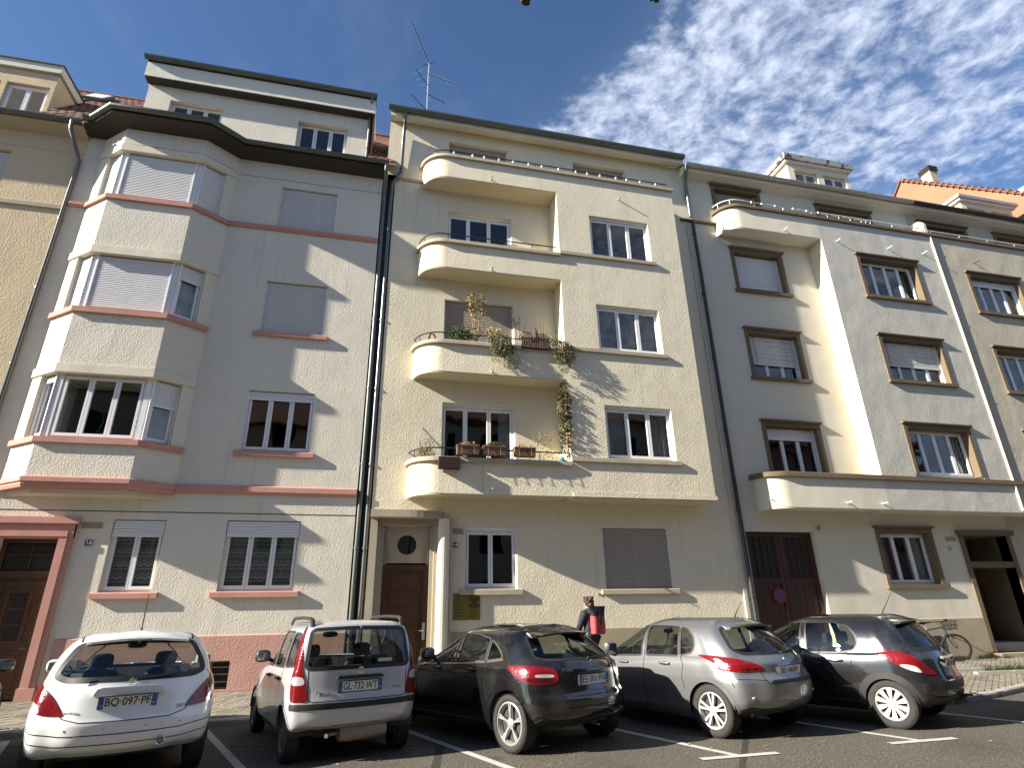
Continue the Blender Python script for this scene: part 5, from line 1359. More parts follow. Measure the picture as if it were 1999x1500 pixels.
def build_car(name, label, loc, deg, M, paint, plate_args=None, group='cars parked nose-in along the kerb', full=True):
    C = thing(name, label, 'car', (loc[0], loc[1], 0), R_(deg), group)
    S = Surf(M['rows'], M['roof_z'], M['roof_y'])
    wb, r, ra = M['wb'], M['r'], M['ra']
    # wheel arches
    for yc in (0, wb):
        circ = [(yc+ra*math.cos(a), r*1.02+ra*math.sin(a)) for a in [i*2*math.pi/36 for i in range(36)]]
        S.cut(circ, (1, 2), 'arch', lambda q: q[0] > .45)
    for k, (nm, P) in enumerate(M['side']): S.cut(roundpoly(P, .035), (1, 2), 'side%d' % k, lambda q: q[0] > .3 and q[4] > .3)
    S.cut(roundpoly(M['rear'], .06, 4), (0, 2), 'rear_window', lambda q: q[5] < -.12 and q[1] < .5)
    S.cut(roundpoly(M['screen'], .05), (0, 2), 'windscreen', lambda q: q[5] > .15 and q[1] > .8 and q[2] > .9)
    for k, (P, mt) in enumerate(M['lights']): S.cut(smoothpoly(P, 3), (3, 2), 'light%d' % k, lambda q: q[1] < .35, ('body',) if k == 0 else ('light0',))
    for k, (P, mt, ax) in enumerate(M.get('trim', [])): S.cut(P, ax, 'trim%d' % k, (lambda q: q[1] < .3) if ax != (1, 2) else SIDE)
    # painted shell
    place(S.mesh('body', 'body', [paint], 0., 0, .014), 'body', C); place(S.mesh('body', 'cabin_lining', ['cabin_trim'], -.017), 'cabin_lining', C)
    for k, (nm, P) in enumerate(M['side']):
        for sg in (1, -1):
            me = S.mesh('side%d' % k, nm, [M.get('side_glass', {}).get(k, 'car_glass')], -.006, sg)
            if me: place(me, nm, C)
    place(S.mesh('rear_window', 'rear_window', [M.get('rear_glass', 'car_glass')], -.004), 'rear_window', C)
    place(S.mesh('windscreen', 'windscreen', ['car_glass'], -.006), 'windscreen', C)
    for sg in (1, -1):
        par = None
        for k, (P, mt) in enumerate(M['lights']):
            me = S.mesh('light%d' % k, 'tail_light' if par is None else 'lens', [mt], .010 if k == 0 else .009, sg, skirt=.03)
            if me: o = place(me, 'tail_light' if par is None else 'lens', par or C); par = par or o
    for k, (P, mt, ax) in enumerate(M.get('trim', [])):
        me = S.mesh('trim%d' % k, 'bumper_trim', [mt], .008, skirt=.02)
        if me: place(me, 'bumper_trim', C)
    # window seals and shut lines
    for sd_ in ((1,), (-1,)):
        for k, (nm, P) in enumerate(M['side']): ribbon(S, roundpoly(P, .035), (1, 2), .013, .003, NPSIDE, closed=True, sides=sd_).build('window_seal', M.get('seal', 'plastic_black'), C, recalc=False)
        if M.get('chrome'): ribbon(S, M['chrome'], (1, 2), .009, .005, NPSIDE, sides=sd_).build('belt_strip', 'chrome', C, recalc=False)
        for P in M['shut_side']: ribbon(S, P, (1, 2), .0045, .0022, NPSIDE, sides=sd_).build('shut_line', 'shut_line', C, recalc=False)
    ribbon(S, roundpoly(M['rear'], .06, 4)[:], (0, 2), M.get('rear_seal', .022), .002, lambda q: (q[:, 5] < -.12) & (q[:, 1] < .5) & (q[:, 0] >= -1e-4), closed=False).build('window_seal', M.get('seal', 'plastic_black'), C, recalc=False, weld=True)
    for P in M['shut_rear']:
        if P[0][0] == 0: ribbon(S, P, (3, 2), .0045, .0022, lambda q: q[:, 1] < .6).build('shut_line', 'shut_line', C, recalc=False)
        else:
            for sd_ in ((1,), (-1,)): ribbon(S, P, (3, 2), .0045, .0022, lambda q: q[:, 1] < .6, sides=sd_).build('shut_line', 'shut_line', C, recalc=False)
    # arch lips and dark wheel houses
    for yc in (0, wb):
        arc = [(yc+(ra+.006)*math.cos(a), r*1.02+(ra+.006)*math.sin(a)) for a in [(-.12+i*(math.pi+.24)/26) for i in range(27)]]
        for sg in (1, -1):
            ribbon(S, arc, (1, 2), M.get('lip', .012), .006, NPSIDE, sides=(sg,)).build('arch_lip', M.get('lip_mat', paint), C, recalc=False)
            wh = MB(); xo, xi = M['w']-.03, M['w']-.34
            for i in range(24):
                a0, a1 = .02+i*(math.pi-.04)/24, .02+(i+1)*(math.pi-.04)/24; q = ra+.004
                y0_, z0_, y1_, z1_ = yc+q*math.cos(a0), r*1.02+q*math.sin(a0), yc+q*math.cos(a1), r*1.02+q*math.sin(a1)
                wh.poly([(sg*xo, y0_, z0_), (sg*xo, y1_, z1_), (sg*xi, y1_, z1_), (sg*xi, y0_, z0_)]); wh.poly([(sg*xi, y0_, z0_), (sg*xi, y1_, z1_), (sg*xi, yc, r)])
            wh.build('wheel_house', 'cabin_trim', C, recalc=False)
    # wheels
    for yc in (0, wb):
        for sg in (-1, 1): wheel(C, sg*(M['hw']-M['tw']/2), yc, r, M['tw'], M['rim'], M['style'], M['rimmat'], sg)
    # underside, cabin
    L0, L1 = M['rows'][1]['yr'], M['rows'][1]['yf']
    MB().box(-M['w']+.36, M['w']-.36, L0+.3, L1-.3, .25, .36).box(-M['w']+.12, M['w']-.12, .42, wb-.42, .2, .34).build('underbody', 'cabin_trim', C)
    yb = M['beltz']
    d = MB().extrude_x([(wb-.75, .35), (wb-.85, yb-.12), (wb-.7, yb+.02), (wb-.35, yb-.02), (wb-.2, .35)], -M['w']+.17, M['w']-.17).build('dashboard', 'cabin_trim', C)
    MB().lathe([(.17, -.012), (.185, 0), (.17, .012)], (-.36, wb-.95, yb-.06), 'y', 24, closed=True).build('steering_wheel', 'cabin_trim', C, smooth='all')
    MB().box(-M['w']+.2, M['w']-.2, L0+.2, L0+.55, yb-.3, yb-.22).build('parcel_shelf', 'cabin_trim', C)
    seats(C, M['seat_f'], M['seat_b'], yb, .35, 2)
    ellipsoid(0, wb-1.28+M.get('mir_y', 0), M['roof_z']-.2, .11, .02, .04, sq=.7).build('rear_view_mirror', 'cabin_trim', C, smooth='all', weld=True)
    # door mirrors and handles
    for sg in (-1, 1):
        q = S.at(M['mirror'][0], M['mirror'][1], (1, 2), NPSIDE)
        if q:
            p, n = q; mm = ellipsoid(sg*(p.x+.13), p.y+.0, p.z+.07, .105, .075, .08, sq=.65); mm.tube([(sg*(p.x-.02), p.y+.02, p.z), (sg*(p.x+.08), p.y+.01, p.z+.04)], .025, 8)
            mo = mm.build('door_mirror', M.get('mirror_mat', paint), C, smooth='all', weld=True)
            MB().box(sg*(p.x+.13)-.08, sg*(p.x+.13)+.08, p.y-.079, p.y-.075, p.z+.02, p.z+.12).build('mirror_glass', 'chrome', mo)
        for (hy, hz) in M['handles']:
            q = S.at(hy, hz, (1, 2), NPSIDE)
            if q:
                p, n = q; a = math.atan2(n.z, n.x)
                hb = MB().tube([(sg*(p.x-.0), p.y-.1, p.z), (sg*(p.x+.028), p.y-.085, p.z), (sg*(p.x+.034), p.y, p.z+.002), (sg*(p.x+.028), p.y+.085, p.z), (sg*(p.x), p.y+.1, p.z)], [.010, .013, .014, .013, .010], 8)
                h = hb.build('door_handle', M.get('handle_mat', paint), C, smooth=True)
                ellipsoid(sg*(p.x+.001), p.y, p.z-.012, .006, .06, .03).build('handle_cup', 'shut_line', h, smooth='all', weld=True)
    # rear furniture
    if M.get('wiper'):
        x0, z0, x1, z1 = M['wiper']; pts = []
        for k in range(7):
            x = x0+(x1-x0)*k/6; z = z0+(z1-z0)*k/6; q = S.at(abs(x), z, (0, 2), lambda q: q[:, 5] < -.1)
            if q: pts.append((x, q[0].y-.02, z))
        w = MB().tube(pts, [.014]+[.009]*(len(pts)-1), 6); w.build('wiper', 'plastic_black', C, smooth=True)
        q = S.at(abs(x0), z0, (0, 2), lambda q: q[:, 5] < -.1)
    if M.get('antenna'):
        ax_, ay_, al = M['antenna']; zz = M['roof_z']-.02
        MB().tube([(ax_, ay_, zz), (ax_, ay_-.02, zz+.05), (ax_, ay_-.06-al*.45, zz+.05+al*.85)], [.016, .008, .003], 8).build('antenna', 'plastic_black', C, smooth=True)
    if M.get('spoiler'):
        y0, z0, hw_, ext = M['spoiler']
        prof = [(-hw_, .03), (-hw_*.85, -.02), (-hw_*.4, -.045), (0, -.055), (hw_*.4, -.045), (hw_*.85, -.02), (hw_, .03)]
        sp = MB(); n = len(prof)
        for k in range(n-1):
            (xa, ya), (xb, yb_) = prof[k], prof[k+1]
            da = .035*(xa/hw_)**2; db = .035*(xb/hw_)**2
            A = [(xa, y0+.16+ya*.4, z0+.012-da), (xa, y0-ext+ya, z0-.022-da), (xa, y0-ext+ya+.012, z0-.045-da), (xa, y0+.1, z0-.05-da)]
            B_ = [(xb, y0+.16+yb_*.4, z0+.012-db), (xb, y0-ext+yb_, z0-.022-db), (xb, y0-ext+yb_+.012, z0-.045-db), (xb, y0+.1, z0-.05-db)]
            for i in range(3): sp.poly([A[i], B_[i], B_[i+1], A[i+1]])
            if k == 0: sp.poly(A)
            if k == n-2: sp.poly(B_)
        so_ = sp.build('spoiler', paint, C, smooth=True, weld=True)
        MB().box(-.12, .12, y0-ext-.045, y0-ext-.035, z0-.042, z0-.026).build('brake_lamp', 'lens_dark_red', so_)
    if plate_args:
        z = plate_args[1]; q = S.at(.0, z, (0, 2), lambda q: q[:, 5] < -.2) or S.at(.02, z, (0, 2))
        plate(C, (0, q[0].y-.012, z), -math.asin(max(-1, min(1, q[1].z)))*-1., plate_args[0], *plate_args[2:])
    if M.get('exhaust'):
        ex, ey, ez, er = M['exhaust']; MB().lathe([(er, -.07), (er+.004, -.08), (er+.01, -.07), (er+.01, .08), (er, .08), (er*.9, -.04), (0, .0)], (ex, ey, ez), 'y', 20).build('exhaust', 'chrome', C, smooth=True)
    return C, S

def row(yr, zr, w, yf, zs=None, zf=None, **k):
    return dict(yr=yr, zr=zr, zs=zr if zs is None else zs, zf=(zs if zs is not None else zr) if zf is None else zf, w=w, yf=yf, **k)
M207 = dict(wb=2.54, r=.305, ra=.352, w=.874, hw=.845, tw=.19, rim=.205, style='ten', rimmat='alloy_bright', beltz=.95, roof_z=1.465, roof_y=(-.02, 1.0), seat_f=1.12, seat_b=.28,
    rows=[row(-.52, .30, .78, 3.2, .2, .2, bow=.12, rc=.3), row(-.64, .37, .835, 3.27, .29, .28, bow=.14, rc=.3), row(-.685, .48, .862, 3.31, .42, .42, bow=.15, rc=.3), row(-.69, .585, .872, 3.32, .55, .55, bow=.15, rc=.3),
          row(-.665, .66, .874, 3.31, .66, .64, bow=.15, rc=.3), row(-.63, .77, .868, 3.27, .76, .70, bow=.14, rc=.31), row(-.60, .88, .855, 3.18, .85, .76, bow=.14, rc=.32),
          row(-.56, .965, .835, 3.05, .92, .80, bow=.14, rc=.32), row(-.545, .995, .82, 2.2, .945, .985, bow=.14, rc=.3, bf=.3, rf=.25), row(-.44, 1.17, .765, 1.83, 1.13, 1.17, bow=.14, rc=.27, bf=.3, rf=.2),
          row(-.30, 1.335, .675, 1.5, 1.31, 1.335, bow=.13, rc=.22, bf=.26, rf=.16), row(-.23, 1.395, .60, 1.36, 1.38, 1.395, bow=.12, rc=.2, bf=.24, rf=.14), row(-.12, 1.438, .47, 1.2, 1.435, 1.438, bow=.1, rc=.18, bf=.2, rf=.12)],
    side=[('rear_door_window', [(.29, 1.06), (.36, .975), (.55, .94), (1.03, .925), (1.045, 1.352), (.60, 1.352), (.40, 1.29), (.31, 1.18)]), ('front_door_window', [(1.12, .92), (2.02, .895), (1.97, .95), (1.64, 1.22), (1.44, 1.34), (1.12, 1.352)])],
    rear=[(-.02, .995), (.60, 1.0), (.70, 1.045), (.66, 1.15), (.55, 1.335), (-.02, 1.36)], screen=[(-.02, 1.0), (.70, 1.0), (.56, 1.36), (-.02, 1.38)],
    lights=[([(1.16, .95), (1.06, .985), (.88, .965), (.72, .87), (.57, .71), (.60, .685), (.78, .70), (.97, .76), (1.1, .86)], 'lens_red'), ([(.80, .715), (.92, .74), (1.02, .80), (.94, .815), (.83, .785)], 'lens_clear')],
    trim=[],
    shut_side=[[(1.08, 1.35), (1.06, .95), (1.06, .4), (1.1, .28), (1.9, .26)], [(.46, .96), (.40, .85), (.43, .7), (.40, .55), (.36, .48)], [(.36, 1.05), (.42, .95)], [(2.02, .92), (2.06, .7), (1.98, .35)]],
    shut_rear=[[(.0, .615), (.4, .62), (.56, .66), (.64, .74)], [(.0, .50), (.55, .505), (.85, .54), (1.0, .60)], [(.0, .41), (.6, .415), (.86, .45), (.92, .5)], [(.92, .5), (1.0, .57)], [(.88, .97), (.78, 1.03)]],
    mirror=(1.78, .96), handles=[(.62, .84), (1.45, .82)], wiper=(.0, .995, .38, 1.01), antenna=(0, .2, .45), spoiler=(-.24, 1.41, .5, .05), rear_seal=.03)
MPANDA = dict(wb=2.3, r=.285, ra=.325, w=.79, hw=.755, tw=.165, rim=.185, style='thin', rimmat='alloy_dark', beltz=.98, roof_z=1.53, roof_y=(-.2, 1.05), seat_f=.95, seat_b=.2, mir_y=.1,
    rows=[row(-.44, .36, .71, 2.9, .24, .24, bow=.07, rc=.2), row(-.52, .41, .755, 2.96, .32, .3, bow=.08, rc=.2), row(-.545, .50, .775, 2.98, .45, .42, bow=.08, rc=.2), row(-.55, .60, .785, 2.98, .57, .55, bow=.08, rc=.2),
          row(-.54, .675, .788, 2.95, .68, .64, bow=.08, rc=.2), row(-.515, .77, .785, 2.9, .77, .72, bow=.07, rc=.19), row(-.505, .87, .78, 2.8, .86, .79, bow=.07, rc=.18),
          row(-.495, .97, .768, 2.65, .94, .85, bow=.07, rc=.17), row(-.49, 1.0, .758, 1.95, .965, 1.0, bow=.07, rc=.16, bf=.25, rf=.2), row(-.455, 1.2, .715, 1.63, 1.18, 1.22, bow=.07, rc=.14, bf=.25, rf=.16),
          row(-.40, 1.40, .655, 1.32, 1.38, 1.41, bow=.06, rc=.12, bf=.2, rf=.14), row(-.37, 1.465, .61, 1.2, 1.455, 1.465, bow=.06, rc=.11, bf=.2, rf=.12), row(-.3, 1.505, .5, 1.1, 1.50, 1.505, bow=.06, rc=.1, bf=.18, rf=.1)],
    side=[('quarter_window', [(-.28, 1.03), (.20, 1.0), (.22, 1.385), (-.1, 1.38), (-.2, 1.33)]), ('rear_door_window', [(.28, .99), (.90, .975), (.90, 1.395), (.30, 1.395)]), ('front_door_window', [(.98, .97), (1.80, .95), (1.74, 1.0), (1.45, 1.30), (1.34, 1.385), (.98, 1.395)])],
    side_glass={0: 'car_glass_dark'},
    rear=[(-.02, 1.0), (.60, 1.0), (.635, 1.04), (.585, 1.40), (.54, 1.43), (-.02, 1.445)], screen=[(-.02, 1.02), (.64, 1.02), (.55, 1.40), (-.02, 1.43)],
    lights=[([(.61, .67), (.70, .665), (.80, .67), (.83, .8), (.82, .95), (.80, 1.15), (.76, 1.42), (.705, 1.44), (.69, 1.2), (.675, 1.0), (.655, .93), (.62, .8)], 'lens_red'), ([(.655, .84), (.80, .84), (.80, .915), (.675, .915)], 'lens_clear')],
    trim=[([(0, .575), (.0, .635), (.82, .64), (.84, .605), (.82, .575)], 'plastic_black', (3, 2))],
    shut_side=[[(.94, 1.41), (.94, .4), (1.0, .3), (1.8, .28)], [(.25, 1.4), (.24, .95), (.30, .75), (.36, .55)], [(1.82, .96), (1.86, .7), (1.82, .35)]],
    shut_rear=[[(.0, .655), (.55, .655), (.60, .68), (.61, .98)], [(.0, .40), (.3, .40)]],
    mirror=(1.55, .99), mirror_mat='plastic_black', handle_mat='plastic_black', handles=[(.4, .86), (1.12, .85)], wiper=(-.0, 1.02, -.42, 1.025), antenna=(0.05, -.05, .36), seal='plastic_black', lip=.016)
MMERC = dict(wb=2.7, r=.318, ra=.368, w=.89, hw=.868, tw=.215, rim=.235, style='star5', rimmat='alloy', beltz=.98, roof_z=1.43, roof_y=(.0, 1.1), seat_f=1.2, seat_b=.3, chrome=[(.15, 1.015), (.5, .972), (1.1, .935), (2.1, .888)],
    rows=[row(-.55, .32, .78, 3.3, .19, .2, bow=.14, rc=.3), row(-.66, .38, .85, 3.42, .29, .28, bow=.15, rc=.3), row(-.71, .48, .878, 3.48, .42, .42, bow=.16, rc=.31), row(-.715, .58, .888, 3.5, .54, .54, bow=.17, rc=.32),
          row(-.665, .66, .89, 3.47, .66, .62, bow=.15, rc=.34), row(-.645, .78, .885, 3.4, .77, .68, bow=.15, rc=.35), row(-.645, .89, .87, 3.3, .87, .74, bow=.16, rc=.36),
          row(-.60, .98, .845, 3.15, .945, .79, bow=.17, rc=.36), row(-.56, 1.015, .83, 2.35, .975, .97, bow=.18, rc=.34, bf=.3, rf=.25), row(-.38, 1.15, .77, 1.95, 1.12, 1.14, bow=.18, rc=.3, bf=.3, rf=.22),
          row(-.16, 1.29, .685, 1.6, 1.27, 1.3, bow=.17, rc=.26, bf=.27, rf=.18), row(-.1, 1.345, .61, 1.45, 1.345, 1.355, bow=.15, rc=.22, bf=.25, rf=.16), row(-.0, 1.395, .48, 1.3, 1.395, 1.4, bow=.12, rc=.18, bf=.2, rf=.12)],
    side=[('quarter_window', [(.17, 1.03), (.48, .99), (.50, 1.24), (.38, 1.19), (.24, 1.11)]), ('rear_door_window', [(.52, .985), (1.15, .95), (1.18, 1.315), (.85, 1.305), (.60, 1.265), (.53, 1.245)]), ('front_door_window', [(1.25, .945), (2.1, .905), (2.02, .97), (1.74, 1.17), (1.52, 1.29), (1.26, 1.318)])],
    rear=[(-.02, 1.02), (.57, 1.02), (.665, 1.05), (.60, 1.18), (.52, 1.295), (-.02, 1.325)], screen=[(-.02, 1.0), (.70, 1.0), (.56, 1.32), (-.02, 1.35)],
    lights=[([(.535, .80), (.55, .90), (.66, .945), (.86, .96), (1.07, .965), (1.20, .93), (1.13, .86), (1.0, .80), (.85, .765), (.66, .76)], 'lens_red'), ([(.60, .835), (.80, .84), (.80, .87), (.60, .865)], 'lens_clear'), ([(.60, .775), (.86, .78), (.98, .82), (.84, .83), (.60, .825)], 'lens_dark_red')],
    trim=[([(0, .30), (0, .375), (.6, .375), (.78, .40), (.86, .37), (.8, .3)], 'plastic_black', (3, 2))],
    shut_side=[[(1.2, 1.31), (1.18, .97), (1.16, .4), (1.2, .28), (2.05, .26)], [(.5, 1.0), (.44, .86), (.46, .7), (.40, .56)], [(2.1, .92), (2.15, .7), (2.08, .35)]],
    shut_rear=[[(.0, .62), (.38, .625), (.5, .68), (.56, .78)], [(.0, .505), (.7, .51), (1.0, .55)], [(1.16, .55), (1.02, .60), (.96, .66), (.95, .76)]],
    mirror=(1.85, .97), handles=[(.78, .88), (1.62, .86)], handle_mat='car_black', wiper=(.0, 1.025, .4, 1.05), spoiler=(-.12, 1.35, .49, .06), lip=.01)
M308 = dict(wb=2.62, r=.318, ra=.366, w=.90, hw=.872, tw=.205, rim=.22, style='twin5', rimmat='alloy_bright', beltz=.98, roof_z=1.46, roof_y=(-.02, 1.1), seat_f=1.18, seat_b=.3,
    rows=[row(-.56, .31, .80, 3.25, .2, .2, bow=.13, rc=.3), row(-.68, .38, .86, 3.35, .29, .28, bow=.14, rc=.3), row(-.735, .48, .888, 3.4, .42, .42, bow=.15, rc=.3), row(-.745, .60, .898, 3.42, .56, .54, bow=.15, rc=.31),
          row(-.74, .675, .90, 3.4, .67, .62, bow=.15, rc=.32), row(-.68, .78, .893, 3.33, .77, .69, bow=.14, rc=.34), row(-.66, .89, .878, 3.24, .87, .75, bow=.14, rc=.35),
          row(-.60, .985, .85, 3.1, .945, .80, bow=.15, rc=.35), row(-.58, 1.015, .835, 2.3, .97, .985, bow=.15, rc=.33, bf=.3, rf=.25), row(-.44, 1.17, .775, 1.9, 1.14, 1.17, bow=.16, rc=.29, bf=.3, rf=.22),
          row(-.25, 1.325, .69, 1.55, 1.31, 1.335, bow=.15, rc=.24, bf=.26, rf=.18), row(-.18, 1.385, .615, 1.4, 1.375, 1.39, bow=.13, rc=.2, bf=.24, rf=.16), row(-.08, 1.43, .49, 1.25, 1.428, 1.432, bow=.11, rc=.18, bf=.2, rf=.12)],
    side=[('quarter_window', [(.22, 1.10), (.26, 1.01), (.46, .96), (.50, 1.335), (.38, 1.31), (.26, 1.22)]), ('rear_door_window', [(.49, .96), (1.11, .945), (1.13, 1.352), (.72, 1.348), (.53, 1.335)]), ('front_door_window', [(1.20, .94), (2.07, .905), (2.02, .97), (1.72, 1.20), (1.5, 1.335), (1.21, 1.352)])],
    rear=[(-.02, 1.01), (.60, 1.01), (.70, 1.06), (.64, 1.2), (.555, 1.33), (-.02, 1.36)], screen=[(-.02, 1.0), (.70, 1.0), (.56, 1.35), (-.02, 1.38)], rear_glass='car_glass',
    lights=[([(.50, .81), (.505, .865), (.65, .92), (.86, .965), (1.10, .985), (1.28, .985), (1.18, .93), (1.12, .87), (1.10, .82), (.90, .805), (.68, .80)], 'lens_red'), ([(.52, .815), (.75, .815), (.80, .835), (.52, .84)], 'lens_dark_red'), ([(.98, .88), (1.07, .89), (1.08, .95), (1.0, .94)], 'lens_clear')],
    trim=[([(0, .30), (0, .36), (.6, .37), (.78, .40), (.9, .37), (.8, .3)], 'plastic_black', (3, 2)), ([(0, .655), (0, .70), (.42, .70), (.47, .67), (.44, .655)], 'plastic_black', (3, 2))],
    shut_side=[[(1.16, 1.35), (1.14, .96), (1.12, .4), (1.16, .28), (2.0, .26)], [(.46, .98), (.39, .85), (.42, .7), (.38, .55)], [(2.08, .93), (2.12, .7), (2.05, .35)]],
    shut_rear=[[(.48, .64), (.52, .70), (.53, .80)], [(.5, .70), (.75, .715), (.9, .72)], [(1.02, .80), (1.0, .70), (.98, .62)]],
    mirror=(1.82, .97), handles=[(.72, .86), (1.55, .84)], handle_mat='car_grey', wiper=(.0, 1.01, .42, 1.03), antenna=(0, .05, .22), spoiler=(-.19, 1.388, .50, .05), lip=.03)

c, S = build_car('parked_car', 'white hatchback parked in front of the basement window at left, seen from behind', (-2.575, 8.22), 18, M207, 'car_white', ('BQ·097·PF', .79, '54'))
MB().extrude_y([(-.33, -.035), (-.30, .03), (-.25, .045), (.25, .045), (.30, .03), (.33, -.035)], -.02, .02).build('plate_lamp_strip', 'car_white', c, bevel=.004).location = (0, S.at(.0, .885, (0, 2))[0].y-.006, .885)
lion(c, (0, S.at(0, .955, (0, 2))[0].y-.006, .962), .15); lettering(c, '207', .055, .5, .70, S, 'steel_dull'); lettering(c, 'URBAN MOVE', .03, -.52, .71, S, 'steel_dull')
MB().lathe([(.036, -.05), (.042, -.055), (.047, -.04), (.047, .1), (.0, .05)], (.36, S.at(.36, .42, (0, 2))[0].y+.02, .40), 'y', 20).build('exhaust', 'chrome', c, smooth=True)
MB().lathe([(0, -.002), (.024, -.002), (.025, .0)], (.34, S.at(.34, .55, (0, 2))[0].y-.001, .545), 'y', 20).build('tow_cover', 'car_white', c)
for x in (-.5, -.18, .2, .52):
    q = S.at(abs(x), .555, (0, 2), lambda q: q[:, 5] < -.2)
    if q: MB().lathe([(0, -.004), (.010, -.004), (.011, .0)], (x, q[0].y, .555), 'y', 14).build('parking_sensor', 'sticker', c)
for sg in (-1, 1): ribbon(S, [(.545, -.12), (.55, .4), (.53, 1.1)], (0, 1), .009, .003, lambda q: q[:, 2] > 1.25, sides=(sg,)).build('roof_seam', 'shut_line', c, recalc=False)
MB().box(-.56, -.46, -.5, -.496, 1.03, 1.07).build('window_sticker', 'sticker', c)

c, S = build_car('parked_car', 'silver boxy small car with roof rails and tall red tail lights', (-.163, 8.506), 17, MPANDA, 'car_silver', ('GL·732·WT', .80, '67'))
for sg in (-1, 1):
    MB().tube([(sg*.57, -.27, 1.46), (sg*.575, -.25, 1.535), (sg*.575, -.15, 1.555), (sg*.575, .3, 1.565), (sg*.565, .9, 1.555), (sg*.555, 1.12, 1.48)], [.03, .028, .022, .02, .02, .018], 8).build('roof_rail', 'plastic_black', c, smooth=True)
y = S.at(0, .915, (0, 2))[0].y
MB().extrude_y([(-.29, -.02), (-.27, .015), (.27, .015), (.29, -.02)], -.03, .01).build('tailgate_handle', 'plastic_black', c, bevel=.004).location = (0, y, .90)
bd = MB().lathe([(0, -.012), (.034, -.012), (.036, -.016), (.044, -.014), (.046, 0)], (0, y-.0, .965), 'y', 28).build('badge', 'chrome', c, smooth=True)
t = place(text_mesh('FIAT', .024, 'plate_blue', .001), 'badge_letters', bd, (0, y-.0145, .965)); t.rotation_euler.x = math.pi/2
lettering(c, 'Panda', .075, -.42, .74, S); lettering(c, 'Dynamic', .03, .47, .76, S, 'steel_dull')
MB().box(.22, .40, S.at(.3, 1.06, (0, 2))[0].y-.004, S.at(.3, 1.06, (0, 2))[0].y-.002, 1.045, 1.085).build('window_sticker', 'sticker', c)
MB().lathe([(.0, -.28), (.09, -.28), (.1, -.2), (.1, .2), (.09, .28), (0, .28)], (.1, -.38, .30), 'x', 20).build('silencer', 'steel_dull', c, smooth=True)
MB().tube([(-.35, -.5, .30), (-.3, -.4, .30), (-.18, -.38, .30)], .024, 10).build('exhaust', 'steel_dull', c, smooth=True)

c, S = build_car('parked_car', 'black hatchback with a star badge and chrome window strip, centre of the row', (2.56, 8.27), 27, MMERC, 'car_black', ('ES·301·FN', .79, '67'))
star(c, (0, S.at(0, .965, (0, 2))[0].y-.004, .955), .2, .052); lettering(c, 'A 160', .06, -.40, .91, S)
c, S = build_car('parked_car', 'grey metallic hatchback with a bright twin-spoke alloy wheel', (5.38, 8.22), 22, M308, 'car_grey', ('BS·146091', .80, '', .50, .11, True))
lion(c, (0, S.at(0, .94, (0, 2))[0].y-.006, .94), .2)
for sg in (-1, 1):
    q = S.at(.72, .50, (3, 2), lambda q: q[:, 1] < .2); p = q[0]
    ellipsoid(sg*p.x, p.y+.008, .50, .05, .012, .022).build('fog_lamp', 'lens_clear', c, smooth='all', weld=True)
M2 = dict(M207); M2['lip'] = .045; M2['lip_mat'] = 'plastic_black'; M2['antenna'] = (0, .1, .38); M2['handle_mat'] = 'car_black2'
M2['trim'] = [([(0, .49), (0, .60), (.78, .60), (.9, .57), (.84, .50)], 'plastic_black', (3, 2)), ([(0, .29), (0, .41), (.7, .41), (.9, .42), (.85, .3)], 'plastic_black', (3, 2))]
c, S = build_car('parked_car', 'black hatchback with bright multi-spoke wheel covers at the right end of the row', (7.93, 8.05), 30, M2, 'car_black2', ('AR 741 FB', .80, '67'))
lion(c, (0, S.at(0, .955, (0, 2))[0].y-.006, .955), .15)
MB().box(-.27, .27, S.at(0, .86, (0, 2))[0].y-.02, S.at(0, .86, (0, 2))[0].y+.02, .87, .90).build('plate_lamp_strip', 'chrome', c)
MB().lathe([(0, -.1), (.02, -.1), (.03, -.08), (.025, -.05), (.012, -.02), (.012, .2)], (0, -.76, .40), 'y', 14).build('tow_bar', 'plastic_black', c, smooth=True)
MB().tube([(0, -.45, .33), (0, -.62, .33), (0, -.74, .40)], .02, 8).build('tow_arm', 'plastic_black', c, smooth=True)
M3 = dict(M308); M3['antenna'] = None
build_car('parked_car', 'dark car cut off by the left edge, only its door mirror and wing showing', (-4.88, 7.86), 20, M3, 'car_black2', None)

M4 = dict(M207); M4['antenna'] = None; M4['trim'] = M2['trim']
build_car('parked_car', 'dark car at the right edge, only a red and white tail light showing', (10.72, 7.25), -90, M4, 'car_grey', None, group='cars standing along the street')
# ------------------------------------------------------------------ small things
pmat('leaf_green', (.045, .085, .02), .6, var=.5, vscale=9, col2=(.09, .12, .03), c2scale=5)
pmat('leaf_olive', (.095, .105, .035), .65, var=.5, vscale=9, col2=(.16, .14, .05), c2scale=5)
pmat('leaf_straw', (.30, .21, .08), .75, var=.5, vscale=9, col2=(.18, .12, .05), c2scale=6)
pmat('leaf_vine', (.06, .055, .015), .7, var=.6, vscale=6, col2=(.20, .09, .02), c2scale=3)
pmat('twig', (.05, .035, .025), .85, var=.3)
pmat('cane', (.36, .28, .17), .7, var=.3)
pmat('wicker', (.17, .085, .045), .8, var=.5, vscale=30, bump=.004, bscale=60)
pmat('wicker_dark', (.045, .02, .015), .7, var=.5, vscale=30)
pmat('terracotta', (.28, .13, .08), .85, var=.3, vscale=20)
pmat('teal_plastic', (.02, .22, .22), .4)
pmat('aluminium', (.55, .56, .58), .35, .8)
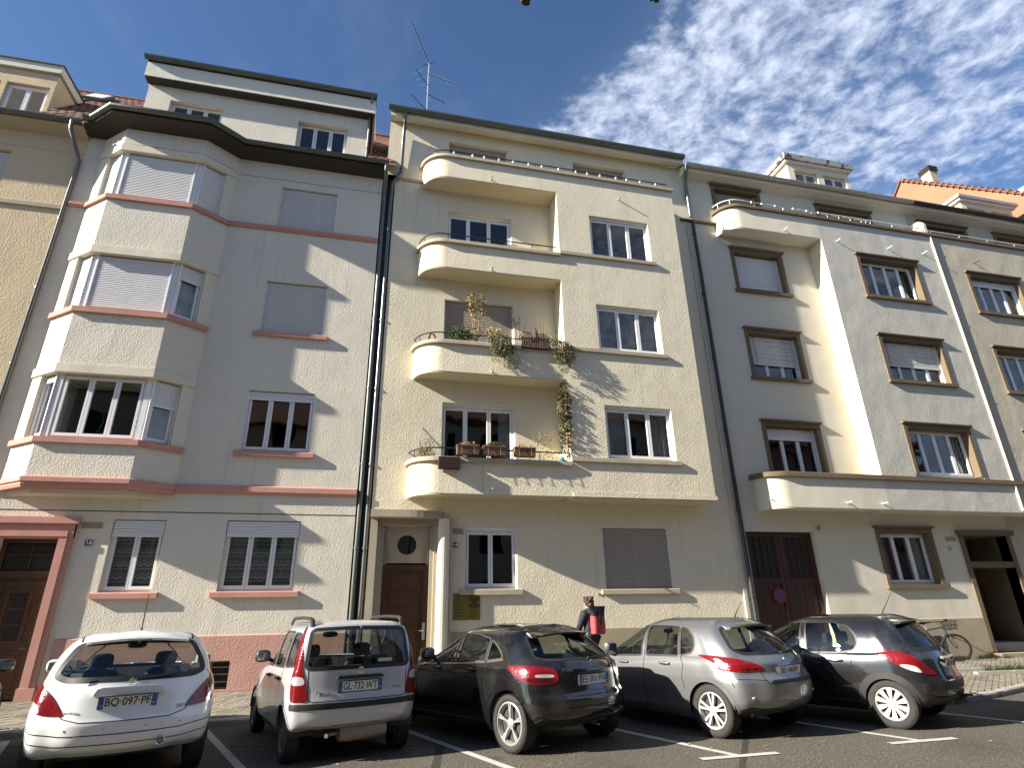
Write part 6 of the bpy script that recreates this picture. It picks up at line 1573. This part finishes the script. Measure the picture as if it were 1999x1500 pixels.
def leafcloud(m, c, rad, n, size, seed=0, droop=0.):
    r = random.Random(seed)
    for _ in range(n):
        while True:
            p = Vector((r.uniform(-1, 1), r.uniform(-1, 1), r.uniform(-1, 1)))
            if p.length < 1: break
        p = p.normalized()*(p.length**.55)
        q = Vector((c[0]+p.x*rad[0], c[1]+p.y*rad[1], c[2]+p.z*rad[2]))
        d = Vector((r.uniform(-1, 1), r.uniform(-1, 1), r.uniform(-1, 1)-droop)).normalized(); s = size*r.uniform(.6, 1.4)
        w = d.cross(Vector((r.uniform(-1, 1), r.uniform(-1, 1), r.uniform(-1, 1)))).normalized()*s*.3
        m.poly([q, q+d*s*.5+w, q+d*s, q+d*s*.5-w])
    return m
def stems(m, base, tips, r=.006, sag=0., seed=0):
    rr = random.Random(seed)
    for t in tips:
        b = Vector(base)+Vector((rr.uniform(-.05, .05), rr.uniform(-.04, .04), 0)); t = Vector(t)
        pts = [b.lerp(t, k/5)+Vector((rr.uniform(-.02, .02), rr.uniform(-.02, .02), sag*math.sin(k/5*math.pi))) for k in range(6)]
        m.tube(pts, [r*(1-.12*k) for k in range(6)], 5)
    return m
def plant(name, label, cat, base, clouds, tips, leaf, stem='twig', group='plants on the balconies', r=.006, extra=None):
    t = thing(name, label, cat, base, 0, group, world=True)
    m = MB()
    for k, (c, rad, n, sz, dr) in enumerate(clouds): leafcloud(m, c, rad, n, sz, sum(map(ord, name)) % 97 + k*13 + int(base[0]*100), dr)
    m.build('foliage', leaf, t, recalc=False)
    stems(MB(), base, tips, r, seed=int(base[0]*77)).build('stem', stem, t, smooth=True)
    if extra: extra(t)
    return t
F14 = 14.26
# second floor balcony
plant('balcony_bush', 'small round bright green bush at the left of the planted balcony', 'bush', (1.98, 14.42, 8.5), [((1.98, 14.4, 8.86), (.3, .2, .22), 900, .05, 0), ((2.15, 14.36, 8.78), (.2, .18, .2), 400, .05, 0)], [(1.85, 14.4, 9.0), (2.1, 14.38, 9.0), (1.98, 14.4, 9.05)], 'leaf_green')
plant('tall_balcony_shrub', 'tall yellowing shrub standing up in front of the lowered shutter', 'shrub', (2.5, 14.5, 8.2), [((2.36, 14.48, 9.95), (.14, .12, .36), 230, .06, 0), ((2.63, 14.48, 9.98), (.12, .12, .32), 170, .06, 0), ((2.5, 14.48, 9.6), (.26, .15, .3), 260, .055, 0), ((2.42, 14.45, 8.95), (.26, .2, .2), 380, .05, 0), ((2.8, 14.45, 9.25), (.3, .15, .25), 60, .05, 0)],
      [(2.28, 14.48, 10.27), (2.36, 14.5, 10.1), (2.64, 14.48, 10.3), (2.55, 14.5, 9.9), (2.48, 14.48, 9.8), (2.9, 14.45, 9.5)], 'leaf_straw', 'cane', r=.008)
plant('trailing_plant', 'olive green plant spilling over the middle of the balcony wall', 'plant', (3.15, 14.3, 8.6), [((3.1, 14.2, 8.68), (.36, .16, .2), 900, .045, .2), ((3.2, 14.12, 8.4), (.36, .12, .26), 1100, .04, .6), ((3.42, 14.1, 8.05), (.26, .1, .28), 480, .04, .8), ((3.0, 14.12, 8.2), (.2, .1, .26), 240, .04, .8)],
      [(2.85, 14.15, 8.75), (3.4, 14.1, 8.0), (3.2, 14.12, 8.1), (3.6, 14.1, 7.85), (3.0, 14.2, 8.9)], 'leaf_olive')
plant('dry_grass_tuft', 'upright dry grass tuft behind the middle trailing plant', 'plant', (2.98, 14.4, 8.5), [((2.98, 14.4, 8.95), (.2, .12, .2), 90, .09, -1.2)], [(2.8+.06*k, 14.38, 9.1+.05*(k % 3)) for k in range(8)], 'leaf_straw', 'cane', r=.004)
plant('trailing_plant', 'dark green plant hanging over the coping at the corner of the bay', 'plant', (4.88, 14.3, 8.6), [((4.9, 14.18, 8.62), (.36, .16, .2), 800, .05, .2), ((4.98, 14.12, 8.35), (.34, .12, .24), 800, .045, .6), ((4.95, 14.1, 8.05), (.2, .1, .28), 360, .04, .8), ((4.75, 14.2, 8.85), (.2, .15, .14), 160, .045, 0)],
      [(4.6, 14.15, 8.85), (5.25, 14.1, 8.4), (5.0, 14.12, 7.85), (4.8, 14.12, 8.1)], 'leaf_olive')
plant('bare_shrub', 'thin dark leafless shrub beside the balcony door', 'shrub', (3.75, 14.6, 8.3), [((3.72, 14.6, 9.55), (.14, .1, .2), 60, .05, 0)], [(3.6, 14.6, 9.9), (3.8, 14.58, 9.85), (4.0, 14.55, 9.6), (4.15, 14.5, 9.35), (3.68, 14.6, 9.6)], 'leaf_vine', r=.01)
plant('bare_shrub', 'curling bare twigs next to the corner hanging plant', 'shrub', (4.6, 14.5, 8.4), [((4.6, 14.5, 9.1), (.15, .1, .2), 20, .04, 0)], [(4.4, 14.5, 9.5), (4.62, 14.48, 9.3), (4.75, 14.5, 9.15), (4.5, 14.5, 9.45)], 'leaf_vine', r=.008)
def planter():
    t = thing('wicker_planter', 'dark brown slatted planter with a pointed woven cone and hoops on the planted balcony', 'planter', (4.15, F14+.02, 8.57), 0, None, world=True)
    b = MB()
    for k in range(5): b.box(3.74, 4.56, F14-.12, F14-.10, 8.5+k*.07, 8.55+k*.07)
    for x in [3.74+.07*i for i in range(12)]: b.box(x, x+.03, F14-.105, F14-.095, 8.47, 8.84)
    b.box(3.74, 4.56, F14-.1, F14+.14, 8.47, 8.5); b.build('box', 'wicker_dark', t)
    MB().lathe([(.11, 8.8), (.08, 9.0), (.0, 9.3)], (4.2, F14+.05, 0), 'z', 10).build('cone', 'wicker_dark', t)
    for cx, r_ in ((3.93, .22), (4.42, .2)):
        h = MB()
        for q in (0, .05, .1): h.tube([(cx+(r_-q)*math.cos(a), F14+.05, 8.84+(r_-q)*math.sin(a)*1.1) for a in [i*math.pi/10 for i in range(11)]], .012, 5)
        for i in range(5): a = .5+i*.5; h.tube([(cx, F14+.05, 8.84), (cx+r_*math.cos(a), F14+.05, 8.84+r_*1.1*math.sin(a))], .008, 5)
        h.build('hoop', 'wicker_dark', t)
planter()
# railing trinkets on the second floor balcony
t = MB().tube([(1.15, 14.45, 8.62), (1.2, 14.4, 8.8), (1.3, 14.36, 8.75), (1.33, 14.35, 8.62)], .03, 8).build('garden_ornament', 'wicker_dark', None, smooth=True); tag(t, 'dark curved ornament behind the rail at the rounded end of the planted balcony', 'ornament')
# first floor balcony
for i, (xa, lab) in enumerate(((1.96, 'leftmost of the three wicker flower boxes hooked on the lowest balcony rail'), (2.64, 'middle flower box on the lowest balcony rail, with green sprigs'), (3.46, 'rightmost flower box on the lowest balcony rail, next to the bay'))):
    t = thing('flower_box', lab, 'flower box', (xa+.28, F14, 5.3), 0, 'flower boxes on the lowest balcony rail', world=True)
    MB().extrude_x([(F14-.17, 5.34), (F14-.2, 5.56), (F14+.0, 5.56), (F14-.02, 5.34)], xa, xa+.56).build('box', 'wicker', t)
    rm = MB(); bars_ = [(xa-.015, xa+.575, F14-.215, F14+.012, 5.545, 5.575)]
    for b_ in bars_: rm.box(*b_)
    rm.build('rim', 'wicker', t)
    for x in (xa+.12, xa+.44): MB().tube([(x, F14+.05, 5.53), (x, F14-.21, 5.6), (x, F14-.225, 5.33), (x, F14+.0, 5.31), (x, F14+.04, 5.12)], .008, 6).build('hanger', 'black_iron', t)
    lf = MB(); leafcloud(lf, (xa+.3, F14-.1, 5.6), (.22, .08, .06 if i != 1 else .1), 60 if i != 1 else 260, .05, 5+i, -.4); lf.build('foliage', 'leaf_straw' if i != 1 else 'leaf_green', t, recalc=False)
t = thing('hanging_basket', 'brown wicker trough hung outside the rounded lowest balcony', 'basket', (1.76, F14-.1, 4.95), 0, None, world=True)
b = MB()
for k in range(7): b.extrude_x([(F14-.2, 4.95+k*.042), (F14-.212, 4.97+k*.042), (F14-.2, 4.99+k*.042), (F14-.02, 4.985+k*.042), (F14-.02, 4.95+k*.042)], 1.5, 2.04)
b.build('trough', 'wicker_dark', t)
for x in (1.6, 1.94): MB().tube([(x, F14-.1, 5.0), (x, F14-.12, 5.3), (x, F14+.05, 5.32)], .007, 5).build('hook', 'black_iron', t)
plant('balcony_bush', 'low leafy plant behind the rail at the rounded end of the lowest balcony', 'bush', (1.25, 14.55, 5.1), [((1.22, 14.5, 5.42), (.25, .2, .16), 300, .05, 0), ((1.3, 14.5, 5.65), (.12, .1, .2), 70, .05, 0)], [(1.2, 14.5, 5.6), (1.35, 14.5, 5.8)], 'leaf_olive')
plant('bare_shrub', 'pale dry stems at the inner end of the lowest balcony', 'shrub', (4.35, 14.6, 4.7), [((4.3, 14.55, 5.75), (.35, .15, .4), 170, .045, 0), ((4.6, 14.5, 5.45), (.3, .15, .2), 150, .045, 0)], [(4.1, 14.55, 6.0), (4.3, 14.55, 6.2), (4.5, 14.55, 5.9), (4.7, 14.5, 5.7), (4.0, 14.55, 5.7)], 'leaf_straw', 'cane', r=.005)
def vine():
    t = thing('climbing_vine', 'browning vine climbing the corner where the lowest balcony meets the bay', 'vine', (5.0, 14.4, 4.6), 0, 'plants on the balconies', world=True)
    m = MB()
    for z, rx, n, mt in ((7.4, .14, 160, 0), (7.05, .2, 420, 0), (6.7, .2, 420, 0), (6.35, .19, 360, 0), (6.0, .18, 260, 0), (5.7, .16, 180, 0)): leafcloud(m, (4.98, 14.3, z), (rx, .16, .24), n, .06, int(z*31), .9)
    m.build('foliage', 'leaf_vine', t, recalc=False)
    m = MB(); leafcloud(m, (4.9, 14.33, 6.6), (.14, .14, .8), 420, .06, 3, .9); m.build('leaf', 'leaf_olive', t, recalc=False)
    s_ = MB(); r = random.Random(4)
    for k in range(9):
        x = 4.9+.03*k; pts = [(x+r.uniform(-.04, .04), 14.36+r.uniform(-.04, .04), 4.6+q*.36) for q in range(8)]; s_.tube(pts, .006, 5)
    s_.build('stem', 'leaf_straw', t, smooth=True)
vine()
for nm, a, b_, lab in (('cane', (.86, 14.62, 5.2), (-.02, 14.82, 6.82), 'thin bamboo cane leaning left from the lowest balcony'), ('cane', (.98, 14.55, 5.2), (.87, 14.72, 7.14), 'thin upright bamboo cane at the end of the lowest balcony'), ('cane', (1.12, 14.55, 5.2), (1.02, 14.68, 6.1), 'short bamboo cane beside the tall upright one')):
    o = MB().tube([a, b_], .008, 6).build(nm, 'cane', None, smooth=True); tag(o, lab, 'cane', 'canes on the lowest balcony')
o = thing('teal_shoe', 'small teal plastic pot lying on the coping next to the bay', 'pot', (4.8, F14+.02, 5.28), 0, None)
MB().lathe([(0, .0), (.1, .0), (.12, .03), (.07, .06), (.05, .12), (.0, .13)], (0, 0, 0), 'z', 14).build('pot', 'teal_plastic', o, smooth=True); o.name = 'plastic_pot'
# string of bulbs along the top terraces
def bulbs(x0, x1, n, z, y, lab, sag=.03):
    t = thing('string_light', lab, 'string light', (x0, y, z), 0, 'bulb strings on the top terraces', world=True)
    pts = []
    for i in range(n*3+1):
        f = i/(n*3); pts.append((x0+(x1-x0)*f, y, z-sag*abs(math.sin(f*n*math.pi*.5))))
    MB().tube(pts, .005, 4).build('cable', 'black_iron', t)
    me = MB().lathe([(0, -.1), (.025, -.09), (.036, -.06), (.03, -.03), (.014, -.01), (.014, .0)], n=10).mesh('bulb', 'lamp_glass', smooth=True)
    for i in range(n): o = place(me, 'bulb', t, (x0+(x1-x0)*(i+.5)/n+rnd.uniform(-.1, .1), y, z-.02))
bulbs(1.5, 8.9, 15, 15.28, 14.29, 'cable of white bulbs along the top terrace rail of the yellowish house')
bulbs(12.1, 15.6, 6, 15.24, 14.38, 'short cable of white bulbs on the white rail of the pale grey house')
# ------------------------------------------------------------------ roof aerial
def aerial():
    A = thing('television_aerial', 'tall metal roof mast carrying several television aerials above the rounded-balcony house', 'aerial', (.95, 17, 18.1), 0, None, world=True)
    Y = 17.; k = Y/18.
    def pt(x, z, y=Y): return (x*k, y, 1.6+(z-1.6)*k)
    MB().tube([(.95, Y, 18.0), pt(1.0, 21.2), pt(.99, 22.2), pt(1.0, 23.5)], .022, 8).build('mast', 'aluminium', A, smooth=True)
    def yagi(a, b, n, l, name, d=Vector((0, 1, 0)), taper=0.):
        a, b = Vector(a), Vector(b); m = MB().tube([a, b], .016, 6)
        o = m.build('boom', 'black_iron', A)
        for i in range(n):
            f = (i+.5)/n; p = a.lerp(b, f); e = d.normalized()*l*(1-taper*f)
            MB().tube([p-e, p+e], .007, 4).build('element', 'aluminium', o)
    yagi(pt(1.02, 23.35), pt(.16, 24.86, Y-.6), 11, .2, 'uhf', Vector((.25, .3, 1)))
    yagi(pt(.95, 22.75), pt(2.06, 22.21, Y-.2), 14, .17, 'uhf', Vector((.0, .2, 1)))
    yagi(pt(1.0, 22.1), pt(.45, 22.55, Y-.3), 3, .38, 'vhf', Vector((.7, .1, .75)))
    yagi(pt(.92, 21.65), pt(1.72, 21.3, Y), 2, .3, 'fm', Vector((.05, .1, 1)))
    yagi(pt(.95, 20.75), pt(.32, 21.25, Y-.2), 1, .1, 'arm', Vector((0, .5, .1)))
    MB().tube([pt(.75, 23.2), pt(1.2, 23.5)], .012, 5).build('reflector', 'black_iron', A)
aerial()
o = MB().tube([(12.6, 17, 17.2), (12.6, 17, 18.9)], .015, 6).tube([(12.4, 17, 18.7), (12.8, 16.9, 18.95)], .01, 5).tube([(12.45, 17, 18.5), (12.75, 17, 18.55)], .01, 5).build('television_aerial', 'aluminium', None); tag(o, 'small low aerial on the roof of the pale grey house', 'aerial')
# ------------------------------------------------------------------ person walking past with a backpack
pmat('skin', (.48, .30, .22), .55); pmat('jacket_navy', (.014, .016, .026), .8, var=.3, vscale=9, bump=.006, bscale=14); pmat('hair_brown', (.05, .028, .018), .6, var=.4, vscale=30, bump=.01, bscale=45)
pmat('trousers', (.02, .02, .025), .85); pmat('pack_red', (.36, .055, .06), .75, var=.25, vscale=8, bump=.006, bscale=12); pmat('pack_black', (.008, .008, .01), .7, bump=.004, bscale=20); pmat('shoe', (.03, .03, .03), .6); pmat('scarf_white', (.6, .58, .54), .9)
def skinned(name, verts, edges, radii, mat, root=0, sub=2, parent=None, loc=None, rotz=0.):
    me = bpy.data.meshes.new(name); me.from_pydata(verts, edges, []); o = place(me, name, parent, loc, rotz)
    o.modifiers.new('skin', 'SKIN').use_smooth_shade = True
    if not me.skin_vertices: me.skin_vertices.new()
    for i, r in enumerate(radii): me.skin_vertices[0].data[i].radius = (r, r) if not isinstance(r, tuple) else r; me.skin_vertices[0].data[i].use_root = (i == root)
    sb = o.modifiers.new('sub', 'SUBSURF'); sb.levels = sub; sb.render_levels = sub
    dg = bpy.context.evaluated_depsgraph_get(); m2 = bpy.data.meshes.new_from_object(o.evaluated_get(dg)); o.modifiers.clear(); o.data = m2; m2.materials.clear(); m2.materials.append(MATS[mat]); m2.name = name
    m2.polygons.foreach_set('use_smooth', [True]*len(m2.polygons))
    return o
def person():
    # local: +y is the way the person walks, x right; feet on z 0
    loc, rz = (4.95, 13.3, ST), R_(20)
    V = [(0, 0, .95), (0, .01, 1.12), (0, .0, 1.32), (0, .0, 1.46), (0, .03, 1.545), (0, .05, 1.62), (0, .055, 1.70),   # pelvis..head
         (.09, .0, .92), (.1, .12, .5), (.1, .16, .09), (.1, .30, .04), (-.09, 0, .92), (-.1, .02, .5), (-.1, -.24, .12), (-.1, -.12, .04),   # legs
         (.17, 0, 1.42), (.22, -.06, 1.16), (.2, .06, .94), (.19, .12, .86), (-.17, 0, 1.42), (-.23, .06, 1.17), (-.19, .26, 1.02), (-.17, .33, .98)]
    E = [(0, 1), (1, 2), (2, 3), (3, 4), (4, 5), (5, 6), (0, 7), (7, 8), (8, 9), (9, 10), (0, 11), (11, 12), (12, 13), (13, 14), (3, 15), (15, 16), (16, 17), (17, 18), (3, 19), (19, 20), (20, 21), (21, 22)]
    rad = [(.14, .11), (.13, .1), (.16, .11), (.1, .08), .055, (.085, .095), (.075, .09), .09, .06, .04, .035, .09, .06, .04, .035, .065, .045, .035, .04, .065, .045, .035, .04]
    P = skinned('person', V, E, rad, 'skin', 0, 2, None, loc, rz); tag(P, 'person in a dark jacket walking along the house wall, seen from behind', 'person')
    # face: nose and ears
    ellipsoid(0, .145, 1.655, .014, .025, .02, 8, 6).build('nose', 'skin', P, smooth='all', weld=True)
    for sx in (-1, 1):
        ellipsoid(sx*.088, .05, 1.65, .012, .022, .03, 8, 6).build('ear', 'skin', P, smooth='all', weld=True); ellipsoid(sx*.034, .135, 1.675, .012, .008, .008, 8, 6).build('eye', 'plate_black', P, smooth='all', weld=True)
    ellipsoid(0, .138, 1.61, .025, .008, .007, 8, 6).build('mouth', 'pack_red', P, smooth='all', weld=True)
    # fingers
    for sx, (hx, hy, hz) in ((1, V[18]), (-1, V[22])):
        fg = MB()
        for k in range(4): fg.tube([(hx+(k-1.5)*.008, hy+.0+(k-1.5)*.018, hz-.01), (hx+(k-1.5)*.008, hy+.015+(k-1.5)*.018, hz-.055), (hx-.01, hy+.02+(k-1.5)*.016, hz-.085+.006*abs(k-1.5))], [.010, .009, .007], 6)
        fg.tube([(hx, hy+.035, hz+.005), (hx-.01, hy+.06, hz-.03), (hx-.015, hy+.055, hz-.055)], [.011, .01, .008], 6); fg.build('hand', 'skin', P, smooth='all')
    J = [(0, 0, .84), (0, .0, 1.0), (0, 0, 1.18), (0, -.0, 1.34), (0, .0, 1.46), (0, .01, 1.53), (.185, 0, 1.425), (.24, -.06, 1.17), (.215, .05, .95), (-.185, 0, 1.425), (-.25, .06, 1.18), (-.2, .25, 1.03)]
    JE = [(0, 1), (1, 2), (2, 3), (3, 4), (4, 5), (4, 6), (6, 7), (7, 8), (4, 9), (9, 10), (10, 11)]
    skinned('jacket', J, JE, [(.2, .16), (.19, .15), (.18, .145), (.2, .15), (.13, .11), (.09, .09), .095, .075, .06, .095, .075, .06], 'jacket_navy', 0, 2, P)
    ellipsoid(0, -.10, 1.47, .15, .09, .08).build('hood', 'jacket_navy', P, smooth='all', weld=True)
    T = [(0, 0, .93), (.09, 0, .88), (.1, .11, .5), (.1, .16, .14), (-.09, 0, .88), (-.1, .02, .5), (-.1, -.23, .17)]
    skinned('trousers', T, [(0, 1), (1, 2), (2, 3), (0, 4), (4, 5), (5, 6)], [(.15, .12), .105, .078, .06, .105, .078, .06], 'trousers', 0, 2, P)
    for (x, y, z) in ((.1, .22, .04), (-.1, -.16, .07)): ellipsoid(x, y, z, .05, .14, .045).build('shoe', 'shoe', P, smooth='all', weld=True)
    h = ellipsoid(0, .03, 1.685, .102, .118, .115, 18, 12); h.add(ellipsoid(0, -.06, 1.60, .085, .06, .09, 12, 8)); h.add(ellipsoid(-.02, -.085, 1.74, .06, .055, .055, 12, 8))
    r = random.Random(3)
    for _ in range(60):
        a = r.uniform(0, 6.28); z = r.uniform(1.58, 1.78); p = (math.cos(a)*.1, .02+math.sin(a)*.1, z)
        if p[1] > .09 and z < 1.72: continue
        h.add(ellipsoid(*p, r.uniform(.018, .032), r.uniform(.018, .03), r.uniform(.018, .035), 7, 5))
    h.build('hair', 'hair_brown', P, smooth='all', weld=True)
    ellipsoid(0, .03, 1.515, .085, .09, .04).build('scarf', 'scarf_white', P, smooth='all', weld=True)
    B = thing('backpack', 'red and black roll-top backpack on the back of the walking person', 'backpack', (loc[0], loc[1], loc[2]+1.0), rz, None)
    b = MB(); n = 16
    def ring(z, w, d, y): return [(w*math.copysign(abs(math.cos(a))**.55, math.cos(a)), y+d*math.copysign(abs(math.sin(a))**.55, math.sin(a)), z) for a in [2*math.pi*i/n for i in range(n)]]
    def loft(rs):
        m = MB()
        for A_, B_ in zip(rs, rs[1:]):
            for i in range(n): m.poly([A_[i], A_[(i+1) % n], B_[(i+1) % n], B_[i]])
        m.poly(rs[0][::-1]); m.poly(rs[-1]); return m
    loft([ring(.0, .14, .07, -.25), ring(.02, .17, .09, -.25), ring(.2, .175, .1, -.255), ring(.38, .17, .09, -.25)]).build('pocket', 'pack_red', B, smooth=True, weld=True)
    loft([ring(.38, .171, .092, -.25), ring(.46, .18, .085, -.25), ring(.53, .22, .05, -.25), ring(.585, .25, .022, -.25)]).build('roll_top', 'pack_black', B, smooth=True, weld=True)
    MB().box(-.02, .02, -.36, -.345, .2, .42).build('buckle_strap', 'pack_black', B)
    for sg in (-1, 1): MB().tube([(sg*.1, -.17, .42), (sg*.11, -.05, .54), (sg*.12, .1, .46), (sg*.14, .1, .25), (sg*.14, -.12, .1)], .022, 8).build('shoulder_strap', 'pack_black', B, smooth=True)
person()
# ------------------------------------------------------------------ bicycle leaning on the wall
pmat('bike_frame', (.035, .04, .06), .4, .3, coat=.3); pmat('bike_black', (.006, .006, .006), .7, spec=.2)
def bicycle():
    B = thing('bicycle', 'dark bicycle with a front basket leaning against the plinth by the street door', 'bicycle', (15.2, 14.45, ST), R_(-2), None)
    B.rotation_euler.x = R_(-7)
    r = .34
    def whl(x, name, steer=0.):
        m = MB().lathe([(r-.005, -.024), (r+.012, 0), (r-.005, .024), (r-.04, .016), (r-.04, -.016)], axis='y', n=40, closed=True)
        o = place(m.mesh('wheel', 'bike_black', smooth=True), 'wheel', B, (x, 0, r+.012)); o.rotation_euler.z = steer
        sp = MB().lathe([(r-.042, -.01), (r-.042, .01), (r-.05, .0)], axis='y', n=40, closed=True)
        for k in range(20):
            a = 2*math.pi*k/20; sp.tube([(0, .02*(-1)**k, 0), ((r-.03)*math.cos(a), 0, (r-.03)*math.sin(a))], .0018, 4)
        sp.tube([(0, -.05, 0), (0, .05, 0)], .02, 10); sp.build('spokes', 'bike_black', o)
        fd = MB().lathe([(r+.035, -.03), (r+.045, 0), (r+.035, .03)], axis='y', n=40)
        return o
    whl(0, 'rear'); fwo = whl(1.06, 'front', R_(-38))
    BB, ST_, HT, HB, RA, FA = (.42, 0, .29), (.27, 0, .82), (.86, 0, .88), (.9, 0, .72), (0, 0, .352), (1.06, 0, .352)
    fr = MB()
    for a, b, q in ((BB, ST_, .018), (BB, HB, .024), (ST_, HT, .018), (HT, HB, .02), (BB, RA, .012), (ST_, RA, .011)): fr.tube([a, b], q, 8)
    fr.build('frame', 'bike_frame', B, smooth=True)
    fk = MB()
    for sy in (-.05, .05): fk.tube([(.9, 0, .72), (.93, sy, .66), (1.04, sy, .36)], .013, 8)
    fk.tube([HT, (.84, 0, 1.0)], .014, 8); fk.build('fork', 'bike_frame', B, smooth=True)
    hb = MB().tube([(.72, -.3, 1.04), (.84, -.24, 1.05), (.86, 0, 1.02), (.84, .24, 1.05), (.72, .3, 1.04)], .012, 8); hb.build('handlebar', 'bike_black', B, smooth=True)
    for sy in (-.3, .3): MB().tube([(.78, sy*.94, 1.045), (.66, sy*1.02, 1.04)], .018, 8).build('grip', 'bike_black', B, smooth=True)
    MB().tube([ST_, (.235, 0, .98)], .013, 8).build('seat_post', 'aluminium', B)
    s = ellipsoid(.2, 0, 1.0, .13, .07, .035, 14, 8); s.add(ellipsoid(.31, 0, 1.005, .09, .025, .022, 10, 6)); s.build('saddle', 'bike_black', B, smooth='all', weld=True)
    bk = MB()
    for k in range(9):
        x = .95+k*.03
        for y in (-.14, .14): bk.tube([(x, y, .82), (x+.02, y*1.1, 1.04)], .004, 4)
    for k in range(9):
        y = -.14+k*.035
        for x in (.95, 1.19): bk.tube([(x, y, .82), (x+.02, y*1.1, 1.04)], .004, 4)
    for z, e in ((.82, 0), (.93, .01), (1.04, .02)): bk.tube([(.95+e, -.14-e, z), (1.19+e, -.14-e, z), (1.19+e, .14+e, z), (.95+e, .14+e, z), (.95+e, -.14-e, z)], .005, 4)
    for k in range(6): bk.tube([(.95, -.14+k*.056, .82), (1.19, -.14+k*.056, .82)], .004, 4)
    bk.build('basket', 'black_iron', B)
    ck = MB().lathe([(.085, -.004), (.09, 0), (.085, .004), (.06, .0)], (.42, -.05, .29), 'y', 24, closed=True); ck.tube([(.42, -.06, .29), (.52, -.07, .17)], .01, 6); ck.box(.47, .57, -.14, -.07, .16, .18); ck.build('crank', 'steel_dull', B)
    rk = MB()
    for sy in (-.06, .06): rk.tube([(.2, sy, .72), (-.22, sy, .72)], .007, 5); rk.tube([(-.1, sy, .72), (0, sy, .36)], .006, 5)
    for k in range(5): rk.tube([(.1-k*.07, -.06, .72), (.1-k*.07, .06, .72)], .006, 5)
    rk.build('luggage_rack', 'bike_black', B)
    md = MB()
    for i in range(14):
        a0, a1 = R_(20+i*10), R_(30+i*10); q = r+.04
        md.poly([(q*math.cos(a0), -.03, .352+q*math.sin(a0)), (q*math.cos(a1), -.03, .352+q*math.sin(a1)), (q*math.cos(a1), .03, .352+q*math.sin(a1)), (q*math.cos(a0), .03, .352+q*math.sin(a0))])
    md.build('mudguard', 'bike_black', B, recalc=False)
bicycle()
o = MB().box(15.75, 16.35, 14.94, 14.972, .2, .72).build('cellar_hatch', 'dark_void', None); tag(o, 'dark cellar opening in the plinth behind the bicycle', 'hatch')
# ------------------------------------------------------------------ bare street tree beside the photographer; two twig tips reach into the top of the view
def tree():
    T = thing('street_tree', 'bare street tree whose twig tips touch the top edge of the view', 'tree', (1.9, .6, 0), 0, None, world=True)
    MB().tube([(1.9, -1.6, 0), (1.92, -1.58, 2), (1.95, -1.5, 4), (2.0, -1.3, 5.6)], [.16, .13, .11, .08], 10).build('trunk', 'twig', T, smooth=True)
    for k, (tip, up) in enumerate((((.848, 2.849, 5.867), (.787, 2.445, 6.121)), ((1.764, 2.551, 5.774), (1.646, 2.174, 6.028)))):
        tip, up = Vector(tip), Vector(up); b0 = Vector((2.0, -1.3, 5.6))
        br = MB().tube([b0, b0.lerp(up, .5)+Vector((0, 0, .5)), up, tip.lerp(up, .3), tip], [.06, .035, .014, .008, .006], 7).build('branch', 'twig', T, smooth=True)
        m = MB(); r = random.Random(k)
        for _ in range(5): m.add(ellipsoid(tip.x+r.uniform(-.03, .03), tip.y+r.uniform(-.02, .02), tip.z+r.uniform(-.0, .03), .022, .02, .018, 7, 5))
        m.build('bud_cluster', 'twig', br, smooth='all', weld=True)
tree()
